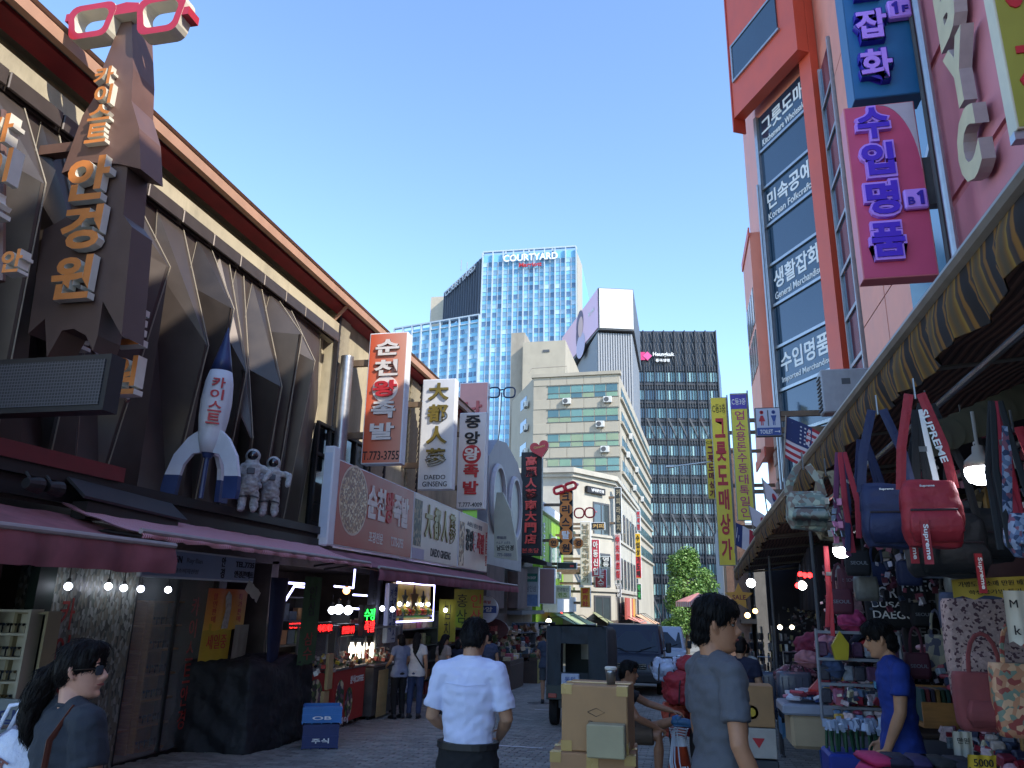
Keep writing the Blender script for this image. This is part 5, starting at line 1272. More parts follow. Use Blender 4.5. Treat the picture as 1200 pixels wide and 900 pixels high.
# ---- yellow banners
for (lab, TL, BR, Y, txt_, top, col, tcol) in (
    ('tall yellow vertical banner with bold red characters', (832, 466), (863, 663), 30, '그릇도매상가', 'C동3층', 'e3c92a', m_inkr),
    ('tall yellow banner with a purple top, right of the bold red one', (855, 461), (885, 610), 28, '업소용돈수동대톡일인', 'C동3층', 'd3c83e', M('ink_pink', 'b23c6a')),
    ('short yellow banner with dark red characters behind the bold red one', (826, 514), (842, 585), 33, '그릇도매상가', 'C동', 'cdb51e', M('ink_maroon', '6d1f28'))):
    t, w, h = hsign('banner_sign', lab, TL, BR, Y, .12, col, edge=M('banner_edge', '9a9a8c', .5), arms=True, wallx=4.0)
    if 'purple' in lab: G().box(-w/2+.02, w/2-.02, -.012, -.003, h*.37, h*.49).obj('purple_top', M('purple_band', '4c3fa0', .5), t)
    lett(t, top, 0, h*.43, w*.82, h*.055, m_inkw if 'purple' in lab else M('ink_olive', '5a4e12'), y=-.013, bold=.01)
    if len(txt_) > 7:
        g = G(); g.vtext(txt_, 0, h*.36, -h*.48, w*.55, y=-.007, depth=.01, bold=.01); g.obj('lettering', tcol, t)
    else: vlett(t, txt_, 0, h*.38, -h*.48, w*.62, tcol, depth=.015, bold=.035)
    g = G(); g.tube([(w/2+.03, .06, -h/2-.2), (w/2+.03, .06, h/2+.1)], .035, 6); g.obj('pole', m_alu, t)
# toilet sign
t, w, h = hsign('toilet_sign', 'small white and blue toilet sign with two figures and an arrow', (884, 478), (917, 511), 20, .12, 'b9bcc9', arms=True, wallx=5.2, edge=m_gf)
m_bl = M('sign_blue', '2f4a8c', .5, .05)
g = G(); g.box(-w/2+.03, w/2-.03, -.012, -.004, -h/2+.03, -h*.2); g.obj('blue_strip', m_bl, t)
lett(t, 'TOILET', -w*.1, -h*.34, w*.5, h*.14, m_inkw, y=-.013, bold=.02)
g = G(); g.box(w*.22, w*.38, -.018, -.013, -h*.35, -h*.33); g.prism([(w*.38, -h*.29), (w*.43, -h*.34), (w*.38, -h*.39)], -.018, -.013); g.obj('arrow', m_inkw, t)
for cx, cc, s_ in ((-w*.24, m_inkr, 1), (w*.22, m_bl, -1)):
    g = G(); g.lathe([(.05, -.013), (.05, -.007), (.02, -.007), (.02, -.013)], (cx, 0, h*.33), 12, axis='y')
    g.prism([(cx-.03-.04*(s_ < 0), h*.22), (cx+.03+.04*(s_ < 0), h*.22), (cx+.03+.05*(s_ > 0), h*.02), (cx-.03-.05*(s_ > 0), h*.02)], -.013, -.007); g.box(cx-.03, cx-.008, -.013, -.007, -h*.12, h*.019); g.box(cx+.008, cx+.03, -.013, -.007, -h*.12, h*.019); g.obj('figure', cc, t)
G().box(-.012, .012, -.013, -.007, -h*.14, h*.4).obj('divider', m_gf, t)
# flags
def flag(label, top, bot, Y, w, h, rz, tilt, kind, wav=.05):
    p0 = onY(*bot, Y); p1 = onY(*top, Y); t = thing('flag', label, 'flag', p0)
    m_pole = M('flag_pole', '8d8477', .5, .1)
    d = (p1-p0); g = G(); g.tube([(0, 0, 0), d], .012, 6); g.obj('pole', m_pole, t)
    u = d.normalized(); a = Vector((math.cos(tilt), 0, math.sin(tilt)))
    def pt(s_, v): 
        q = d-u*h*(1-v)+a*w*s_; q = q+Vector((0, wav*math.sin(s_*7+v*2), -.10*s_*w*(1-v)*0)); return q
    def cell(g, s0, s1, v0, v1, off_=0., mi=0, n=4):
        k = len(g.v)
        for i in range(n+1):
            for v in (v0, v1): p = pt(s0+(s1-s0)*i/n, v)+Vector((0, -off_, 0)); g.v.append(tuple(p))
        for i in range(n): g.f.append((k+2*i, k+2*i+2, k+2*i+3, k+2*i+1)); g.m.append(mi)
    g = G()
    if kind == 'us':
        for i in range(13): cell(g, 0, 1, i/13, (i+1)/13, 0, 0 if i % 2 == 0 else 1, 8)
        cell(g, 0, .42, 6/13, 1, .006, 2, 4); cell(g, 0, .42, 6/13, 1, -.006, 2, 4)
        for r_ in range(5):
            for c_ in range(6):
                s_ = .03+.065*c_+.01; v = 6/13+.06+.09*r_; cell(g, s_, s_+.025, v, v+.035, .009, 1, 1)
        mats = [M('flag_red', 'a3303a', .8, .1), M('flag_white', 'c6c0c4', .8, .05), M('flag_blue', '26325f', .8, .1)]
    else:
        cell(g, 0, 1, 0, 1, 0, 0, 8)
        n = 14; c0 = pt(.5, .5); 
        k = len(g.v); g.v += [tuple(pt(.5+.2*math.cos(2*PI*i/n)*h/w*1., .5+.28*math.sin(2*PI*i/n))+Vector((0, -.012, 0))) for i in range(n)]
        if kind == 'jp': g.f.append(tuple(range(k, k+n))); g.m.append(1)
        if kind == 'kr': g.f.append(tuple(range(k, k+n//2+1))); g.m.append(1); g.f.append(tuple(range(k+n//2, k+n))+(k,)); g.m.append(2)
        if kind == 'fr': cell(g, 0, .33, 0, 1, .006, 2); cell(g, .66, 1, 0, 1, .006, 1)
        mats = [M('flag_white', 'c6c0c4'), M('flag_red', 'a3303a'), M('flag_blue', '26325f')]
    g.obj('cloth', mats, t, smooth=True); return t
flag('stars and stripes flag tilted over the edge of the striped awning', (921, 487), (918, 560), 11.5, .95, .62, 0, -.55, 'us')
flag('white flag with a red disc above the far end of the striped awning', (877, 592), (884, 625), 16.5, .62, .4, 0, -.6, 'jp', .03)
flag('blue white and red flag lowest above the striped awning', (862, 612), (861, 648), 18, .5, .5, 0, -.5, 'fr', .03)
flag('faded white flag with a red and blue disc between the other flags', (893, 560), (900, 605), 14, .55, .35, 0, -.9, 'kr', .03)
# ================================================================= STRIPED AWNING ALONG THE STALLS
# tiger stripes of brown and gold cloth
m_tig = M('tiger_stripe_cloth', '8f7440', .85, 0); N, L, b = nodes_of(m_tig)
tc = N.new('ShaderNodeTexCoord'); wv = N.new('ShaderNodeTexWave'); wv.bands_direction = 'Y'; wv.inputs['Scale'].default_value = 1.15; wv.inputs['Distortion'].default_value = 2.2; wv.inputs['Detail'].default_value = 2; wv.inputs['Detail Scale'].default_value = .9
mp = N.new('ShaderNodeMapping'); mp.inputs['Scale'].default_value = (1, 1, .45); L(tc.outputs['Object'], mp.inputs[0]); L(mp.outputs[0], wv.inputs[0])
cr = N.new('ShaderNodeValToRGB'); e = cr.color_ramp.elements; e[0].position = 0; e[0].color = (*lin('2a2420'), 1); e[1].position = 1; e[1].color = (*lin('5a4a30'), 1)
for p_, c_ in ((.16, '2e2722'), (.22, '8a5e24'), (.42, '80561f'), (.5, '3c3028'), (.72, '4a3c2e'), (.78, '94732e'), (.9, '7a551f')): k = e.new(p_); k.color = (*lin(c_), 1)
L(wv.outputs[0], cr.inputs[0]); L(cr.outputs[0], b.inputs['Base Color'])
m_under = Mstripe('awning_underside', '5a4036', '84604f', 6, 'X', .3, .8, bump=.5)
def stall_awning(label, y0, y1, xf, zf0, zf1, xb, zb, vz, seed):
    t = thing('awning', label, 'awning', (xf, (y0+y1)/2, (zf0+zf1)/2)); r = random.Random(seed)
    n = int((y1-y0)/.09); rows = []
    zz = lambda y: zf0+(zf1-zf0)*(y-y0)/(y1-y0)
    for i in range(n+1):
        y = y0+(y1-y0)*i/n; w_ = .02*math.sin(y*9)+.014*math.sin(y*23+1); z = zz(y)
        v = vz*(1+.08*math.sin(y*2.3)+.05*math.sin(y*7))
        rows.append([(xf, y, z), (xf-.01+w_*.4, y, z-v*.33), (xf-.0+w_, y+.01*math.sin(y*5), z-v*.66), (xf+.02+w_*1.3, y, z-v)])
    g = G(); g.loft(rows, closed=False); g.loft([[(p[0]+.006, p[1], p[2]) for p in q] for q in rows], closed=False)
    wobj(g, 'valance', m_tig, t, smooth=True)
    rows = []
    for i in range(24):
        y = y0+(y1-y0)*i/23; z = zz(y)
        rows.append([(xf+(xb-xf)*u, y, z+(zb-z)*u-.12*math.sin(PI*u)+.02*math.sin(i*2+u*9)) for u in [j/14 for j in range(15)]])
    g = G(); g.loft(rows, closed=False); g.loft([[(p[0], p[1], p[2]-.02) for p in q] for q in rows], closed=False); wobj(g, 'canopy', m_under, t, smooth=True)
    g = G(); g.tube([(xf, y0, zf0+.03), (xf, y1, zf1+.03)], .035, 8); wobj(g, 'front_tube', M('galv_tube', '9b9284', .45, .15, 8, metal=.5, dirt=.2), t)
    k = max(3, int((y1-y0)/1.4))
    for i in range(k+1):
        y = y0+.05+(y1-y0-.1)*i/k
        g = G(); g.tube([(xf+.03, y, zz(y)-.02), (xf+.5*(xb-xf), y, zz(y)+.35*(zb-zf0)-.08), (xb, y, zb-.12)], .022, 6); wobj(g, 'cross_pole', M('galv_tube'), t)
    return t
sa = stall_awning('long striped brown and gold stall awning on the right, nearest piece', -.5, 7.6, 1.12, 3.08, 3.0, 4.9, 3.75, .22, 1)
stall_awning('striped brown and gold stall awning, middle piece behind the hanging bags', 7.65, 12.6, 1.15, 2.98, 2.85, 4.9, 3.6, .2, 2)
stall_awning('striped brown and gold stall awning, far piece beside the yellow banners', 12.65, 18.5, 1.2, 2.83, 2.55, 4.2, 3.4, .2, 3)
# building wall behind stalls (dark shop interior)
st = thing('stall_building', 'dark open fronted market hall behind the hanging bags', 'building', (4.9, 8, gz(8)))
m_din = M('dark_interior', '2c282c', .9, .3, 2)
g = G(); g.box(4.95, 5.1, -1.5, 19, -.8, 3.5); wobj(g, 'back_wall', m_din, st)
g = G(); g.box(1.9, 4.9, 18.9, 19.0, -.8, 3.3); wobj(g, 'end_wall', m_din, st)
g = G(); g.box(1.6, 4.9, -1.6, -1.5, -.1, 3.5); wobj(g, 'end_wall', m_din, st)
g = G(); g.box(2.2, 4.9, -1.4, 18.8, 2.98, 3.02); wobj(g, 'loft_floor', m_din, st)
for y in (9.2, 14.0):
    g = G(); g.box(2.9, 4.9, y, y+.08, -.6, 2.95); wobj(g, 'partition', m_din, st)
# poles
for (x, y, rad, lab) in ((1.98, 5.55, .022, 'brown gold rusty pole standing among the goods near the youth in blue'), (1.35, 8.6, .02, 'thin grey pole holding the striped awning, beside the suitcases'), (1.4, 13.2, .02, 'thin grey pole further along the striped awning')):
    t = thing('awning_pole', lab, 'pole', (x, y, gz(y))); g = G(); g.lathe([(rad*2, 0), (rad*2, .02), (rad, .03), (rad, 2.98-gz(y)*0)], n=10); g.obj('pole_tube', M('rusty_gold', '8c6a38', .55, .25, 12, .1) if x > 1.9 else m_gf, t)
# far right side of the street: low dark shops + awnings
fr_ = simple_building('shop_building', 'dark low shops on the right beyond the striped awning', 3.3, 9, 38, 62, 4.5, m_conc)
g = G(); g.box(2.6, 3.3, 38, 62, 1.1, 1.3); wobj(g, 'canopy', m_black, fr_)
simple_building('shop_building', 'narrow granite pillar building holding the yellow banners', 2.1, 3.1, 38.5, 41, 9.4, M('brown_granite', '6a5244', .6, .25, 8, .2))
# SALE star and dark cloth banner
t = thing('star_sign', 'orange SALE star hanging under the far end of the awning', 'sign', onY(866, 700, 14))
c = Vector((0, 0, 0)); pts_ = [((.24 if i % 2 == 0 else .11)*math.sin(PI*i/5), (.24 if i % 2 == 0 else .11)*math.cos(PI*i/5)) for i in range(10)]
g = G(); g.prism(pts_, -.02, .02); g.obj('star', M('star_orange', 'c48a2c', .5, .1), t); g = G(); g.text('SALE', 0, 0, .22, .08, y=-.022, depth=.006); g.obj('lettering', M('ink_maroon', '6d1f28'), t)
g = G(); g.tube([(0, 0, .24), (.05, 0, .75)], .004, 4); g.obj('string', m_gf, t)
# pink striped parasol far
t = thing('parasol', 'small pink and white striped parasol under the street tree', 'parasol', onY(818, 705, 46))
rows = [(.02, .45), (.7, .2), (1.1, -.02)]
g = G(); g.lathe([(1.25, -.02), (.7, .22), (.02, .48)], n=12); g.obj('canopy', M('parasol_pink', 'c9877f', .8, .1), t)
g = G(); g.lathe([(1.25, -.3), (1.26, -.03)], n=24); g.obj('fringe', Mstripe('parasol_stripe', 'c45a5a', 'd8ccc6', 3, 'X'), t)
g = G(); g.tube([(0, 0, -2.6), (0, 0, .5)], .03, 6); g.obj('pole', m_gf, t)
# gooseneck street lamp arm near banners
t = thing('street_lamp', 'thin lamp on a long horizontal arm in front of the office tower', 'lamp', onY(833, 541, 33))
a = onY(783, 547, 33)-onY(833, 541, 33); g = G(); g.tube([(0, 0, 0), a*.9], .03, 6); g.obj('arm', m_alu, t); g = G(); g.cbox(a*.95, (.35, .18, .1), bev=.02); g.obj('lamp_head', m_alu, t)
g = G(); g.tube([(0, 0, 0), (.9, .5, -.05)], .03, 6); g.obj('arm', m_alu, t)
# ================================================================= LAMPS
def M_em(name, col, s):
    return M(name, col, emit=s)
def bulb(label, loc, r=.04, col='e6ecff', s=14., drop=.12, group=None, cap=True):
    t = thing('bulb', label, 'lamp', loc, group=group)
    g = G(); g.lathe([(r*.35, r*.9), (r*.8, r*.5), (r, 0), (r*.8, -r*.6), (r*.3, -r*.95), (.001, -r)], n=12); g.obj('glass', M_em('bulb_'+col, col, s), t, smooth=True)
    g = G(); g.lathe([(r*.5, r*.9), (r*.45, r*1.9), (.006, r*2.1), (.006, r*2+drop)], n=8); g.obj('socket', m_black, t)
    return t
for i, (px, py) in enumerate(((80, 687), (127, 687), (145, 689), (165, 690), (197, 691))):
    bulb(['leftmost white bulb in the opticians window, apart from the others', 'second white bulb from the left in the opticians window', 'middle white bulb in the opticians window', 'fourth white bulb in the opticians window', 'rightmost white bulb in the opticians window, above the wooden shelves'][i], onX(px, py, -6.8), .045, s=5, group='white bulbs in a row inside the opticians window')
# ================================================================= LEFT SHOPS GROUND FLOOR
# tarp covered counter, orange poster, banners between the glass shop and the red counters
m_tarp = M('black_tarp', '15161b', .7, .3, 4, .4)
t = thing('covered_stall', 'stall bundled under a black tarpaulin between the glass front and the red counters', 'stall', (-6.6, 11.35, gz(11)))
g = G(); n = 26; rows = []
for k, (z, ins) in enumerate(((-.02, 0), (.35, .02), (.8, .04), (1.12, .06), (1.2, .14), (1.23, .5))):
    row = []
    for i in range(n):
        u = i/n*4; s_ = int(u); f_ = u-s_; c4 = [(-.65+ins*.6, -.95+ins), (.7-ins*.6, -.95+ins), (.7-ins*.6, .95-ins), (-.65+ins*.6, .95-ins)]
        a, b_ = c4[s_ % 4], c4[(s_+1) % 4]; w_ = .03*math.sin(i*2.3+z*2)+.015*math.sin(i*5.1)
        row.append((a[0]+(b_[0]-a[0])*f_+w_, a[1]+(b_[1]-a[1])*f_+w_, z+.03*math.sin(i*1.3)*(k > 2)))
    rows.append(row)
g.loft(rows); fuse(g, 'tarpaulin', m_tarp, t, .035, 3, fold=.05, fs=(3, 2.5, 1.2))
t = thing('timber_board', 'pale upright timber board at the right edge of the tarpaulin', 'board', (-5.75, 12.35, gz(12.3))); G().cbox((0, 0, .35), (.06, .2, .7), bev=.005).obj('lower_board', M('raw_pine', 'a08458', .7, .15, 8, .1), t); G().cbox((.03, .02, 1.0), (.06, .18, .55), bev=.005, rx=.03).obj('upper_board', M('raw_pine'), t)
def poster(label, x, y, z, rz, w, h, mat, words, name='poster', tilt=0.):
    t = thing(name, label, 'poster', (x, y, z), rz)
    g = G(); g.loft([[(-w/2+w*i/8, .01*math.sin(i*1.9)-.004*j, -h/2+h*j/4+.01*math.sin(i*2.3)*(j == 0)) for i in range(9)] for j in range(5)], closed=False)
    o = g.obj('sheet', mat, t, smooth=True)
    for s_, cx, cz, ww, hh, m_, v in words:
        g = G()
        if v: g.vtext(s_, cx, cz+hh/2, cz-hh/2, ww, y=-.02, depth=.003, bold=.0)
        else: g.text(s_, cx, cz, ww, hh, y=-.02, depth=.003, bold=.0)
        g.obj('lettering', m_, o)
    t.rotation_euler.y = tilt; return t
mo = M('poster_orange', 'c9672a', .5, 0); N, L, b = nodes_of(mo); tc = N.new('ShaderNodeTexCoord'); sp = N.new('ShaderNodeSeparateXYZ'); mr = N.new('ShaderNodeMapRange'); mr.inputs[1].default_value = -.35; mr.inputs[2].default_value = .3; cr = N.new('ShaderNodeValToRGB')
L(tc.outputs['Object'], sp.inputs[0]); L(sp.outputs[2], mr.inputs[0]); L(mr.outputs[0], cr.inputs[0]); L(cr.outputs[0], b.inputs['Base Color']); cr.color_ramp.elements[0].color = (*lin('d0a62c'), 1); cr.color_ramp.elements[1].color = (*lin('c75a26'), 1)
v = onX(265, 714, -6.6)
t = poster('orange and yellow sale poster with a figure in its middle, above the tarpaulin', v.x, v.y, v.z, PI/2, 1.05, .58, mo, [('할인판매', -.33, .02, .1, .42, m_inkr, 1), ('특가판매', .33, .02, .1, .42, m_inkr, 1)])
g = G(); g.prism([(-.1, -.27), (.06, -.27), (.1, .02), (.08, .2), (0, .26), (-.07, .18), (-.03, 0)], -.02, -.012); g.obj('printed_figure', M('print_grey', '9a938c', .5, .3, 20), t)
v = onX(250, 752, -6.62)
poster('yellow cloth notice below the orange poster', v.x, v.y+.05, v.z, PI/2, .75, .5, M('cloth_yellow', 'b39a2c', .7, .15, 3), [('세일중', 0, 0, .5, .2, m_inkr, 0)])
v = onX(272, 755, -6.6)
poster('grey sheet hanging beside the yellow cloth notice', v.x, v.y+.2, v.z, PI/2, .4, .55, M('cloth_grey', '8d8a80', .7, .15, 3), [])
v = onX(296, 693, -6.3)
poster('tilted white card hung right of the orange poster', v.x, v.y, v.z, PI/2, .42, .16, M('card_white', 'b9b4a6', .6, .1), [], tilt=.45)
t = thing('furled_cloth', 'long dark blue cloth hanging beside the blue neon frame', 'cloth', onX(322, 740, -6.15))
g = G(); g.loft([[(.05*math.cos(2*PI*i/10)*s_, .26*math.sin(2*PI*i/10)*s_+.02*math.sin(i*3), z) for i in range(10)] for z, s_ in ((-.75, .4), (-.5, .6), (0, .85), (.6, 1), (.8, 1.05))]); g.obj('cloth', M('navy_cloth', '151d3c', .8, .2, 5, .2), t, smooth=True)
v = onX(363, 725, -5.9)
poster('long green hanging banner in front of the neon shop window', v.x, v.y, v.z-.02, PI/2, .62, 1.35, M('cloth_green', '32502f', .8, .2, 3), [('인삼', 0, .3, .25, .5, m_ink, 1), ('삼수', -.02, -.4, .3, .45, m_redl, 1)])
v = onX(438, 700, -5.85)
poster('dark blue hanging banner with black letters right of the green one', v.x, v.y, v.z, PI/2, .62, 1.1, M('cloth_slate', '3e4254', .8, .15, 3), [('마크로여행', 0, 0, .2, 1.0, m_ink, 1)])
# neon frames
def neon(label, pts, X, col, s, r=.018):
    t = thing('neon_tube', label, 'light', onX(*pts[0], X)); g = G(); g.tube([onX(*p, X) for p in pts], r, 6); wobj(g, 'tube', M_em('neon_'+col, col, s), t); return t
neon('bent violet white neon tube at the left of the neon window', [(331, 709), (345, 687), (367, 689)], -6.5, 'b9b8ff', 2.2)
neon('upper short violet white neon tube', [(337, 683), (367, 685)], -6.5, 'b9b8ff', 2.2)
neon('violet white neon tube corner right of the green banner', [(392, 687), (414, 689), (416, 667)], -6.5, 'b9b8ff', 2.2)
neon('short neon tube above the round bulbs', [(414, 697), (430, 698)], -6.5, 'b9b8ff', 2.0)
neon('neon tube beside the red moving letters', [(411, 713), (428, 714)], -6.5, 'b9b8ff', 2.0)
for i, (px, py, rr_, c_) in enumerate(((389, 715, .07, 'e8f0ff'), (397, 714, .09, 'e8f0ff'), (408, 715, .085, 'e8f0ff'), (406, 692, .07, 'ffb066'), (439, 695, .055, 'c98a5a'))):
    bulb(['small round white bulb, leftmost over the moving letters', 'biggest round white bulb over the moving letters', 'round white bulb right of the biggest one', 'warm orange bulb high in the neon window', 'dim orange bulb in front of the dark blue banner'][i], onX(px, py, -6.2), rr_, c_, 4 if i < 3 else 2.2)
# LED tickers
def ticker(label, px, py, w, h, X, text_, col, s=3.):
    v = onX(px, py, X); t = thing('led_sign', label, 'display', v, PI/2); G().cbox((0, .05, 0), (w, .1, h), bev=.01).obj('housing', m_black, t)
    g = G(); g.text(text_, 0, 0, w*.86, h*.6, y=-.002, depth=.006, bold=.0); g.obj('lettering', M_em('led_'+col, col, s), t); return t
ticker('red moving letter sign above the food counter, left piece', 381, 736, .62, .2, -6.0, '어서오세요', 'ff1a1a', 2.5)
ticker('red moving letter sign above the food counter, right piece', 408, 738, .62, .22, -6.0, '환영합니다', 'ff1a1a', 2.5)
ticker('short red glowing letters left of the green banner', 346, 733, .5, .14, -6.3, '영업중', 'ff2a2a', 1.5)
ticker('green glowing two character sign', 433, 720, .55, .34, -5.7, '수정', '22ff44', 2.2)
ticker('red glowing two character sign under the green one', 433, 734, .55, .34, -5.7, '족발', 'ff2020', 2.5)
# cooked food showcases and red counters
m_coun = M('counter_red', 'a32f28', .5, .12, 4, dirt=.15); m_steel = M('brushed_steel', '8b8d90', .3, .1, 12, metal=.9, stretch=(1, 1, 12))
m_dish = Mvor('dish_print', ['6f8a4a', 'c9c4a0', '4a3a4c', '2f4a2a', 'b08a5a', '7a5a6a'], 14, .4)
def counter(label, y0, y1, x, mat, dish=None, words=(), top=1.02):
    z0 = gz((y0+y1)/2); t = thing('food_counter', label, 'counter', (x-.35, (y0+y1)/2, z0), PI/2); w = y1-y0
    G().cbox((0, .3, .53), (w, .6, .9), bev=.01).obj('front_panel', mat, t)
    G().cbox((0, .3, 1.0), (w+.04, .66, .05), bev=.01).obj('counter_top', m_steel, t)
    for x_ in (-w/2+.08, w/2-.08): g = G(); g.cbox((x_, .1, .04), (.06, .06, .08)); g.obj('foot', m_black, t)
    if dish:
        for cx, cz, rw, rh_ in dish:
            g = G(); k = 20; g.prism([(cx+rw*math.cos(2*PI*i/k), cz+rh_*math.sin(2*PI*i/k)) for i in range(k)], -.012, -.004); g.obj('dish_print', m_dish, t)
    for s_, cx, cz, ww, hh, mm in words: lett(t, s_, cx, cz, ww, hh, mm)
    # glazed case
    for (xx) in (-w/2+.02, w/2-.02):
        for yy in (.03, .57): g = G(); g.box(xx-.015, xx+.015, yy-.015, yy+.015, 1.03, 1.7); g.obj('case_post', m_steel, t)
    g = G(); g.box(-w/2, w/2, 0, .6, 1.7, 1.74); g.obj('case_top', m_steel, t)
    g = G(); g.box(-w/2+.04, w/2-.04, .02, .025, 1.04, 1.69); g.obj('case_glass', m_glass, t)
    r = random.Random(int(y0*9))
    for i in range(5):
        g = G(); g.lathe([(.02, 1.03), (.12, 1.035), (.15, 1.06), (.13, 1.1), (.05, 1.16+.05*r.random())], (-w/2+w*(i+.5)/5, .3, 0), 10); g.obj('food_tray', M('food%d' % (i % 3), ('8a6a48', 'b5a184', '6d4a34')[i % 3], .6, .3, 20, .3), t)
    return t
counter('red counter with a round dish print behind the blue crates', 11.95, 13.1, -5.75, m_coun, [(.15, .55, .3, .3)], [('모듬순대', -.35, .75, .3, .1, m_inkw)])
t = counter('red counter with two oval dish prints and white lettering', 13.2, 14.6, -5.65, m_coun, [(-.42, .5, .17, .32), (-.02, .4, .16, .26)], [('분식COFFEE', .3, .78, .6, .14, m_inkw), ('떡볶이', -.3, .12, .6, .12, m_inkw)])
for i in range(4):
    v = onX(412+i*8, 762, -6.05); tt = thing('glowing_jar', ['leftmost', 'second', 'third', 'rightmost'][i]+' of the four glowing white jars in the food case', 'lamp', v, group='glowing jars in the food case')
    g = G(); g.lathe([(.05, -.14), (.055, .06), (.035, .1), (.03, .14)], n=10); g.obj('jar_glass', M_em('jar_glow', 'fff3dc', 2.2), tt, smooth=True); g = G(); g.lathe([(.036, .14), (.036, .17)], n=10); g.obj('lid', m_steel, tt)
t = thing('drinks_panel', 'narrow red soft drink panel with white script beside the timber board', 'panel', (-5.95, 12.0, gz(12)), PI/2)
G().cbox((-.05, .1, .65), (.2, .1, 1.0), bev=.01).obj('panel', M('cola_red', '96202c', .5, .1), t); g = G(); g.text('Coca-Cola', 0, 0, .75, .14, y=0, depth=.005, bold=.0); o = g.obj('lettering', m_inkw, t); o.location = (-.05, .045, .65); o.rotation_euler.y = -PI/2
# crates
def crate(label, loc, w, d, h, mat, rz=0., slots=True, txt_=None):
    t = thing('crate', label, 'crate', loc, rz); g = G(); T_ = .02
    for (x0, x1, y0, y1) in ((-w/2, w/2, -d/2, -d/2+T_), (-w/2, w/2, d/2-T_, d/2), (-w/2, -w/2+T_, -d/2+T_, d/2-T_), (w/2-T_, w/2, -d/2+T_, d/2-T_)):
        g.box(x0, x1, y0, y1, .02, h)
    g.box(-w/2+T_, w/2-T_, -d/2+T_, d/2-T_, .02, .04); g.obj('body', mat, t)
    g = G()
    for z in (h-.03, h*.5, .03): g.box(-w/2-.012, w/2+.012, -d/2-.012, -d/2-.001, z-.012, z+.012)
    g.box(-w/2-.012, -w/2-.001, -d/2, d/2, h-.042, h-.018); g.box(w/2+.001, w/2+.012, -d/2, d/2, h-.042, h-.018)
    for i in range(5): x = -w/2+w*i/4; g.box(x-.008, x+.008, -d/2-.011, -d/2-.0005, .0, h-.045)
    g.obj('rim', mat, t)
    if txt_: lett(t, txt_, 0, h*.35, w*.5, h*.2, m_inkw, y=-d/2-.014)
    return t
v = onX(371, 870, -5.35)
crate('dark navy plastic crate at the bottom of the pair in front of the red counter', (-5.35, 11.45, gz(11.4)), .5, .4, .34, M('crate_navy', '1c2a5e', .45, .1, 5), .45, txt_='주식')
crate('bright blue plastic crate stacked on the dark navy one', (-5.35, 11.45, gz(11.4)+.345), .55, .43, .24, M('crate_blue', '2a6aa8', .4, .1, 5), .45, txt_='OB')
# grey vendor cart further
t = counter('grey vendor stand with bundled sticks beyond the red counters', 14.9, 16.3, -5.6, M('vendor_grey', '4a4744', .7, .3, 5, dirt=.3), None, [('메뉴판', .25, .55, .5, .3, m_inkgray)])
stick = G().tube([(0, 0, 0), (.03, 0, .85)], .018, 6)
sk_ = piece('stick', stick, M('raw_pine'))
for i in range(7): place(sk_, t, (-.55+i*.075, -.05, .06))
for i in range(6):
    g = G(); g.cbox((-.5+i*.2, .2, 1.09+.03*(i % 2)), (.17, .22, .1), rz=.3*i, bev=.01); g.obj('packet', M('pk%d' % (i % 3), ('b8b3a6', '7d4a34', 'c2b27d')[i % 3], .6, .2, 9), t)
# bright fruit shop window with neon frame
v0 = onX(470, 690, -6.4); v1 = onX(513, 695, -6.4); zt_ = onX(490, 684, -6.4).z; zb2 = onX(490, 728, -6.4).z
t = thing('shop_window', 'bright framed fruit juice window with stars and yellow shelves', 'window', (-6.5, (v0.y+v1.y)/2, zb2), PI/2); w = v1.y-v0.y; h = zt_-zb2
G().box(-w/2, w/2, .1, .15, 0, h).obj('back_board', M('juice_yellow', 'b99a30', .5, .2, 4, emit=0), t)
g = G()
pp = [(-w/2, 0, 0), (w/2, 0, 0), (w/2, 0, h), (-w/2, 0, h), (-w/2, 0, 0)]; g.tube(pp, .02, 6); g.obj('neon_frame', M_em('neon_b9b8ff', 'b9b8ff', 2.2), t)
G().box(-w/2+.03, w/2-.03, .02, .1, h*.1, h*.14).obj('shelf_board', m_steel, t)
r = random.Random(2)
for i in range(12):
    g = G(); g.ell((-w/2+.12+(w-.24)*i/11, .06, h*.14+.09), .085, 7); g.obj('fruit', M('fruit%d' % (i % 4), ('b83a2a', 'c9762c', '6f8a3a', 'c9b23a')[i % 4], .4, .1), t, smooth=True)
for cx, c_ in ((-w*.28, '1a1a1a'), (-w*.05, '6a4420'), (w*.2, '1a1a1a')):
    R_ = .2 if c_ != '6a4420' else .34
    g = G(); g.prism([((R_ if i % 2 == 0 else R_*.45)*math.sin(PI*i/5)+cx, (R_ if i % 2 == 0 else R_*.45)*math.cos(PI*i/5)+h*.6) for i in range(10)], .0, .03); g.obj('star', M('star_'+c_, c_, .5, .1), t)
for i in range(5): 
    g = G(); g.ell((-w*.38+i*w*.19, .04, h*.45), .05, 6); g.obj('bulb', M_em('bulb_e8f0ff', 'e8f0ff', 4), t)
G().cbox((0, .1, h+.34), (w, .1, .5), bev=.01).obj('header_board', M('header_dark', '5d5f66', .5, .1), t); g = G(); g.text('중앙생과일', 0, h+.34, w*.8, .3, y=.045, depth=.01, bold=.02); g.obj('lettering', m_inkw, t)
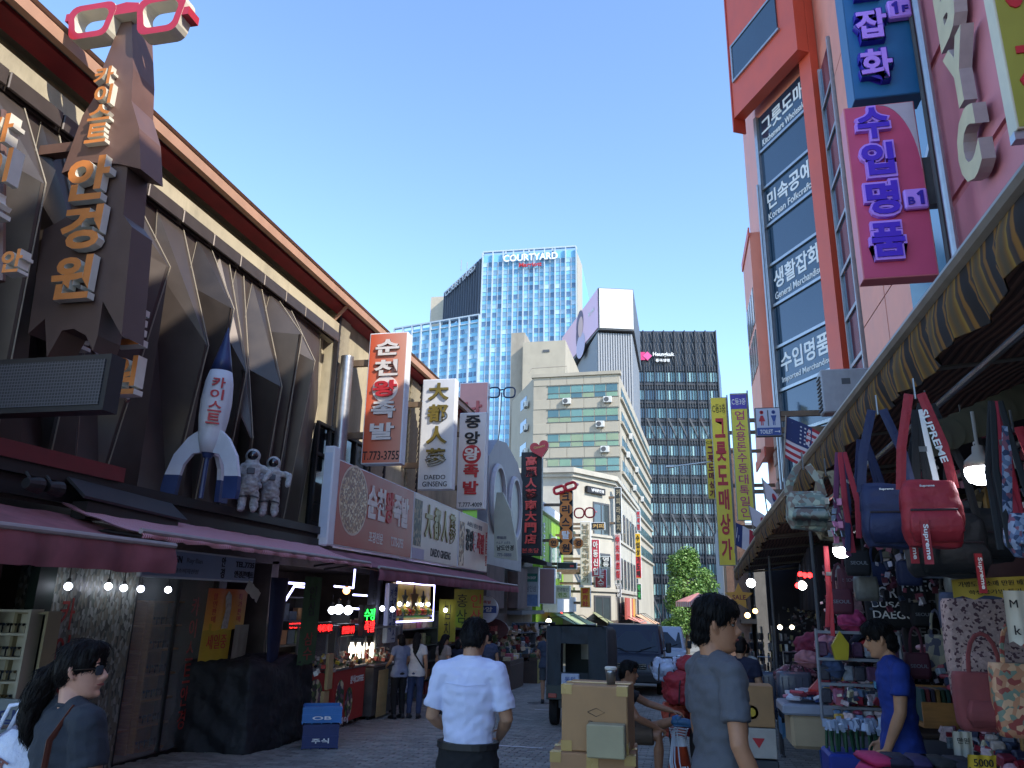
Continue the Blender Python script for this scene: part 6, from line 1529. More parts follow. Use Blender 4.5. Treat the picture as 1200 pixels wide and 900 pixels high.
# white vertical panel left of it
v = onX(460, 718, -6.0); t = thing('vertical_sign', 'white lit vertical sign with blue characters left of the fruit window', 'sign', v, PI/2); G().cbox((0, .05, 0), (.5, .1, 1.2), bev=.01).obj('sign_box', M('pale_blue_sign', 'b4c2d8', .4, .05), t)
g = G(); g.vtext('생과일쥬스', .1, .55, -.55, .16, depth=.008, y=-.001, bold=.01); g.obj('lettering', m_bl, t); g = G(); g.vtext('커피라떼', -.12, .5, -.4, .14, depth=.008, y=-.001, bold=.01); g.obj('lettering', m_bl, t)
# round sign, yellow banners further
v = onX(569, 714, -5.6); t = thing('round_sign', 'small round white and blue projecting sign', 'sign', v); g = G(); g.lathe([(.38, -.06), (.38, .06), (.001, .06), (.001, -.06)], n=24, axis='y'); g.obj('disc', M('round_white', 'c3c5d2', .4, .05), t)
g = G(); g.box(-.34, .34, -.075, -.061, -.1, .1); g.obj('band', m_bl, t); lett(t, '중앙', 0, 0, .45, .14, m_inkw, y=-.076); lett(t, '왕족발', 0, .2, .35, .09, m_inkr, y=-.063)
g = G(); g.box(-1.3, -.35, -.03, .03, -.03, .03); g.obj('bracket', m_black, t)
for (px, py, w_, h_, c_, s_, lab) in ((549, 713, .8, 1.0, '8a8230', '홍삼인삼', 'olive yellow banner with dark letters beside the round sign'), (524, 727, .42, 1.0, '8f8a26', '김치', 'narrow yellow banner left of the olive yellow one')):
    v = onX(px, py, -5.7); t = poster(lab, v.x, v.y, v.z, .25, w_, h_, M('cl_'+c_, c_, .7, .15), [(s_[:2], -w_*.22 if len(s_) > 2 else 0, 0, w_*.35, h_*.8, m_ink, 1)]+([(s_[2:], w_*.25, 0, w_*.35, h_*.8, m_inkr, 1)] if len(s_) > 2 else []), name='banner_sign')
t = thing('oval_sign', 'dark red oval sign low under the awnings', 'sign', onX(574, 737, -5.9)); g = G(); g.prism([(.6*math.cos(2*PI*i/20), .33*math.sin(2*PI*i/20)) for i in range(20)], -.04, .04); g.obj('disc', M('oval_red', '4a1a20', .5, .1), t); lett(t, '카페', 0, 0, .5, .2, M('pink_ink', 'a04a4a'), y=-.042)
# merchandise walls under the left awnings: each ware its own object
GC = ['8a6a48', 'b5a184', '6d4a34', '3c4a5a', '7a2c2c', 'a89a7a', '4a5a3a', 'c2b27d', '2a2a30', '9a4a5a', '5a6f8a', 'c8c2b8']
def stock(label, loc, rz, w, h, d, n, seed, items=6, mat=None, cols=GC):
    return shelf('goods_rack', label, loc, w, h, d, n, rz, mat or m_gf, m_din, parcel, cols, seed, items=items)
stock('crowded goods rack behind the vendor stand', (-6.9, 16.0, gz(16)), PI/2, 2.4, 2.1, .4, 5, 3)
stock('goods rack under the middle of the plum awning', (-6.9, 19.3, gz(19)), PI/2, 2.8, 2.1, .4, 5, 4)
stock('goods rack under the far end of the plum awning', (-6.9, 22.6, gz(22)), PI/2, 2.6, 2.1, .4, 5, 5)
stock('stepped goods rack in front of the brown stained shop', (-6.2, 27.5, gz(27)), PI/2-.2, 3.0, 1.6, .6, 4, 6, 7)
stock('goods rack with bright packets further along the left shops', (-6.1, 31.5, gz(31)), PI/2-.2, 3.0, 2.0, .6, 5, 7, 7)
stock('dark rack in the recess behind the neon window', (-7.6, 13.6, gz(13)), PI/2, 2.0, 2.2, .4, 5, 8)
def display_table(label, x, y, w, d, h, seed, rz=PI/2, step=4):
    z0 = gz(y); t = thing('display_stand', label, 'stand', (x, y, z0), rz); r = random.Random(seed)
    G().cbox((0, 0, h*.4), (w, d, h*.8), bev=.01).obj('base', M('stand_brown', '4a3a30', .7, .2, 4), t)
    for j in range(step):
        G().cbox((0, -d/2+d*(j+.5)/step, h*.8+.06+j*.11), (w, d/step-.01, .12+j*.0), bev=.005).obj('step', M('stand_brown'), t)
        for i in range(6):
            hh = r.uniform(.08, .2); g = G(); g.cbox((-w/2+w*(i+.5)/6, -d/2+d*(j+.5)/step, h*.8+.122+j*.11+hh/2), (w/7, d/step*.7, hh), bev=.008, rz=r.uniform(-.3, .3)); c_ = r.randrange(12); g.obj('goods', M('goodsb_%d' % c_, GC[c_], .5, .25, 14), t)
    return t
display_table('stepped wooden display stand stacked with boxes near the truck', -5.7, 24.6, 2.0, 1.2, .9, 3)
t = display_table('pale yellow fronted display stand in the left shops', -5.5, 27.6, 1.2, 1.2, .9, 4)
G().cbox((0, -.61, .4), (1.2, .02, .75)).obj('front_cloth', M('yellow_cloth2', 'a39a5a', .8, .1), t)
t = thing('blue_bin', 'blue plastic tub on the pavement past the man in the white shirt', 'tub', (-4.75, 19.6, gz(19.6))); g = G(); g.lathe([(.25, 0), (.33, .45), (.36, .47), (.31, .46), (.24, .03), (.01, .03)], n=16); g.obj('tub_body', M('crate_blue'), t)
bulb('single white lamp in the left shops near the truck roof', onX(643, 728, -6.3), .13, 'fff6e0', 6, .3)
bulb('small green lamp under the olive banner', onX(531, 726, -6), .05, '44ff66', 3)
bulb('red lamp beyond the green striped signboard', onX(657, 719, -6.3), .1, 'ff3a30', 2.5)
for i, (px, py) in enumerate(((448, 713), (460, 714), (522, 715), (532, 715))):
    bulb('small white spotlight under the plum awning, %s' % ['by the white lit sign', 'right of the white lit sign edge', 'left of the olive banner', 'above the narrow yellow banner'][i], onX(px, py, -5.7), .05, s=4)
# ================================================================= RIGHT HAND STALLS
m_redb = M('bag_red', '93202a', .65, .12, 10, .25); m_navb = M('bag_navy', '172144', .65, .12, 10, .25); m_blkb = M('bag_black', '17181b', .7, .2, 10, .2)
def rbag(w, d, h, mat, n=4, bulge=.02):
    """soft box bag: rings of a rounded rectangle"""
    g = G(); rows = []
    for z, s_ in ((0, .86), (.03, .97), (h*.3, 1.03), (h*.65, 1.0), (h-.03, .95), (h, .84)):
        pts_ = rrect(0, 0, w/2*s_, (d/2+bulge*math.sin(PI*z/h))*s_, min(w, d)*.3, n); rows.append([(a, b_, z) for a, b_ in pts_])
    g.loft(rows); return g
def shoulder_bag(label, top, w, h, d, drop, rz, mat, strapmat, text_col=None, group=None, logo=True, tagc=True, tilt=0.):
    """cross body bag hung by its strap from the awning pole; root at the hook"""
    t = thing('shoulder_bag', label, 'bag', top, rz, group)
    g = rbag(w, d, h, mat); o = fuse(g, 'body', mat, t, .007, 3, fold=.009, fs=(9, 9, 12)); o.location = (0, 0, -drop-h)
    g = G(); g.loft([[(a, b_-d*.0, z) for a, b_ in rrect(0, 0, w/2*.98*s_, d/2*1.12, .03, 4)] for z, s_ in ((-drop-h*.42, 1.04), (-drop-h*.2, 1.0), (-drop-.01, .9))]); g.obj('flap', mat, t, smooth=True)
    p = rbag(w*.86, .03, h*.5, mat); o = p.obj('front_pocket', mat, t, smooth=True); o.location = (0, -d/2-.012, -drop-h+.015)
    g = G(); g.tube([(-w*.4, -d/2-.03, -drop-h*.47), (w*.38, -d/2-.03, -drop-h*.47)], .004, 5); g.obj('zip', M('zip_dark', '30262a', .5), t)
    for s_ in (-1, 1):
        g = G(); g.tube([(s_*w*.46, 0, -drop-h*.12), (s_*w*.36, -.01, -drop*.6), (s_*.02, 0, -.0)], .019, 6, flat=.15, up=(0, 1, 0)); st_ = g.obj('strap', strapmat if s_ > 0 else mat, t)
        if s_ > 0 and text_col:
            L_ = math.hypot(w*.42, drop); T = Matrix.Translation((w*.20+.0, -.016, -drop*.52)) @ Matrix.Rotation(math.atan2(drop, -w*.40)+PI*0, 4, 'Y').inverted()
            T = Matrix.Translation((w*.225, -.012, -drop*.5)) @ Matrix.Rotation(math.atan2(drop, w*.42), 4, 'Y')
            g = G(); g.text('SUPREME', 0, 0, L_*.6, .024, y=0, depth=.002, bold=.02, T=T); g.obj('lettering', text_col, st_)
    if logo: g = G(); g.text('Supreme', -.01, -drop-h*.1, w*.25, w*.05, y=-d/2*1.12-.002, depth=.002, bold=.02); g.obj('lettering', m_inkw, t)
    if tagc:
        g = G(); g.cbox((-w*.22 if w > .185 and w < .195 else w*.25, -d/2-.05, -drop-h*.95), (.028, .006, .15)); o = g.obj('tag', m_redb, t)
        T = Matrix.Translation((-w*.22 if w > .185 and w < .195 else w*.25, -d/2-.056, -drop-h*.95)) @ Matrix.Rotation(PI/2, 4, 'Y'); g = G(); g.text('Supreme', 0, 0, .12, .02, depth=.002, bold=.02, T=T); g.obj('lettering', m_inkw, o)
    g = G(); g.tube([(0, 0, -.02), (0, 0, .06)], .004, 5); g.obj('hook', m_steel, t)
    t.rotation_euler.y = tilt; return t
Yb = 3.0
def at(px, py, Y): return onY(px, py, Y)
hk = at(1058, 462, Yb)
shoulder_bag('red shoulder bag with printed red strap, nearest of the hanging bags', (at(1072, 462, Yb).x-.0, Yb, hk.z), .19, .235, .09, .33, -.1, m_redb, m_redb, m_inkw, group='shoulder bags hanging from the striped awning')
shoulder_bag('navy blue shoulder bag with white logo hanging left of the red one', (at(1030, 478, 3.15).x, 3.18, at(1030, 478, 3.15).z), .2, .24, .08, .30, -.05, m_navb, m_navb, None, group='shoulder bags hanging from the striped awning')
shoulder_bag('black shoulder bag hanging behind the red one with only its bottom showing', (at(1085, 470, 3.45).x, 3.45, at(1085, 470, 3.4).z), .3, .25, .09, .47, .1, m_blkb, m_blkb, None, group='shoulder bags hanging from the striped awning', logo=False)
shoulder_bag('dark bag on long black straps right of the red bag', (at(1125, 480, 3.6).x, 3.6, at(1115, 490, 3.6).z), .26, .22, .09, .4, .1, m_blkb, m_blkb, m_inkw, group='shoulder bags hanging from the striped awning', logo=False, tagc=False)
m_flor = Mvor('floral_cloth', ['8b8f84', '9aa08f', '74655c', 'a59a86', '6d7a72'], 45, .8)
m_dots = Mvor('dotted_cloth', ['8a7c62', '94866c', '8a7c62', '4f4636'], 60, .8)
shoulder_bag('small grey floral bag at the left end of the hanging bags', (at(942, 560, 3.6).x, 3.6, at(942, 545, 3.6).z), .17, .17, .06, .12, .1, m_flor, m_flor, None, logo=False, tagc=False, group='small patterned bags on the awning')
shoulder_bag('small beige dotted bag right of the floral one', (at(968, 560, 3.75).x, 3.75, at(966, 550, 3.7).z), .13, .15, .06, .17, .1, m_dots, m_dots, None, logo=False, tagc=False, group='small patterned bags on the awning')
shoulder_bag('blue and white dotted pouch on a red strap at the right edge', (at(1190, 520, 2.9).x, 2.9, at(1190, 500, 2.9).z), .15, .15, .05, .3, .2, Mvor('blue_scale_cloth', ['5a6a86', '2c3a56', '8a93a8', '7a4a5a'], 60, .8), m_redb, None, logo=False, tagc=False, group='small patterned bags on the awning')
# strap bundles hanging from the pole
m_st = [M('strap_%s' % c, c, .8, .1, 6) for c in ('1b2040', '8a2030', '17181b', '5a2a4a')]
def hang_bundle(label, px, py, Y, L_, n, seed, mats=None):
    t = thing('strap_bundle', label, 'straps', at(px, py, Y)); r = random.Random(seed)
    for i in range(n):
        x = r.uniform(-.03, .03)*n/3; g = G(); dx = r.uniform(-.03, .03); g.tube([(x*.3, 0, 0), (x, r.uniform(-.02, .02), -L_*.5), (x+dx, r.uniform(-.02, .02), -L_*r.uniform(.85, 1.05))], .012, 5, flat=.15, up=(0, 1, 0)); g.obj('strap', r.choice(mats or m_st), t)
    g = G(); g.box(-.015, .015, -.006, .006, -L_*.32, -L_*.28); g.obj('buckle', m_steel, t)
    return t
hang_bundle('dark blue and wine luggage straps with a steel buckle left of the navy bag', 985, 530, 3.4, .42, 5, 1)
hang_bundle('black straps hanging behind the navy bag', 1010, 515, 3.6, .35, 6, 2, [m_st[2], m_st[0]])
hang_bundle('black and white printed straps hanging just behind the red strap', 1075, 480, 3.3, .55, 6, 3, [m_st[2], m_inkw, m_st[2]])
hang_bundle('long red strap with a red pendant deeper in the stall', 968, 640, 4.6, .5, 2, 4, [m_redb])
hang_bundle('black straps hanging right of the lamp', 1168, 470, 2.9, .5, 6, 5, [m_st[2], m_st[0], m_st[1]])
t = thing('keyring_bunch', 'bunch of silvery keyring charms under the wine straps', 'keyrings', at(984, 600, 3.4)); r = random.Random(4)
for i in range(22):
    g = G(); p = (r.uniform(-.05, .05), r.uniform(-.03, .03), r.uniform(-.12, .05)); g.cbox(p, (.022, .005, .028), rz=r.uniform(0, 3), rx=r.uniform(-.5, .5), bev=.002); g.obj('charm', m_steel if i % 3 else M('pink_charm', 'b06a86', .4), t)
# big lamp and small ones
def shop_lamp(label, px, py, Y, r_, s=16):
    t = thing('stall_lamp', label, 'lamp', at(px, py, Y)); g = G(); g.lathe([(r_*.93, .0), (r_*1.02, -r_*.1), (r_*1.0, -r_*.5), (r_*.8, -r_*.95), (r_*.4, -r_*1.15), (.001, -r_*1.2)], n=20); g.obj('glass', M_em('lamp_cool', 'eef4ff', s), t, smooth=True)
    g = G(); g.lathe([(r_, 0), (r_*.95, r_*.5), (r_*.4, r_*1.0), (r_*.35, r_*1.5), (.006, r_*1.6), (.006, r_*4)], n=16); g.obj('cap', M('lamp_cap', '7a7064', .5, .1), t, smooth=True)
    return t
shop_lamp('large glowing white stall lamp right of the red bag', 1149, 548, 3.0, .052, 9)
shop_lamp('glowing white stall lamp under the small beige dotted bag', 986, 642, 4.5, .045, 9)
bulb('bright cool lamp in the dark hall beyond the suitcases', at(880, 683, 11), .06, 'eef4ff', 8, .3)
for i, (px, py, c_) in enumerate(((938, 673, 'ff2020'), (943, 674, 'ff2020'), (949, 674, 'ff2020'), (935, 686, 'ff3030'))):
    bulb('tiny red light %s on the dark stall ceiling' % ['leftmost', 'second from the left', 'third from the left', 'lowest, beside the white glow'][i], at(px, py, 9), .03, c_, 4, .05)
for i, (px, py, c_) in enumerate(((940, 686, 'ffffff'), (876, 721, 'ffcc88'), (885, 716, 'ffc070'), (914, 735, 'fff0d0'), (928, 735, 'fff0d0'))):
    bulb(['white glowing box lamp under the tiny red lights', 'warm lamp lowest in the far stalls', 'warm lamp in the far stalls, higher', 'pale lamp beside the dark hanging coats, left', 'pale lamp beside the dark hanging coats, right'][i], at(px, py, 9+i), .035 if i else .05, c_, 3)
# ---- front goods table
m_tbl = M('table_grey_cloth', '5c5a62', .85, .2, 4, .2)
GT = ['8c2434', 'b0506a', 'c8c2c4', '3c3a52', '6d7a80', 'a89a90', '7a2c3c', 'd0b8b8', '2c3448', 'a03c48', '8f9aa0', 'c49aa4']
def goods_table(label, x, y, w, d, h, seed, n, rz, cloth, cols=GT, sl=.05, size=.09):
    t = thing('goods_table', label, 'table', (x, y, gz(y)), rz); r = random.Random(seed)
    G().cbox((0, 0, h/2), (w, d, h), bev=.015).obj('table_box', cloth, t)
    G().cbox((0, 0, h+.02), (w+.04, d+.04, .04), bev=.01).obj('table_top', M('stand_brown', '4a3a30', .7, .2, 4), t)
    nx = max(3, int(w/size)); ny = max(2, int(d/size/.8)); k = 0
    for i in range(nx):
        for j in range(ny):
            if k >= n: break
            k += 1; s_ = size*r.uniform(.7, 1.1)
            p = (-w/2+w*(i+.5)/nx+r.uniform(-.01, .01), -d/2+d*(j+.5)/ny, h+.045+s_*.2+sl*j*.6)
            g = G()
            if r.random() < .6: g.cbox(p, (s_, s_*.7, s_*r.uniform(.3, .8)), rz=r.uniform(-.6, .6), rx=r.uniform(-.3, .3), bev=.01)
            else: g.ell(p, (s_*.5, s_*.42, s_*.3), 6)
            c_ = r.randrange(len(cols)); g.obj('ware', M('ware_%s' % cols[c_], cols[c_], .45, .35, 40), t)
    return t
goods_table('wide low table of purses and pouches beside the gold pole', 2.75, 5.9, 1.9, 2.0, .82, 1, 210, .0, m_tbl)
goods_table('table of folded souvenir cloths at the lower right corner', 2.35, 4.4, 1.1, .9, .86, 2, 70, -.1, M('cloth_plaid', '6a4a50', .8, .3, 20), ['8c2434', '5f7a78', 'a05a4a', '7d8a86', 'c2b8ac', '5a4a54', 'b0786a'])
goods_table('table of small packets behind the youth in blue', 1.95, 8.2, 1.3, .9, .95, 3, 80, 0, m_tbl, ['c8c2c4', 'b0506a', '6a86a8', 'd0b8b8', 'a03c48', 'c8a24a'])
poster('small white price card on the goods table by the gold pole', at(1128, 872, 5.0).x, 5.0, at(1128, 872, 5).z, 0, .1, .13, M('card_white'), [('만원', 0, .02, .06, .03, m_ink, 0)], name='price_card')
poster('small yellow price card at the bottom right edge', at(1150, 893, 4.0).x, 4.0, at(1150, 893, 4).z, .1, .12, .06, M('card_yellow', 'b99a2a', .6), [('5000', 0, 0, .08, .03, m_ink, 0)], name='price_card')
# ---- white wire rack with coin purses
t = thing('wire_rack', 'white framed tilted rack of coin purses behind the youth in blue', 'rack', at(1008, 795, 8.0)+Vector((0, 0, -.27)), .0); r = random.Random(8)
for z in (0, .2, .42, .66): g = G(); g.box(-.36, .36, -.02-.1*z, .02-.1*z, z, z+.025); g.obj('rail', M('rack_grey', '85868c', .5, .1), t)
for x in (-.36, .36): g = G(); g.tube([(x, 0, -.1), (x, -.07, .7)], .016, 6); g.obj('upright', M('rack_grey', '85868c', .5, .1), t)
for j, z in enumerate((.03, .23, .44)):
    for i in range(7):
        g = G(); g.cbox((-.31+i*.103, -.02, z+.08), (.092, .05, .13), bev=.015); c_ = r.choice(['7a4a6a', '3a3a44', 'a0607a', '5a3a54', '8a8f98']); g.obj('purse', M('purse_'+c_, c_, .4, .3, 30), t)
# plush / cap pile on top
for (px, py, Y, rx, rz_, c_, lab) in ((972, 756, 8.2, .13, .1, 'b87a86', 'pale pink printed cap on top of the white rack'), (955, 757, 8.6, .2, .16, '6d1f38', 'dark red cushion left of the pale pink cap'), (948, 772, 8.4, .13, .09, 'a06a70', 'dusty pink pouch below the dark red cushion'), (977, 779, 8.0, .1, .13, '3a4a6a', 'blue and white bag hung at the left of the rack'), (1000, 728, 8.5, .14, .12, 'a83a68', 'bright pink ruffled cap hanging above the rack'), (1012, 757, 8.1, .12, .16, '1f2233', 'dark cap with a red ring badge')):
    t = thing('cap', lab, 'cap', at(px, py, Y)); g = G(); g.ell((0, 0, 0), (rx, rx*.7, rz_*.9), 10); fuse(g, 'crown', M('cap_'+c_, c_, .8, .25, 15, .2), t, .012, 1, fold=.03, fs=(11, 11, 14))
    g = G(); g.lathe([(rx*1.15, -rz_*.35), (rx*.9, -rz_*.3), (rx*.9, -rz_*.45)], n=14); g.obj('brim', M('cap_'+c_), t)
    if 'badge' in lab:
        g = G(); g.lathe([(.075, -.1), (.058, -.1), (.058, -.09), (.075, -.09)], (0, 0, 0), 18, axis='y'); g.obj('badge_ring', m_inkr, t)
        g = G(); g.prism([((.045 if i % 2 == 0 else .018)*math.sin(PI*i/5), (.045 if i % 2 == 0 else .018)*math.cos(PI*i/5)) for i in range(10)], -.1, -.09); g.obj('badge_star', m_inkw, t)
t = thing('wallet', 'bright yellow diamond shaped purse standing on the rack', 'purse', at(985, 757, 7.9)); g = G(); g.prism([(0, .13), (.07, .02), (.05, -.12), (-.06, -.12), (-.08, 0)], -.03, .03); g.obj('body', M('purse_yellow', 'b5a01e', .5, .1), t)
# wedge table w/ plastic bag, basket, blue stool, packets
crate('light blue plastic box on the blue stool beside the cardboard carton', (at(932, 850, 10.5).x, 10.5, 0.28), .34, .4, .34, M('crate_sky', '5f9ac4', .5, .1), 0, txt_='AVA')
t = thing('plastic_stool', 'blue plastic step stool on the paving carrying the light blue box', 'stool', (1.93, 10.6, gz(10.6))); m_bs = M('stool_blue', '1f55a0', .45, .1)
for sx_ in (-1, 1):
    for sy in (-1, 1): g = G(); g.loft([[(sx_*.3+a, sy*.25+b_, z) for a, b_ in ((-w_, -w_), (w_, -w_), (w_, w_), (-w_, w_))] for z, w_ in ((0, .04), (.55, .05))]); g.obj('leg', m_bs, t)
G().cbox((0, 0, .58), (.75, .6, .05), bev=.012).obj('seat', m_bs, t)
g = G(); g.cbox((0, -.25, .25), (.55, .03, .08)); g.obj('cross_bar', m_bs, t)
t = thing('carton', 'open brown cardboard carton heaped with packets', 'box', (at(965, 858, 8.6).x, 8.6, at(965, 872, 8.6).z)); m_card = M('cardboard', 'a17a52', .8, .08, 6, .05, dirt=.1)
g = G(); g.cbox((0, 0, .13), (.66, .5, .3), bev=.03); g.obj('carton_body', M('cardboard_light', 'a59072', .8, .08, 6), t)
g = G(); g.cbox((0, 0, .33), (.8, .55, .1), bev=.02); g.obj('clear_tray', M('tray_grey', '8f93a0', .3, .1), t)
r = random.Random(3)
for i in range(46):
    g = G(); g.cbox((r.uniform(-.34, .34), r.uniform(-.22, .22), .41+r.uniform(0, .07)), (.14, .1, .03), rz=r.uniform(0, 3), rx=r.uniform(-.4, .4), bev=.006); c_ = r.choice(['b9bcc8', 'c8c2c4', '6a86b8', 'a83a48', 'c9c9d2', 'b06a7a', '3a4a7a']); g.obj('packet', M('pkt_'+c_, c_, .3, .2, 30), t)
g = G(); g.loft([[(.16*s_*math.cos(a)*(1+.2*math.sin(3*a))+.05, .12*s_*math.sin(a), z) for a in [2*PI*i/12 for i in range(12)]] for z, s_ in ((.42, 1), (.5, .9), (.57, .5), (.62, .25))]); g.obj('red_carrier_bag', M('poly_red', 'b8332c', .35, .2, 12, .3), t)
t = thing('packet_box', 'dark blue box of clear wrapped green stemmed packets by the youth', 'box', (at(1018, 880, 7.0).x-.02, 7.0, at(1010, 905, 7).z)); 
G().cbox((0, 0, .0), (.62, .4, .3), bev=.02).obj('box_body', M('box_blue', '1a2f86', .5, .1), t)
for i in range(60):
    g = G(); x, y = r.uniform(-.28, .28), r.uniform(-.17, .17); g.tube([(x, y, .14), (x+r.uniform(-.02, .02), y, .3)], .012, 4); g.obj('green_stem', M('stem_green', '2c5238', .5, .2), t) if i < 30 else None
    g = G(); g.cbox((x, y, .33+r.uniform(-.02, .03)), (.035, .02, .06), rz=r.uniform(0, 3), rx=r.uniform(-.6, .6)); g.obj('wrapped_top', M('clear_wrap', 'a9b4c6', .2, .1), t)
# cloth pile lowest right
t = thing('cloth_pile', 'pile of black and violet folded bags at the bottom edge', 'pile', (at(1085, 893, 4.6).x, 4.6, at(1085, 905, 4.6).z))
for i, c_ in enumerate(('b02a5a', '1b1630', '2a1f4a', '17181b', '1c1a26', '17181b')):
    g = G(); g.cbox((-.26+i*.1, .02*(i % 2), .0), (.15, .3, .05), bev=.02, rz=.3*(i % 3)-.3, ry=.15*(i % 2)); g.cbox((-.24+i*.1, .0, .05), (.13, .26, .04), bev=.018, rz=.2-.2*(i % 3)); g.obj('folded_bag', M('fold_'+c_, c_, .8, .2, 8, .3), t, smooth=True)
# suitcases
def suitcase(label, px, py, Y, w, h, c_, tilt=0):
    v = at(px, py, Y); t = thing('suitcase', label, 'suitcase', v, tilt); mm = M('case_'+c_, c_, .25, .1, 4)
    rows = [[(a, b_, z) for a, b_ in rrect(0, 0, w/2*s_, .13*s_, .06, 4)] for z, s_ in ((.05, .8), (.07, .96), (.12, 1), (h-.05, 1), (h-.01, .95), (h, .8))]
    G().loft(rows).obj('shell', mm, t, smooth=True)
    for i in range(5): x = -w*.36+i*w*.18; g = G(); g.tube([(x, -.131, .1), (x, -.134, h-.06)], .008, 5); g.obj('rib', mm, t)
    g = G(); g.tube([(-.09, 0, h-.01), (-.09, 0, h+.2), (.09, 0, h+.2), (.09, 0, h-.01)], .01, 6); g.obj('handle', m_steel, t)
    for sx_ in (-1, 1): g = G(); g.lathe([(.03, -.015), (.03, .015)], (sx_*w*.38, 0, .03), 10, axis='x'); g.obj('wheel', m_black, t)
    return t
suitcase('shiny dark grey ribbed suitcase with steel sheen', 934, 848, 9.6, .38, .55, '4a4f5c')
suitcase('black suitcase partly behind the shiny dark grey one', 955, 846, 10.4, .4, .6, '1d1e22', .2)
suitcase('navy suitcase further back between the stalls', 900, 838, 12.5, .4, .6, '232c46', -.3)
t = thing('duffel_bag', 'patterned wine coloured duffel bag lying on the dark grey suitcase', 'bag', at(933, 792, 9.6)); g = G(); g.tube([(-.18, 0, .0), (-.1, 0, .02), (.1, 0, .02), (.18, 0, 0)], [.07, .1, .1, .07], 12, round_=True); g.obj('body', Mvor('wine_print', ['4a2030', '6a3040', '2a1820', '8a6a70'], 40), t, smooth=True); g = G(); g.tube([(-.08, -.08, .05), (-.05, -.1, .15), (.05, -.1, .15), (.08, -.08, .05)], .01, 6); g.obj('handle', m_blkb, t)
# hanging coats / dark mass
m_coat = [M('coat_%s' % c, c, .9, .3, 5, .3) for c in ('131418', '1a1c24', '17151a', '20222a')]
def coat(label, x, y, z, L_, w, mat, rz):
    t = thing('hanging_garment', label, 'garment', (x, y, z), rz, 'dark garments hanging in the market hall'); g = G()
    g.loft([[(a*(1+.08*math.sin(k*2+a*30)), b_, -zz) for k, (a, b_) in enumerate(rrect(0, 0, w*s_, .07+.04*s_, .06, 4))] for zz, s_ in ((0, .3), (.06, .9), (.2, 1), (L_*.5, .95), (L_, 1.1))]); g.obj('garment_body', mat, t, smooth=True)
    g = G(); g.tube([(0, 0, -.02), (0, 0, .08), (.03, 0, .11), (.0, 0, .14)], .005, 5); g.obj('hanger', m_steel, t); return t
r = random.Random(12); places = ['nearest the white rack', 'second from the white rack', 'in the middle of the row', 'below the tiny red lights', 'beyond the tiny red lights', 'beside the pale lamps', 'at the far end of the row', 'next to the grey pole']
for i in range(8):
    coat('long dark hanging garment '+places[i], 2.15+.08*(i % 3), 9.4+i*.42, 2.5-.03*i, 1.3+.3*r.random(), .24, m_coat[i % 4], r.uniform(-.4, .4))
for i in range(5):
    coat('short dark jacket high on the hall wall, '+['above the rack', 'left of the first', 'third along', 'fourth along', 'furthest of the five'][i], 1.75+.1*i, 10.2+i*.9, 2.55, .8, .22, m_coat[(i+1) % 4], .3)
# metal trinket stands far right side
for i, (px, Y) in enumerate(((905, 13.5), (893, 15), (882, 17))):
    t = thing('trinket_stand', 'tall rotating stand of metal trinkets, '+['nearest the garments', 'middle one', 'furthest one'][i], 'stand', (at(px, 850, Y).x+.1, Y, gz(Y))); g = G(); g.tube([(0, 0, 0), (0, 0, 1.9)], .02, 6); g.obj('post', m_steel, t)
    for k in range(9):
        for j in range(7):
            a = 2*PI*j/7+k; g = G(); g.cbox((.2*math.cos(a), .2*math.sin(a), .45+k*.16), (.05, .02, .11), rz=a, bev=.004); c_ = r.choice(['7a7f86', '4a4c54', '8a7f5a', '3a3a40']); g.obj('trinket', M('trk_'+c_, c_, .3, .2, 20, metal=.6), t)
# ---- back wall of hanging tote bags, facing the camera at Y ~ 6.8 .. 9
m_bt = M('tote_black', '16161a', .8, .2, 8)
def tote(label, px, py, Y, w, h, mat, words, rz=0., hd=.18, pocket=None):
    v = at(px, py, Y); t = thing('tote_bag', label, 'bag', v, rz, 'tote bags and packs hung on the stall wall'); g = G()
    g.loft([[(a, b_, z) for a, b_ in rrect(0, 0, w/2*s_, .04*s_+.012, .03, 3)] for z, s_ in ((-h/2, .9), (-h/2+.03, 1), (0, 1.03), (h/2-.02, .98), (h/2, .94))]); g.obj('body', mat, t, smooth=True)
    for s_ in (-.3, .3):
        pass
    g = G(); g.tube([(-w*.25*math.cos(a)*(1 if 0 < i < 8 else 1.02), -.02-.02*math.sin(a), h/2-.03+(hd+.03)*abs(math.sin(a))**.7) for i, a in enumerate([PI*q/8 for q in range(9)])], .011, 5, flat=.3); g.obj('handle', mat, t)
    for s_, cz, ww, hh, m_ in words: lett(t, s_, 0, cz*h, ww*w, hh*h, m_, y=-.056, depth=.002, bold=.01)
    if pocket: o = rbag(w*.8, .04, h*.45, pocket).obj('pocket', pocket, t, smooth=True); o.location = (0, -.06, -h/2+.02)
    return t
tote('black tote printed KOREA in white, above the youth', 1043, 702, 7.3, .4, .46, m_bt, [('SEOUL', .38, .5, .1, m_inkw), ('KOREA', .12, .85, .2, m_inkw), ('BUSAN', -.1, .8, .1, m_inkw), ('DAEGU', -.28, .8, .14, m_inkw)])
tote('black tote printed I SEOUL in white beside the gold pole', 1092, 693, 7.0, .5, .4, m_bt, [('KOREA', .38, .6, .08, m_inkw), ('I·SEOUL', .1, .95, .22, m_inkw), ('Hanguk', -.2, .8, .1, m_inkgray)])
tote('glossy white and blue printed tote below the red bag', 1092, 662, 6.6, .38, .2, M('pvc_white', '8f9aa8', .25, .3, 12), [('SEOUL', .1, .7, .3, m_ink), ('KOREA', -.3, .7, .2, m_bl)])
tote('dark tote with small white print low behind the youth', 1095, 745, 7.6, .5, .3, m_bt, [('SEOUL', .1, .8, .25, m_inkgray)])
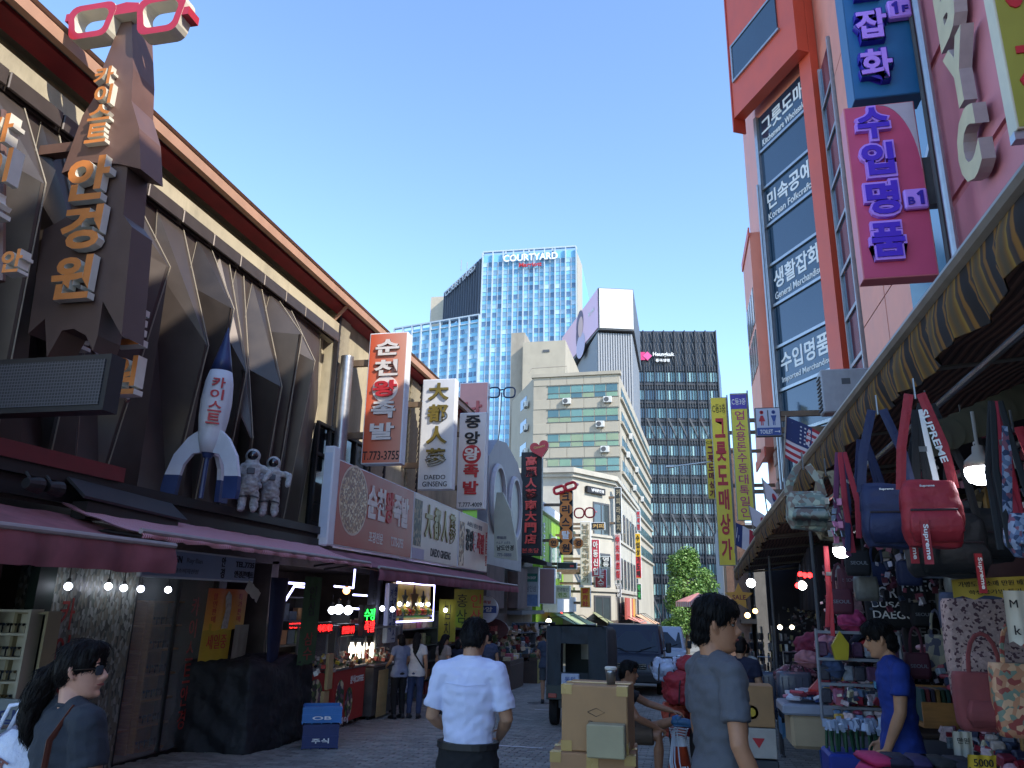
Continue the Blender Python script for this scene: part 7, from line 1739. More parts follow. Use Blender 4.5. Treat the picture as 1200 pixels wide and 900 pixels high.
tote('grey plastic packed tote right of the black ones', 1128, 668, 6.2, .25, .42, M('pvc_grey', '6c6c66', .4, .3, 14), [('KOREA', 0, .6, .1, m_inkgray)])
tote('brown leather holdall at the upper right edge', 1165, 662, 4.2, .36, .16, M('leather_brown', '4a2a28', .5, .2, 10), [])
m_spk = Mvor('speckled_pink', ['9a827c', 'a58c86', '97807a', '8f7772', '4a3038'], 85, .8, None, .2)
tote('large pink backpack with dark speckles at the right', 1160, 762, 4.5, .40, .5, m_spk, [], pocket=m_spk, hd=.05)
tote('dusty red backpack with pale straps hanging below the speckled one', 1157, 822, 4.3, .28, .26, M('backpack_red', '7a3a3c', .8, .15, 8, .2), [], pocket=M('backpack_red'))
tote('orange and red patchwork bag at the right edge', 1195, 820, 4.2, .22, .32, Mvor('patchwork', ['b07a5a', '8a3a34', 'c49a78', '6d7a6a'], 40), [])
tote('blue and orange child backpack under the yellow notice', 1150, 718, 5.0, .42, .22, M('pack_blue', '39425a', .7, .2), [], pocket=M('pack_orange', 'b5562a', .7, .2))
tote('pale patterned bag behind the gold pole', 1100, 765, 6.6, .16, .26, Mvor('pale_patch', ['8f8a78', '4a4a5a', 'a89a80'], 20), [])
for i in range(14):
    tote(['small black pouch', 'small silver pouch', 'small wine pouch', 'small navy pouch'][i % 4]+' on the stall wall, '+['below the navy shoulder bag', 'left of the KOREA tote', 'under the tiny lamp', 'near the pink cap', 'beside the red straps', 'high by the grey tote', 'behind the gold pole', 'right of the gold pole', 'under the I SEOUL tote', 'at the dark corner', 'over the rack', 'behind the youth head', 'near the brown holdall', 'next to the yellow notice'][i],
         [1005, 1015, 995, 1028, 1060, 1115, 1075, 1135, 1080, 1150, 985, 1065, 1185, 1110][i], [660, 690, 680, 672, 655, 640, 780, 790, 720, 640, 705, 672, 600, 705][i], 6.2+.25*(i % 5), .17, .18, [m_bt, M('pvc_grey'), M('coat_w', '4a1c2a', .7, .2), m_navb][i % 4], [('SEOUL', 0, .7, .14, m_inkgray)] if i % 2 == 0 else [])
# hung small goods behind: curtain of packets
t = thing('packet_wall', 'wall grid crowded with clear packets of small souvenirs behind the youth', 'rack', (2.6, 8.9, .9)); r = random.Random(6)
for i in range(14):
    for j in range(9):
        g = G(); g.cbox((-.95+i*.14, 0, j*.17-.1), (.1, .02, .13), rz=r.uniform(-.3, .3), bev=.004); c_ = r.choice(['6a6068', '8a8088', '4a4650', '7a5a60', '9a9aa4', '3a3a44']); g.obj('packet', M('wallpk_'+c_, c_, .35, .3, 30), t)
t = thing('souvenir_grid', 'dark grid of small hanging souvenirs above the packet wall', 'rack', (3.1, 7.9, 1.75))
for i in range(14):
    for j in range(8):
        g = G(); g.cbox((-1.2+i*.18, 0, j*.16-.1), (.11, .03, .12), rz=r.uniform(-.4, .4), bev=.01); c_ = r.choice(['2a2a30', '1a1a20', '3c3a44', '4a2c34', '2a3444', '5a5448']); g.obj('souvenir', M('sv_'+c_, c_, .5, .3, 30), t)
# wooden book tray
t = thing('book_tray', 'wooden tray of upright coloured notebooks behind the gold pole', 'tray', (at(1120, 812, 6.9).x, 6.95, .92)); 
G().cbox((0, 0, 0), (.56, .3, .03)).obj('tray_base', m_wood, t); G().cbox((0, -.15, .09), (.56, .02, .16)).obj('tray_front', m_wood, t); G().cbox((0, .15, .14), (.56, .02, .26)).obj('tray_back', m_wood, t)
for i in range(15):
    c_ = ['1f4a4a', '6a2430', '2a2c44', '8a6a3a', '24402c'][i % 5]; g = G(); g.cbox((-.25+i*.036, 0, .14), (.026, .22, .24), bev=.003); g.obj('notebook', M('nb_'+c_, c_, .5), t)
poster('yellow handwritten notice slung over the goods at the right', at(1163, 688, 3.6).x, 3.6, at(1163, 688, 3.6).z, 0, .31, .075, M('card_notice', 'ad9438', .6, .08), [('가방도매 소매 만원 배낭', 0, .015, .27, .022, m_ink, 0), ('학생용가방 특가', 0, -.018, .2, .018, m_ink, 0)], name='notice', tilt=-.06)
poster('white handwritten card at the right edge below the yellow notice', at(1196, 723, 3.5).x+.02, 3.5, at(1196, 723, 3.5).z, 0, .15, .2, M('card_white'), [('M', -.045, .05, None, .03, m_ink, 0), ('k', -.045, -.05, None, .035, m_ink, 0)], name='notice')
# folded hats hanging strip at top right
t = thing('hat_string', 'string of dark brimmed hats hung along the pole at the upper right', 'hats', at(1150, 470, 3.4))
for i in range(12):
    g = G(); g.lathe([(.07, 0), (.045, .012), (.035, .04), (.001, .045)], (-.2+i*.06, .02*i, -.16+i*.028), 12, axis='y'); g.obj('hat', M('hat_olive', '2c2a1c', .8, .25, 10), t)
t = thing('hanging_pole', 'thin steel pole the near bags hang from, under the striped awning', 'pole', (1.2, 2.2, 2.72)); g = G(); g.tube([(-.0, -.4, .0), (.1, 6.0, -.05)], .016, 8); g.obj('pole_tube', m_steel, t)
t = thing('hanging_pole', 'second steel pole deeper under the awning above the big lamp', 'pole', (1.55, 2.2, 2.55)); g = G(); g.tube([(0, -.4, 0), (.15, 6.0, -.05)], .016, 8); g.obj('pole_tube', m_steel, t)
for i in range(4):
    t = thing('cable', 'slack black cable under the awning, '+['lowest', 'second', 'third', 'topmost'][i], 'cable', (1.5+.2*i, 3, 2.6)); g = G(); g.tube([(0, -1, .0), (.05, .3, -.1-.03*i), (.2, 1.8, -.03), (.25, 3.2, -.12), (.3, 5, 0)], .006, 5); g.obj('wire', m_black, t)
# dense small stock that nobody could count: one object per heap or wall
def mass(label, boxes, cols, name='trinkets', lo=.02, hi=.06, seed=1):
    r = random.Random(seed); g = G(); mats = [M('tiny_'+c, c, .45, .3, 40) for c in cols]
    for (x0, x1, y0, y1, z0, z1, n) in boxes:
        for _ in range(n):
            x, y, z = r.uniform(x0, x1), r.uniform(y0, y1), r.uniform(z0, z1); s = r.uniform(lo, hi)
            g.cbox((x, y, z), (s, s*r.uniform(.2, .7), s*r.uniform(.5, 1.5)), mi=r.randrange(len(mats)), rz=r.uniform(-.8, .8), rx=r.uniform(-.5, .5), ry=r.uniform(-.4, .4))
    o = g.obj(name, mats); return tag(o, label, 'goods', kind='stuff')
DK = ['2a2a30', '5a2c38', '8a8088', '3c4658', 'b0a8a8', '7a3a4a', '6a5c48', '1c1c22', 'c2b8bc', '8c4a5a']
mass('dense wall of small hanging souvenirs and packets behind the youth', [(2.0, 3.6, 8.3, 8.6, .9, 2.4, 900), (1.5, 2.3, 9.0, 9.3, .7, 2.2, 450), (1.3, 2.2, 8.5, 9.0, .3, .9, 350)], DK, seed=1)
mass('crowded small trinkets hanging under the awning around the tote bags', [(1.5, 3.2, 6.4, 7.2, 1.75, 2.5, 420), (2.2, 3.4, 5.0, 6.0, 1.2, 2.4, 300), (1.55, 3.4, 3.9, 5.4, 2.1, 2.75, 420)], DK, lo=.02, hi=.05, seed=2)
mass('heaps of tiny shiny packets spilled over the stall tables', [(1.85, 3.6, 4.95, 6.85, .84, .93, 900), (1.35, 2.6, 7.8, 8.6, .95, 1.06, 400), (1.85, 2.9, 4.0, 4.85, .9, .96, 300)], ['b0506a', 'c8c2c4', '8c2434', '6d7a80', 'd0b8b8', '3c3a52', 'a03c48', 'c9c0a0', '5a6f8a'], lo=.03, hi=.07, seed=3)
mass('dark jumble of small goods on the far stalls beyond the garments', [(1.95, 2.9, 12.5, 17, .0, 1.8, 900)], ['3a3a40', '5a5448', '7a7f86', '2a2a30', '8a7f5a', '4a3034'], seed=4)
mass('jumble of small wares on the far racks of the left shops', [(-6.3, -5.4, 24, 34, -.2, 1.0, 700)], ['8a6a48', 'b5a184', '6d4a34', '3c4a5a', '7a2c2c', 'c2b8b0', '4a5a3a'], lo=.05, hi=.16, seed=5)
mass('small bottles and packets crowding the food counters under the neon lights', [(-6.3, -5.75, 11.9, 16.2, .6, .84, 170)], ['b8b3a6', '7d4a34', '3a5a3a', 'a83a2e', 'c9b23a', '2a2a30'], lo=.03, hi=.08, seed=6)
# ================================================================= PEOPLE
def lerp(a, b, t): return a+(b-a)*t
HEAD = [(-.004, .062, .0, .022), (.004, .076, -.01, .034), (.018, .083, -.025, .046), (.035, .079, -.04, .053), (.05, .083, -.055, .058), (.065, .083, -.07, .062), (.085, .081, -.085, .067),
        (.105, .079, -.094, .070), (.12, .074, -.099, .071), (.132, .079, -.101, .072), (.15, .086, -.102, .073), (.17, .084, -.10, .073), (.19, .074, -.093, .068), (.208, .055, -.078, .056), (.221, .028, -.052, .038), (.228, .0, -.025, .015)]
def head_geo(T, female=False):
    g = G(); rows = []
    for z, f, b_, w in HEAD:
        if female: w *= .95; 
        c = (f+b_)/2; ry = (f-b_)/2; row = []
        for i in range(20):
            a = 2*PI*i/20; ca, sa = math.cos(a), math.sin(a); e = .88
            row.append(T @ Vector((w*math.copysign(abs(ca)**e, ca), c+ry*math.copysign(abs(sa)**(e if sa < 0 else .95), sa), z)))
        rows.append(row)
    g.loft(rows)
    g.tube([T @ Vector(p) for p in ((0, .078, .128), (0, .09, .108), (0, .104, .09), (0, .098, .08))], [.008, .0095, .0125, .01], 8, round_=True)
    for s in (-1, 1): g.ell(T @ Vector((s*.011, .09, .082)), .0095, 6)
    g.tube([T @ Vector(p) for p in ((-.02, .078, .053), (0, .088, .053), (.02, .078, .053))], .0075, 6, round_=True)
    g.tube([T @ Vector(p) for p in ((-.018, .077, .061), (0, .0885, .062), (.018, .077, .061))], .0062, 6, round_=True)
    g.ell(T @ Vector((0, .074, .018)), (.02, .014, .016), 7)
    for s in (-1, 1):
        g.ell(T @ Vector((s*.032, .07, .139)), (.024, .012, .008), 6)
        g.tube([T @ Vector((s*.071, -.002, .135)), T @ Vector((s*.083, -.016, .13)), T @ Vector((s*.082, -.014, .1)), T @ Vector((s*.072, .0, .083))], [.008, .009, .008, .007], 6, round_=True)
        g.ell(T @ Vector((s*.076, -.006, .11)), (.006, .014, .024), 6)
    return g
SKIN = lambda c: M('skin_'+c, c, .5, .08, 20, .05, spec=.35)
def hand(g, w, d, n, s, curl=.5, L=.19, hs=1., r=.0085):
    """w wrist, d along the hand, n palm direction, s thumb side"""
    w, d, n, s = map(Vector, (w, d, n, s)); d.normalize(); n = (n-d*n.dot(d)).normalized(); sd = d.cross(n).normalized(); sd = sd if sd.dot(s) > 0 else -sd
    pl = .088*hs; g.tube([w-d*.02, w+d*.03*hs, w+d*pl*.7, w+d*pl], [.026*hs, .034*hs, .04*hs, .036*hs], 10, flat=.42, up=tuple(n), round_=True)
    for i, ln in enumerate((.070, .078, .072, .058)):
        p = w+d*pl*.96+sd*(.029-.0195*i)*hs; a = 0; pts = [p-d*.015]
        for k, f in enumerate((.42, .33, .25)):
            pts.append(p.copy()); a += curl*(.75, 1., .7)[k]*(1+.08*i); p = p+(d*math.cos(a)+n*math.sin(a))*ln*f*hs*1.1
        pts.append(p); g.tube(pts, [r*1.1, r*1.1, r, r*.92, r*.8], 7, round_=True)
    p = w+d*.025*hs+sd*.025*hs; g.tube([p, p+(d*.6+sd*.75+n*.2)*.035*hs, p+(d*1.1+sd*.8+n*.5)*.05*hs, p+(d*1.6+sd*.75+n*.75)*.055*hs], [r*1.5, r*1.3, r*1.1, r*.85], 7, round_=True)
def person(label, loc, rz, H=1.7, J=None, vox=.008, skin='a87a5e', top=None, bottom=None, hair='short', hairc='0f0d0d', sleeve=.55, legs='long', head=(0, 0), female=False, build=1., detail=True, tucked=False, shoe='1c1c20', curl=(.45, .45), shirt_len=.80, group=None, palms=None, sock=None):
    t = thing('person', label, 'person', loc, rz, group); k = H/1.7
    P = dict(pel=(0, 0, .93), wai=(0, .0, 1.06), che=(0, .0, 1.28), nek=(0, -.015, 1.45), hl=(-.09, 0, .9), hr=(.09, 0, .9), kl=(-.1, .02, .49), kr=(.1, .02, .49), al=(-.1, -.02, .08), ar=(.1, -.02, .08),
             sl=(-.162, -.015, 1.39), sr=(.162, -.015, 1.39), el=(-.215, -.03, 1.12), er=(.215, -.03, 1.12), wl=(-.22, .04, .88), wr=(.22, .04, .88), fl=(0, 1, 0), fr=(0, 1, 0))
    if J: P.update(J)
    P = {a: Vector(b_)*(k if a not in ('fl', 'fr') else 1) for a, b_ in P.items()}
    q = build; sk = SKIN(skin)
    def torso(g, e=0., tuck=False, neck=True):
        sp = [(P['pel']+(P['pel']-P['wai'])*.55, .15, .10), (P['pel'], .165, .112), (P['wai'], .142, .103), (lerp(P['wai'], P['che'], .5), .152, .108), (P['che'], .17, .118), (lerp(P['che'], P['nek'], .55), .168, .1), (lerp(P['che'], P['nek'], .85), .11, .075)]
        sp.append((P['nek'], .062 if neck else .066, .06))
        if tuck: sp = [(lerp(P['pel'], P['wai'], .45), .148, .108)]+sp[2:]
        if female: sp = [(c, a*.9, b_*.93) for c, a, b_ in sp]
        rows = []
        for i, (c, a, b_) in enumerate(sp):
            d = (sp[min(i+1, len(sp)-1)][0]-sp[max(0, i-1)][0]).normalized(); R = (P['sr']-P['sl']).normalized() if i > 3-tuck else Vector((1, 0, 0)); f = d.cross(R).normalized()
            rows.append([c+R*(a*q*k+e)*math.cos(2*PI*j/20)+f*(b_*q*k+e)*math.sin(2*PI*j/20) for j in range(20)])
        g.loft(rows); g.tube([P['sl'], lerp(P['sl'], P['sr'], .5)+Vector((0, 0, .012)), P['sr']], [.056*q*k+e, .062*k+e, .056*q*k+e], 10, round_=True)
        for s in 'lr': g.tube([lerp(P['s'+s], P['nek'], .25)+Vector((0, 0, .0)), lerp(P['s'+s], P['nek'], .95)+Vector((0, 0, -.01))], [.05*k+e, .046*k+e], 10, round_=True)
        return g
    def arm(g, s, e=0., upto=1.):
        S_, E_, W_ = P['s'+s], P['e'+s], P['w'+s]; L_ = [(S_, .055), (lerp(S_, E_, .4), .049), (E_, .040), (lerp(E_, W_, .3), .040), (W_, .026)]
        if upto < 1: cut = lerp(S_, E_, upto); g.tube([S_, lerp(S_, cut, .5), cut], [(.055*q+e/k)*k, (.053*q+e/k*1.2)*k, (.05*q+e/k*1.7)*k], 12); g.ell(S_, .055*q*k+e, 10)
        else: g.tube([p for p, _ in L_], [r_*q*k+e for _, r_ in L_], 12, round_=True)
    def leg(g, s, e=0., upto=None, flare=1.):
        A, K_, F_ = P['h'+s], P['k'+s], P['a'+s]; pts = [(A, .088), (lerp(A, K_, .45), .078), (K_, .057), (lerp(K_, F_, .3), .056), (lerp(K_, F_, .65), .044), (F_, .036)]
        if upto is not None:
            n = [p for p in pts[:2]]+[(lerp(A, K_, upto), .072)] if upto < 1 else pts[:5]+[(F_+Vector((0, 0, .01)), .044)]
            g.tube([p for p, _ in n], [r_*q*k+e*(1+.35*i) if flare > 1 else r_*q*k+e for i, (_, r_) in enumerate(n)], 14)
        else: g.tube([p for p, _ in pts], [r_*q*k+e for _, r_ in pts], 12, round_=True)
    T = Matrix.Translation(P['nek']+(P['nek']-P['che']).normalized()*.02*k+Vector((0, .02*k, .004))) @ Euler((head[1], 0, head[0])).to_matrix().to_4x4() @ Matrix.Diagonal((k, k*(.95 if female else 1), k*(.94 if female else 1), 1))
    g = torso(G(), -.012)
    for s in 'lr': arm(g, s); leg(g, s)
    hd = head_geo(T, female); o_ = len(g.v); g.v += [tuple(v) for v in hd.v]; g.f += [tuple(i+o_ for i in f) for f in hd.f]; g.m += hd.m
    g.tube([P['nek']-(P['nek']-P['che']).normalized()*.04*k, P['nek'], T @ Vector((0, -.03, .03)), T @ Vector((0, -.03, .07))], [.07*k, .055*k, .05*k, .05*k], 12)
    for i, s in enumerate('lr'):
        d = (P['w'+s]-P['e'+s]); pn = Vector(palms[i]) if palms else Vector((1 if s == 'l' else -1, -.15, 0)); hand(g, P['w'+s], d, pn, P['f'+s] if P['f'+s].length else (0, 1, 0), curl[i], hs=k*(.93 if female else 1), r=.0085 if vox < .01 else .011)
        f = P['a'+s]; fd = P['f'+s] if False else Vector((0, 1, 0))
        if legs == 'shorts_x': pass
        g.tube([f+Vector((0, -.04, -.03))*k, f+Vector((0, .06, -.04))*k, f+Vector((0, .15, -.05))*k], [.035*k, .04*k, .03*k], 8, round_=True)
    body = fuse(g, 'body', sk, t, vox, 4)
    # top garment
    if top:
        g = torso(G(), .011, tucked, neck=False)
        hem = P['pel']+(P['pel']-P['wai'])*((.93-shirt_len)/.13)*.8
        if not tucked:
            g.tube([P['wai'], P['pel'], hem], [.15*q*k+.01, .172*q*k+.026, .176*q*k+.034], 20, flat=.70, up=(0, 1, 0))
        for s in 'lr': arm(g, s, .010, sleeve)
        fuse(g, 'shirt', top, t, vox, 4, fold=.013)
        g = G(); c = P['nek']-(P['nek']-P['che']).normalized()*.01; g.tube([c+Vector((.063*k*math.cos(a), .06*k*math.sin(a)+.006, .012*math.cos(a)*0-.012*math.sin(a))) for a in [2*PI*i/20 for i in range(21)]], .009*k, 6); g.obj('collar', top, t, smooth=True)
    if bottom:
        g = G(); e = .012
        c = lerp(P['pel'], P['wai'], .6 if tucked else .15); g.tube([c, P['pel'], P['pel']-(P['wai']-P['pel']).normalized()*.09*k], [(.163 if tucked else .15)*q*k+e, .168*q*k+e, .165*q*k+e], 20, flat=.72, up=(0, 1, 0)); g.tube([P['hl'], P['hr']], .088*q*k+e, 12, round_=True)
        for s in 'lr': leg(g, s, .012, 1.0 if legs == 'long' else .86, 1 if legs == 'long' else 1.4)
        fuse(g, 'trousers' if legs == 'long' else 'shorts', bottom, t, vox, 4, fold=.009, fs=(6, 6, 9))
    # shoes
    for s in 'lr':
        f = P['a'+s]; g = G()
        g.tube([f+Vector((0, -.055, -.035))*k, f+Vector((0, .0, -.03))*k, f+Vector((0, .09, -.045))*k, f+Vector((0, .17, -.055))*k], [.04*k, .047*k, .046*k, .032*k], 10, round_=True)
        g.tube([f+Vector((0, -.01, -.04))*k, f+Vector((0, -.015, .025))*k], [.045*k, .042*k], 10)
        g.cbox(f+Vector((0, .055, -.07))*k, Vector((.085, .25, .022))*k, bev=.008); g.obj('shoe', M('shoe_'+shoe, shoe, .5, .15, 10), t, smooth=True)
        if sock: g = G(); g.tube([f, lerp(f, P['k'+s], .25)], [.043*k, .046*k], 10); g.obj('sock', sock, t, smooth=True)
    # hair
    hm = M('hair_'+hairc, hairc, .58, .25, 30, .3, stretch=(1, 1, .15), spec=.18); g = G()
    def E(c, r_): g.ell(T @ Vector(c), tuple(x*k for x in r_), 12, R=T.to_3x3().normalized())
    E((0, -.012, .155), (.081, .096, .086)); E((0, -.055, .115), (.077, .058, .075))
    if hair in ('short', 'mop'):
        E((0, .045, .2), (.062, .05, .037)); E((0, -.06, .07), (.062, .05, .04))
        if hair == 'mop': E((0, .06, .183), (.066, .04, .034)); E((0, -.01, .175), (.09, .1, .082)); E((.066, .01, .14), (.02, .03, .03)); E((-.066, .01, .14), (.02, .03, .03)); E((0, -.06, .065), (.068, .055, .045))
    if hair in ('pony', 'bob', 'long'): E((0, .04, .197), (.064, .052, .04)); E((.06, -.02, .14), (.024, .05, .05)); E((-.06, -.02, .14), (.024, .05, .05))
    if hair == 'bob': E((0, -.05, .06), (.085, .065, .085))
    if hair == 'long':
        g.tube([T @ Vector(p) for p in ((0, -.06, .12), (0, -.09, .02), (0, -.1, -.1), (0, -.1, -.22))], [.08*k, .085*k, .075*k, .03*k], 12, flat=.5, up=(0, 1, 0), round_=True)
    if hair == 'pony':
        g.tube([T @ Vector(p) for p in ((0, -.07, .14), (0, -.105, .115))], .04*k, 10, round_=True)
        g.tube([T @ Vector(p) for p in ((0, -.1, .12), (-.01, -.15, .08), (-.02, -.185, .0), (-.02, -.2, -.09), (-.015, -.19, -.16), (-.01, -.18, -.20))], [v*k for v in (.03, .05, .055, .045, .03, .008)], 12, round_=True)
    ho = fuse(g, 'hair', hm, t, min(vox, .008), 2, strand=.0016); r = random.Random(3); vv = ho.data.vertices; g = G()
    for i in range(900 if detail else 120):
        v = vv[r.randrange(len(vv))]; n_ = v.normal; dn = Vector((r.gauss(0, .25), -.35+r.gauss(0, .2), -1)); dn = dn-n_*dn.dot(n_)
        if dn.length < .2: continue
        dn.normalize(); a = v.co+n_*.001; ln = r.uniform(.02, .05); g.tube([a-dn*ln*.3, a+dn*ln*.3+n_*.003, a+dn*ln+n_*r.uniform(-.002, .004)], [.0006, .0016, .0003], 3)
    o = g.obj('loose_hair', hm, t); o['kind'] = 'stuff'
    if detail:
        for s in (-1, 1):
            g = G(); g.ell(T @ Vector((s*.031, .0685, .12)), (.0125*k, .008*k, .0065*k), 8); e_ = g.obj('eye', M('eye_white', '5f5a55', .2, 0), t, smooth=True)
            g = G(); g.ell(T @ Vector((s*.031, .0755, .12)), (.0055*k, .003*k, .0055*k), 7); g.obj('iris', M('iris', '120c0a', .1, 0), e_)
            g = G(); g.tube([T @ Vector((s*.014, .084, .143)), T @ Vector((s*.033, .083, .148)), T @ Vector((s*.052, .07, .142))], [.0028*k, .0034*k, .0014*k], 5); g.obj('eyebrow', hm, t)
        g = G(); g.tube([T @ Vector((-.021, .0805, .0565)), T @ Vector((0, .0935, .0575)), T @ Vector((.021, .0805, .0565))], [.003, .0062, .003], 6, round_=True); g.obj('lips', M('lips', '8a4a44', .45, .05), t)
    t['_T'] = 0; del t['_T']
    return t, T, P
m_wsh = M('white_shirt_cloth', 'c3c9e2', .8, .04, 8, .1); m_gts = M('grey_tshirt_cloth', '55565c', .9, .06, 30, .15); m_dts = M('charcoal_top_cloth', '2a2e35', .9, .08, 30, .15)
m_bts = M('blue_tshirt_cloth', '1c3480', .85, .08, 20, .1); m_blk = M('black_trouser_cloth', '101114', .85, .15, 10, .1); m_gsh = M('grey_shorts_cloth', '3c4248', .85, .1, 10, .1); m_jean = M('denim', '2c3a5a', .8, .2, 12, .15)
def stand(x, y): return (x, y, gz(y))
# man in the white shirt (seen from behind, hands together in front)
v = onY(553, 735, 4.9)
t, T, P = person('man in white short sleeved shirt and black trousers, seen from behind', stand(v.x, 4.9), .05, 1.82, dict(nek=(0, .01, 1.44), el=(-.218, -.01, 1.14), er=(.222, -.01, 1.14), wl=(-.14, .18, 1.04), wr=(.15, .18, 1.02), fl=(0, 0, 1), fr=(0, 0, 1)), .0075, 'a27a5f', m_wsh, m_blk, 'short', build=.96, sleeve=.8, tucked=True, head=(0, -.5), curl=(.7, .7), palms=((1, .3, 0), (-1, .3, 0)))
g = G(); c = P['nek']; g.loft([[c+Vector(((.066+.007*j)*math.cos(a), (.062+.006*j)*math.sin(a)-.004, .042-.03*j)) for a in [2*PI*i/24 for i in range(24)]] for j in range(3)], cap=False); g.obj('shirt_collar', m_wsh, t, smooth=True)
g = G(); c = lerp(P['pel'], P['wai'], .55); g.tube([c+Vector((0, 0, -.018)), c+Vector((0, 0, .018))], .192, 24, flat=.73, up=(0, 1, 0)); g.obj('belt', m_black, t)
g = G(); g.tube([P['sl']+Vector((.04, -.10, -.06)), Vector((0, -.128, P['sl'].z-.075)), P['sr']+Vector((-.04, -.10, -.06))], .003, 5); g.obj('yoke_seam', m_wsh, t)
# man in the grey t-shirt, facing right
v = onY(840, 697, 4.25)
t, T, P = person('man in plain grey t-shirt walking to the right in front of the motorcycle', stand(v.x-.02, 4.25), -PI/2+.45, 1.92, dict(el=(-.24, .02, 1.12), er=(.235, -.04, 1.12), wl=(-.25, .1, .90), wr=(.25, .06, .885)), .0075, 'a9785a', m_gts, m_gsh, 'mop', legs='shorts', sleeve=.68, head=(-.45, -.05), build=.95)
# woman with ponytail, sunglasses and brown strap
v = onY(106, 756, 2.85)
t, T, P = person('woman with black ponytail, sunglasses and charcoal top at the left edge', stand(v.x-.02, 2.85), -.45, 1.66, dict(er=(.225, .0, 1.14), wr=(.13, .2, 1.04), el=(-.25, -.05, 1.14), wl=(-.24, .1, .95)), .0065, 'c08f78', m_dts, m_jean, 'pony', female=True, build=1.14, sleeve=.62, head=(-.85, .0), curl=(.5, .8), hairc='14100f')
TR = T
m_sun = M('sunglass_black', '0a0a0b', .2, 0, spec=.3); g = G()
for s in (-1, 1):
    g2 = [(a, .089, b_) for a, b_ in rrect(s*.034, .118, .027, .021, .014, 3)]
    o_ = len(g.v); k_ = len(g2); g.v += [tuple(T @ Vector((a, y_-abs(a)*.12, z_))) for a, y_, z_ in g2]+[tuple(T @ Vector((a, y_+.004-abs(a)*.12, z_))) for a, y_, z_ in g2]
    g.f += [tuple(range(o_, o_+k_)), tuple(range(o_+2*k_-1, o_+k_-1, -1))]+[(o_+i, o_+(i+1) % k_, o_+k_+(i+1) % k_, o_+k_+i) for i in range(k_)]; g.m += [0]*(k_+2)
    g.tube([T @ Vector((s*.06, .082, .126)), T @ Vector((s*.077, .04, .126)), T @ Vector((s*.08, -.01, .12))], .0035, 6)
g.tube([T @ Vector((-.01, .09, .124)), T @ Vector((.01, .09, .124))], .003, 6); g.obj('sunglasses', m_sun, t)
m_lea = M('brown_leather', '5a2f22', .5, .15, 10); g = G(); s_ = P['sr']
g.tube([s_+Vector((-.07, .09, -.14)), s_+Vector((-.06, .05, .035)), s_+Vector((-.055, -.04, .06)), s_+Vector((-.05, -.11, -.05)), s_+Vector((-.02, -.13, -.3)), s_+Vector((.02, -.12, -.42))], .014, 6, flat=.2, up=(1, 0, 0)); 
bag_ = thing('handbag', 'cream handbag on a brown leather strap over the woman\'s shoulder', 'bag', t.location, t.rotation_euler.z); g.obj('strap', m_lea, bag_)
g = rbag(.3, .1, .24, M('cream_leather', 'b3ab92', .5, .1)); o = g.obj('body', M('cream_leather'), bag_, smooth=True); o.location = (s_.x+.03, -.13, s_.z-.66)
# white printed carrier bag of the woman
cb_ = thing('carrier_bag', 'white printed plastic carrier bag behind the woman at the left edge', 'bag', onY(10, 902, 2.85)); g = G(); r = random.Random(5)
g.loft([[(.16*s2*math.cos(a)*(1+.12*math.sin(3*a+z*20)), .07*s2*math.sin(a)*(1+.15*math.cos(5*a)), z+.02*math.sin(4*a)*(z > .1)) for a in [2*PI*i/20 for i in range(20)]] for z, s2 in ((-.2, .75), (-.15, 1), (-.02, 1.08), (.06, .95), (.11, .8), (.14, .7))])
for y_ in (-.03, .03): g.tube([(-.07, y_, .12), (-.02, y_, .24), (.04, y_, .25), (.08, y_, .12)], .012, 5, flat=.3)
g.obj('bag_body', M('white_plastic', 'c4c8d6', .35, .06, 10, .5), cb_, smooth=True)
g = G(); g.text('HOLA', 0, 0, .15, .06, y=-.078, depth=.002, bold=.02, rot=.9); g.obj('lettering', M('print_brown', '6a3a34', .5), cb_)
# youth in blue t-shirt
v = onY(1037, 721, 6.3)
t, T, P = person('youth in blue t-shirt and grey shorts facing left among the stall goods', (v.x+.02, 6.3, gz(6.3)+.10), PI/2-.1, 1.76, dict(nek=(0, .03, 1.45), el=(-.22, .02, 1.13), wl=(-.2, .12, .90), er=(.22, -.02, 1.13), wr=(.2, .1, .9)), .0075, 'b58563', m_bts, m_gsh, 'mop', legs='shorts', sleeve=.6, head=(0, -.2), curl=(.9, .6), build=.98)
g = G(); g.text('SURF', 0, 0, .13, .05, depth=.002); o = g.obj('chest_print', M('print_teal', '4a8aa8', .6), t); o.location = (-.02, .138, 1.33); o.rotation_euler.z = PI
# seated man
v = onY(728, 775, 9.6)
SJ = dict(pel=(0, 0, .56), wai=(0, .01, .69), che=(0, .05, .88), nek=(0, .09, 1.04), hl=(-.1, .02, .54), hr=(.1, .02, .54), kl=(-.14, .42, .62), kr=(.12, .44, .56), al=(-.05, .66, .72), ar=(.13, .42, .1),
          sl=(-.17, .06, .97), sr=(.17, .06, .97), el=(-.2, .32, .84), wl=(-.16, .58, .78), er=(.22, .22, .74), wr=(.12, .42, .64), fl=(0, 0, 1), fr=(0, 0, 1))
t, T, P = person('man in dark t-shirt and brown shorts sitting with one leg crossed beside the cardboard boxes', (v.x-.05, 9.6, gz(9.6)+.05), -PI/2, 1.8, SJ, .0085, '8a5f45', m_blkb, M('brown_shorts', '4a3a2c', .85, .15, 10, .1), 'short', legs='shorts', sleeve=.55, head=(0, -.12), curl=(.3, .8), shoe='1f4a6a', shirt_len=.86, palms=((0, 0, -1), (0, 0, -1)), sock=M('sock_blue', '2a5a8a', .8))
st_ = thing('plastic_stool', 'low dark stool under the seated man', 'stool', (v.x-.05, 9.6, gz(9.6)+.05)); G().cbox((0, 0, .4), (.34, .34, .04), bev=.01).obj('seat', m_gf, st_)
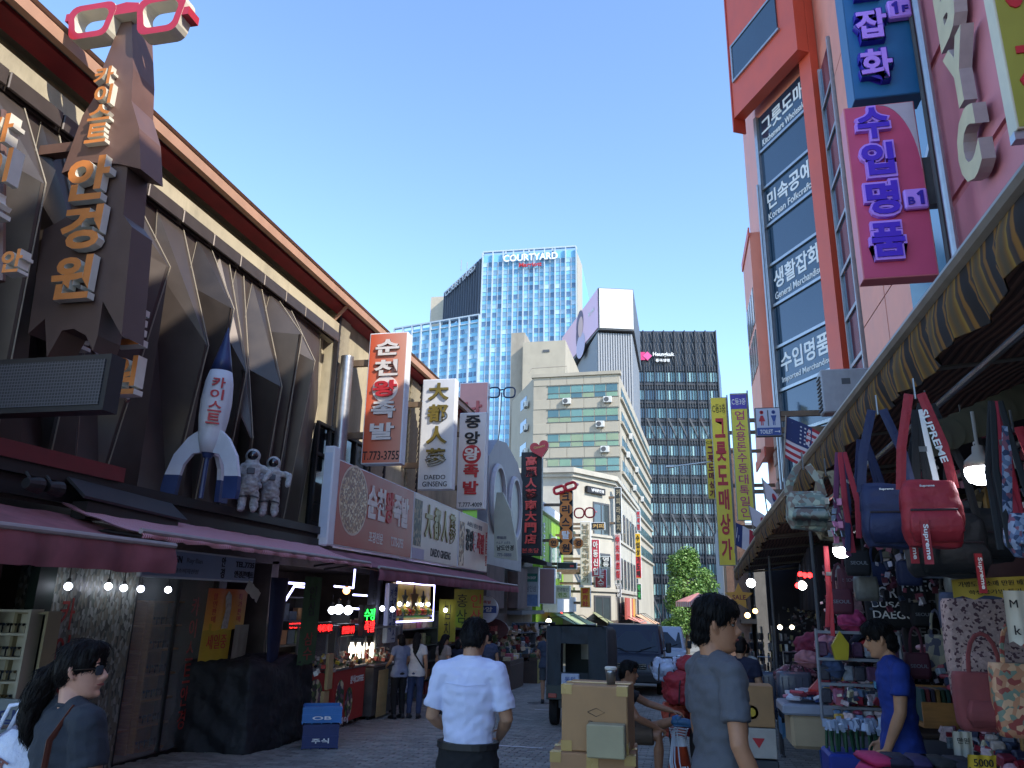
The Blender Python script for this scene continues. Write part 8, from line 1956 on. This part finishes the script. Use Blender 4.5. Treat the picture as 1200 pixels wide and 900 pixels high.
for a in (-1, 1):
    for b_ in (-1, 1): g = G(); g.tube([(a*.15, b_*.15, 0), (a*.12, b_*.12, .4)], .018, 6); g.obj('leg', m_gf, st_)
# background people
bgp = [('woman in white t-shirt and jeans with a dark bag strap at the left food stalls', 489, 752, 15.6, .1, 1.62, M('white_tee', 'b9b6b2', .85, .05, 10, .1), m_jean, 'long', True),
       ('shorter woman in pale blue top beside the woman in jeans', 470, 757, 15.4, .9, 1.58, M('pale_blue_top', '6f7a92', .85, .05, 10, .1), m_blk, 'bob', True),
       ('woman in sleeveless top with long hair right of the woman in jeans', 521, 754, 16.2, -.6, 1.6, M('beige_top', '8a7a70', .85, .05), m_blk, 'long', True),
       ('person in dark clothes bent over the stall left of the man in the white shirt', 537, 768, 16.8, -.3, 1.5, M('dark_top', '1c2030', .85, .05), m_blk, 'bob', True),
       ('person in blue grey clothes half hidden by the white shirted man', 573, 752, 18.5, .3, 1.62, M('bluegrey_top', '3c4256', .85, .05), m_jean, 'short', False),
       ('person in grey shirt and shorts walking left of the truck', 641, 752, 20.0, .1, 1.7, M('slate_tee', '2f3a4c', .85, .05), m_gsh, 'short', False),
       ('man in navy t-shirt standing behind the man in grey', 866, 742, 10.2, -.2, 1.72, M('navy_tee', '141c34', .85, .05, 10, .1), m_blk, 'short', False),
       ('person in white top in the dark stalls beyond the man in navy', 872, 745, 14.5, .2, 1.62, M('white_tee'), m_blk, 'short', False)]
for i, (lab, px, py, Y, rz, H, tp_, bt_, hr_, fe) in enumerate(bgp):
    v = onY(px, py, Y)
    J = dict(wl=(-.2, .2, 1.05), wr=(.2, .22, 1.1), el=(-.24, .0, 1.15), er=(.24, 0, 1.15)) if i % 2 else {}
    t, T, P = person(lab, stand(v.x, Y), rz, H, J, .013, 'a27a5f', tp_, bt_, hr_, female=fe, sleeve=.5, legs='shorts' if 'shorts' in lab else 'long', detail=False, head=(0, -.15))
    if 'jeans with' in lab:
        g = G(); g.tube([P['sl']+Vector((.02, 0, .06)), Vector((0, -.13, 1.2)), Vector((.17, -.06, .95)), Vector((.05, .13, 1.15)), P['sl']+Vector((.02, .0, .06))], .016, 6); g.obj('bag_strap', m_blkb, t)
        cb2 = thing('shopping_bag', 'white patterned shopping bag held by the woman in jeans', 'bag', (t.location.x-.28, Y-.05, 0)); mbp = Mvor('bag_print', ['a9aec6', '8a90aa', 'b9bccc', '6f7694'], 30); rbag(.28, .1, .42, mbp).obj('body', mbp, cb2, smooth=True); g = G(); g.tube([(-.08, 0, .4), (0, 0, .62), (.08, 0, .4)], .008, 5); g.obj('handle', m_white, cb2)
# ---- astronauts on the ledge (figures in white suits)
m_suit = M('space_suit', 'a9a9a6', .7, .25, 22, .4, dirt=.35)
def astronaut(label, x, y, z, rz, lean):
    t = thing('astronaut_figure', label, 'figure', (x, y, z), rz); g = G()
    g.tube([(0, 0, .36), (0, 0, .5), (0, 0, .66)], [.12, .13, .12], 12, round_=True)
    for s in (-1, 1):
        g.tube([(s*.06, 0, .36), (s*.08, .03, .2), (s*.085, 0, .05)], [.07, .062, .055], 10, round_=True); g.tube([(s*.085, -.03, .03), (s*.085, -.1, .03)], .045, 8, round_=True)
        g.tube([(s*.11, 0, .64), (s*(.2+.05*(s > 0)), -.03, .5+lean*(s > 0)), (s*(.16+.16*(s > 0)*lean*4), -.13, .42+.3*lean*(s > 0))], [.055, .05, .042], 10, round_=True)
    fuse(g, 'suit', m_suit, t, .012, 2, fold=.014, fs=(12, 12, 30))
    g = G(); g.ell((0, 0, .79), (.105, .11, .11), 14); g.obj('helmet', m_suit, t, smooth=True); g = G(); g.ell((0, -.045, .79), (.08, .08, .08), 12); g.obj('visor', M('visor', '14151a', .08, 0, spec=1.), t, smooth=True)
    G().cbox((0, .14, .56), (.2, .12, .3), bev=.03).obj('backpack', m_suit, t)
    G().cbox((0, -.13, .56), (.11, .04, .09), bev=.01).obj('chest_box', m_gf, t)
    for z_ in (.2, .48): pass
    for s in (-1, 1): g = G(); g.tube([(s*.075, .01, .2), (s*.078, .012, .215)], .068, 10); g.obj('knee_band', m_gf, t)
    return t
v = onX(289, 600, -5.95); astronaut('left one of two white astronaut figures on the ledge beside the rocket', v.x, v.y, 2.93, .5, .05)
v = onX(314, 604, -5.95); astronaut('right one of two white astronaut figures, arm stretched toward the window', v.x, v.y, 2.93, .5, .12)
# ================================================================= VEHICLES
m_paintn = M('navy_paint', '10162c', .3, .05, 2, spec=.45); m_paintw = M('white_paint_car', 'a9b3c0', .25, .04, 2, spec=.7); m_gls = M('windscreen', '141a26', .08, .05, 1, spec=.5); m_tyre = M('tyre', '141414', .85, .15, 20, .2); m_chr = M('chrome', 'a6a9ad', .15, 0, metal=1.); m_lens = M('lamp_lens', '9fa6ae', .1, .1, 20, spec=.9); m_plst = M('black_plastic', '151618', .55, .15, 10)
def wheel(parent, x, y, r, w, rim=m_chr):
    g = G(); g.lathe([(r*.6, -w/2), (r*.94, -w/2), (r, -w*.3), (r, w*.3), (r*.94, w/2), (r*.6, w/2)], (x, y, r), 22, axis='x'); o = g.obj('wheel', m_tyre, parent, smooth=True, auto=40)
    g = G(); g.lathe([(r*.05, -w*.45), (r*.6, -w*.42), (r*.6, w*.42), (r*.05, w*.45)], (x, y, r), 16, axis='x'); g.obj('rim', rim, o)
def van(label, x, y, rz, paint, W=1.74, H=1.95, L_=5.0, plate='82 7404'):
    t = thing('van', label, 'van', (x, y, gz(y)), rz); t.rotation_euler.x = -.03
    # side profile in (y, z), front at -y=0
    prof = [(.05, .35), (.0, .55), (.02, .85), (.14, 1.06), (.62, 1.16-.02), (1.12, 1.78), (1.3, H-.04), (1.6, H), (L_-.1, H-.02), (L_, H-.3), (L_, .4), (L_-.1, .3)]
    def ins(z): return .0 if z < 1.05 else (z-1.05)*.14
    g = G(); rows = []
    for k_, s in enumerate((-1, -.93, -.6, .6, .93, 1)):
        rows.append([(s*(W/2-ins(z)*abs(s)), y_+(.10 if abs(s) > .95 else (.03 if abs(s) > .9 else 0))*(1 if y_ < 1.5 else 0), z-(.04 if abs(s) > .95 and z > 1.7 else 0)) for y_, z in prof])
    g.loft(rows); g.obj('body', paint, t, smooth=True, auto=35)
    def P_(s, u): # windscreen plane point
        y_ = .66+(1.12-.66)*u; z = 1.19+(1.76-1.19)*u; return (s*(W/2-.12-ins(z)), y_-.012+abs(s)*.02, z+.012)
    g = G(); n = 6; rows = [[P_(-.98+1.96*i/n, u) for i in range(n+1)] for u in (0, .5, 1)]; g.loft(rows, closed=False); g.loft([[(a, b_+.02, c-.01) for a, b_, c in r_] for r_ in rows], closed=False); g.obj('windscreen', m_gls, t, smooth=True)
    for s in (-1, 1):
        g = G(); g.slab((s*(W/2-.022), .95, 1.22), (s*(W/2-.022), 1.95, 1.22), (s*(W/2-.09), 1.95, 1.72), (s*(W/2-.085), 1.3, 1.72), .012*s); g.obj('side_window', m_gls, t)
        h = G(); h.lathe([(.13, -.0), (.12, -.03), (.05, -.045), (.001, -.05)], (s*(W/2-.27), .03, .79), 18, axis='y'); hl = h.obj('headlight', m_lens, t, smooth=True)
        g = G(); g.lathe([(.155, .02), (.155, -.02), (.13, -.025), (.13, .02)], (s*(W/2-.27), .03, .79), 18, axis='y'); g.obj('headlight_ring', m_chr, hl)
        g = G(); g.cbox((s*(W/2-.2), .0, .5), (.16, .05, .09), bev=.015); g.obj('fog_lamp', m_lens, t)
        g = G(); g.cbox((s*(W/2+.14), .82, 1.32), (.16, .09, .3), bev=.03); mr_ = g.obj('mirror', m_plst, t); g = G(); g.tube([(s*(W/2-.04), .85, 1.22), (s*(W/2+.1), .83, 1.25)], .018, 6); g.obj('mirror_arm', m_plst, mr_)
        g = G(); g.tube([(s*.12, .62, 1.17), (s*.12+s*.45, .74, 1.33)], .01, 5); g.tube([(s*.15+s*.1, .68, 1.24), (s*.15+s*.58, .8, 1.36)], .008, 5); g.obj('wiper', m_plst, t)
        wheel(t, s*(W/2-.13), .95, .33, .2); wheel(t, s*(W/2-.13), L_-1.0, .33, .2)
    G().cbox((0, .0, .48), (W-.1, .12, .26), bev=.04).obj('bumper', m_plst, t)
    g = G(); g.cbox((0, -.005, .80), (W*.48, .05, .16), bev=.02); gr = g.obj('grille', m_plst, t)
    for i in range(3): g = G(); g.cbox((0, -.035, .75+i*.05), (W*.46, .015, .012)); g.obj('grille_bar', m_chr, gr)
    G().cbox((0, -.07, .52), (.36, .012, .13), bev=.004).obj('number_plate', M('plate_white', 'b9bcc0', .4), t); g = G(); g.text(plate, 0, .52, .3, .08, y=-.077, depth=.002); g.obj('lettering', m_ink, t)
    for s in (-1, 1): g = G(); g.tube([(s*(W/2-.17), 1.3, H+.0), (s*(W/2-.17), L_-.4, H-.01)], .018, 6); g.obj('roof_rail', m_plst, t)
    return t
v = onY(740, 812, 23.6); van('navy blue van facing us behind the canvas topped three wheeler', v.x, 23.6, .0, m_paintn, 1.86, 2.0)
v = onY(777, 790, 31.5); van('white van facing us to the right of and behind the navy one', v.x, 31.5, 0, m_paintw, 1.8, 2.0, plate='31 2208')
# canvas topped three wheeled truck seen from behind
v = onY(676, 840, 15.3); m_can = M('canvas_dark', '2f363a', .8, .2, 4, .4, dirt=.2); m_grn = M('truck_green', '1f2a26', .5, .15, 6)
t = thing('three_wheeler', 'small delivery three wheeler with dark canvas hood and open rear window seen from behind', 'truck', (v.x, 15.3, gz(15.3))); t.rotation_euler.x = -.03; w = 1.16
def rag(pts_, y0=0., y1=2.1):
    return pts_
g = G()
for (x0, x1, z0, z1) in ((-w/2, -w/2+.27, .75, 1.82), (w/2-.36, w/2, .75, 1.82), (-w/2+.27, w/2-.36, 1.5, 1.82), (-w/2+.27, w/2-.36, .75, .98)):
    n = 5; rows = [[(x0+(x1-x0)*i/n, -.0+.03*math.sin(i*1.7+z*6+x0*9)+.015*math.sin(z*19+i), z) for i in range(n+1)] for z in [z0+(z1-z0)*j/6 for j in range(7)]]
    g.loft(rows, closed=False); g.loft([[(a, b_+.02, c) for a, b_, c in r_] for r_ in rows], closed=False)
g.obj('rear_canvas', m_can, t, smooth=True)
g = G(); rows = []
for y_ in (0, .5, 1.0, 1.5, 2.1):
    sg = -.02*math.sin(y_*3); rows.append([(-w/2-.01, y_, .75), (-w/2-.02+sg, y_, 1.3), (-w/2, y_, 1.76), (-w/2+.08, y_, 1.84), (0, y_, 1.86+sg), (w/2-.08, y_, 1.84), (w/2, y_, 1.76), (w/2+.02-sg, y_, 1.3), (w/2+.01, y_, .75)])
g.loft(rows, closed=False); g.loft([[(a*.97, b_, c-.02) for a, b_, c in r_] for r_ in rows], closed=False); g.obj('canvas_hood', m_can, t, smooth=True)
G().cbox((0, 1.0, .62), (w, 2.1, .26), bev=.01).obj('load_bed', m_grn, t)
G().cbox((0, 1.0, .42), (w*.6, 2.0, .14)).obj('chassis', m_black, t)
g = G(); g.cbox((0, 2.08, 1.25), (w*.9, .03, 1.0)); g.obj('front_curtain', m_grn, t)
G().cbox((.05, 2.05, 1.33), (.45, .02, .35)).obj('front_glass', M('pale_glass', '8f969a', .2, .1), t)
for s in (-1, 1):
    wheel(t, s*(w/2-.09), .45, .27, .15, m_black); g = G(); g.cbox((s*(w/2-.12), -.04, .56), (.16, .04, .08), bev=.01); g.obj('tail_light', M('tail_red', '8c2418', .3, .1), t)
    g = G(); g.tube([(s*(w/2), 0, .7), (s*(w/2), 0, 1.8)], .018, 6); g.obj('hood_frame', m_gf, t)
wheel(t, 0, 2.8, .27, .14, m_black); g = G(); g.cbox((0, 2.7, .9), (.7, .8, .8), bev=.1); g.obj('cab', m_grn, t)
tt = thing('carton', 'white and blue carton inside the rear opening of the three wheeler', 'box', (v.x-.12, 15.4, gz(15.3)+.76)); G().cbox((0, 0, .1), (.34, .3, .2), bev=.01).obj('carton_body', M('carton_white', 'a9b2c2', .6, .1), tt); g = G(); g.text('동원', 0, .1, .2, .1, y=-.151, depth=.002); g.obj('lettering', m_bl, tt)
# the hand cart with cardboard boxes
m_tape = M('tape_yellow', 'a88a50', .25, .1, 6); YC = 4.25; x0 = onY(698, 850, YC).x
def cbx(label, x, y, z, w_, d_, h_, rz, mat, tape=True, marks=True):
    t = thing('cardboard_box', label, 'box', (x, y, z), rz, 'cardboard boxes stacked on the hand cart'); g = G(); g.cbox((0, 0, h_/2), (w_, d_, h_), bev=.006); g.obj('carton_body', mat, t)
    if tape:
        g = G(); g.box(-w_/2-.002, w_/2+.002, -.03, .03, h_+.001, h_+.003); g.obj('tape', m_tape, t)
        for sx_ in (-1, 1):
            for zz in (0, 1):
                g = G(); x1, x2 = sorted((sx_*(w_/2-.055), sx_*(w_/2+.002))); z1, z2 = (h_-.045, h_+.002) if zz else (-.0, .05); g.box(x1, x2, -d_/2-.003, -d_/2+.06, z1, z2); g.obj('corner_tape', m_tape, t)
    return t
kx = 4.25/926
zt_ = onY(698, 804, YC).z; zb2 = onY(698, 882, YC).z; W_ = onY(738, 840, YC).x-onY(660, 840, YC).x; H_ = zt_-zb2
t = cbx('large brown cardboard box with a printed diamond, upper one of the stack', x0, YC+.17, zb2, W_, .34, H_, -.04, m_card)
g = G(); pp = [(-.045, 0), (0, .02), (.045, 0), (0, -.02), (-.045, 0)]; g.tube([(a+.01, -.171, b_+H_*.6) for a, b_ in pp], .0014, 4); g.obj('diamond_print', m_ink, t)
g = G(); g.text('CTN', -.02, H_*.46, .02, .008, y=-.171, depth=.001); g.text('NO:', -.02, H_*.42, .025, .01, y=-.171, depth=.001); g.obj('lettering', m_ink, t)
zb1 = zb2-.30; t = cbx('wide brown taped cardboard box under the upper one on the cart', x0-.02, YC+.17, zb1, W_*1.25, .42, .298, .03, M('cardboard_b', '9c7450', .8, .08, 6, .05, dirt=.1))
g = G(); g.box(-.03, .03, -.213, -.21, .0, .3); g.obj('tape', m_tape, t)
cbx('small pale grey brown box leaning in front of the large one', onY(711, 868, YC-.06).x, YC-.075, onY(711, 887, YC-.06).z, .19, .09, .155, -.02, M('cardboard_pale', '9a8f70', .8, .1, 6, .05), False)
c_ = thing('hand_cart', 'flat steel hand cart under the cardboard boxes', 'cart', (x0, YC+.17, gz(YC))); G().cbox((0, 0, zb1-gz(YC)-.02), (.6, .5, .035), bev=.008).obj('platform', m_steel, c_)
for a in (-1, 1):
    for b_ in (-1, 1):
        g = G(); g.tube([(a*.25, b_*.2, .2), (a*.25, b_*.2, zb1-gz(YC)-.03)], .02, 6); g.obj('post', m_steel, c_)
        g = G(); g.lathe([(.09, -.02), (.1, 0), (.09, .02)], (a*.25, b_*.2, .1), 14, axis='x'); g.obj('wheel', m_tyre, c_)
G().cbox((0, 0, .22), (.56, .46, .03)).obj('lower_platform', m_steel, c_)
t = thing('tumbler', 'steel tumbler with white lid standing on the large cardboard box', 'cup', (onY(716, 800, YC+.12).x, YC+.12, zt_)); g = G(); g.lathe([(.022, 0), (.028, .06), (.03, .075)], n=16); g.obj('cup_body', m_steel, t, smooth=True); g = G(); g.lathe([(.032, .075), (.033, .085), (.028, .09), (.001, .09)], n=16); g.obj('lid', M('lid_white', 'b9b6ac', .4), t)
# traffic cone with white cords
t = thing('traffic_cone', 'worn orange traffic cone wrapped in white cord on a black base', 'cone', (onY(795, 850, 9.9).x, 9.9, gz(9.9))); G().cbox((0, 0, .05), (.42, .42, .1), bev=.02).obj('base', m_plst, t)
g = G(); g.lathe([(.16, .1), (.05, .72), (.045, .74)], n=18); g.obj('cone_body', M('cone_orange', 'b8421f', .5, .2, 8, dirt=.3), t, smooth=True); g = G(); g.lathe([(.094, .5), (.075, .6)], n=18); g.obj('white_band', m_white, t)
r = random.Random(4); cd_ = thing('cord', 'tangled white cord looped over the traffic cone', 'cord', t.location)
for i in range(5):
    a = r.uniform(-2.4, -.8); g = G(); g.tube([(0, 0, .68+.02*i), (.1*math.cos(a), .1*math.sin(a), .66), (.22*math.cos(a+.2), .22*math.sin(a), .35), (.26*math.cos(a+.4), .26*math.sin(a+.3), .12), (.2*math.cos(a+.9), .25*math.sin(a+.8), .08), (.12*math.cos(a+1), .15*math.sin(a+1), .3)], .008, 6); g.obj('loop', m_rw, cd_)
for i in range(4): g = G(); g.tube([((.08+.01*i)*math.cos(a), (.08+.01*i)*math.sin(a), .6+.03*i+.01*math.sin(3*a)) for a in [2*PI*j/12 for j in range(13)]], .009, 6); g.obj('loop', m_rw, cd_)
# delivery motorcycle loaded with red bags
v = onY(815, 850, 11.6); t = thing('motorcycle', 'delivery motorcycle behind the traffic cone loaded with red bags', 'motorcycle', (v.x, 11.6, gz(11.6)), .25)
for y_ in (-.1, 1.15): g = G(); g.lathe([(.19, -.045), (.27, -.05), (.29, 0), (.27, .05), (.19, .045)], (0, y_, .29), 20, axis='x'); o = g.obj('wheel', m_tyre, t, smooth=True); g = G(); g.lathe([(.02, -.03), (.19, -.03), (.19, .03), (.02, .03)], (0, y_, .29), 16, axis='x'); g.obj('rim', m_chr, o)
G().cbox((0, .5, .55), (.28, .8, .35), bev=.08).obj('frame_body', m_redb, t); G().cbox((0, .15, .8), (.26, .6, .12), bev=.04).obj('seat', m_blkb, t)
g = G(); g.tube([(0, 1.05, .35), (0, .85, 1.0)], .035, 8); g.tube([(-.33, .78, 1.08), (-.1, .88, 1.02), (.1, .88, 1.02), (.33, .78, 1.08)], .014, 6); g.obj('handlebar', m_chr, t)
g = G(); g.lathe([(.1, -.0), (.09, .04), (.001, .05)], (0, .98, .9), 14, axis='y'); g.obj('headlight', m_lens, t)
for s in (-1, 1): g = G(); g.tube([(s*.3, .8, 1.06), (s*.36, .78, 1.25)], .008, 5); g.cbox((s*.37, .78, 1.28), (.12, .02, .08), bev=.01); g.obj('mirror', m_plst, t)
g = G(); g.tube([(.16, .2, .3), (.18, -.3, .35)], .04, 8); g.obj('exhaust', m_chr, t); g = G(); g.cbox((0, -.38, .55), (.2, .03, .1)); g.obj('tail_light', M('tail_red'), t)
x, y, z = t.location
for (lab, dx, dz, w_, d_, h_, mat, rz) in (('big red cloth bundle tied on the motorcycle', .0, .86, .8, .6, .42, m_redb, .1), ('darker red bag on top of the bundle on the motorcycle', .12, 1.26, .62, .5, .2, M('bag_red_dark', '8c1f28', .7, .15, 8, .3), -.1), ('white clear plastic bag of goods on the left of the red bundle', -.36, 1.12, .34, .4, .3, M('clear_plastic', '9aa6bc', .25, .25, 8, .6), 0.), ('red and orange pannier bag low on the motorcycle', -.28, .42, .3, .4, .42, M('pannier', 'a8442e', .6, .2, 5, .2), .1)):
    b_ = thing('luggage', lab, 'bag', (x+dx, y-.2, z+dz), rz); g = rbag(w_, d_, h_, mat, bulge=.02); fuse(g, 'bag_body', mat, b_, .018, 2, fold=.045, fs=(5, 5, 8))
    g = G(); g.tube([(-w_*.3, -d_/2-.05, .02), (-w_*.28, -d_/2-.06, h_*.6), (-w_*.2, -d_*.3, h_+.01), (w_*.25, -d_*.3, h_+.01), (w_*.3, -d_/2-.05, h_*.5)], .01, 5); g.obj('cord', m_blkb, b_)
b_ = thing('safety_vest', 'bright yellow green safety vest hung on the red bundle', 'vest', (x+.1, y-.62, z+.82)); g = G(); g.prism([(-.13, .3), (-.14, .02), (0, -.02), (.16, .02), (.15, .32), (.04, .24)], -.012, .012); g.obj('vest_cloth', M('hi_vis', '8fd024', .6, .1, 6, .1), b_); g = G(); g.box(-.13, .15, -.018, -.013, .1, .13); g.obj('reflective_strip', m_blkb, b_)
# trolley with stacked cartons behind the man in grey
v = onY(880, 862, 9.6); t = thing('trolley', 'dark two wheeled trolley carrying cartons behind the man in grey', 'trolley', (v.x+.02, 9.6, gz(9.6))); 
for s in (-1, 1): g = G(); g.lathe([(.1, -.03), (.13, 0), (.1, .03)], (s*.24, 0, .13), 14, axis='x'); g.obj('wheel', m_tyre, t); g = G(); g.tube([(s*.2, .05, .13), (s*.2, .12, 1.1)], .014, 6); g.obj('rail', m_steel, t)
G().cbox((0, -.12, .3), (.46, .34, .36), bev=.01).obj('crate_base', M('trolley_grey', '3a3c40', .6, .2), t)
for lab, z_, h_, mm in (('white and red printed carton on the trolley', .5, .3, M('carton_white2', 'a9a198', .7, .1)), ('open brown carton with a yellow print topmost on the trolley', .81, .42, m_card)):
    b_ = thing('carton', lab, 'box', (v.x+.02, 9.47, gz(9.6)+z_)); G().cbox((0, 0, h_/2), (.44, .34, h_), bev=.006).obj('carton_body', mm, b_)
    if 'yellow' in lab: g = G(); g.lathe([(.07, -.175), (.045, -.175), (.045, -.171), (.07, -.171)], (-.02, 0, h_*.35), 16, axis='y'); g.obj('ring_print', M('card_yellow'), b_)
    else: g = G(); g.prism([(-.03, .2), (.1, .2), (.035, .1)], -.174, -.171); g.obj('red_print', m_inkr, b_)
# a few parked things far down the street
v = onY(835, 760, 45); t = van('dark parked van far down the street under the tree', v.x+.8, 46, .1, M('paint_darkblue', '1c2436', .25, .05, 2, spec=.7), plate='20 1177')
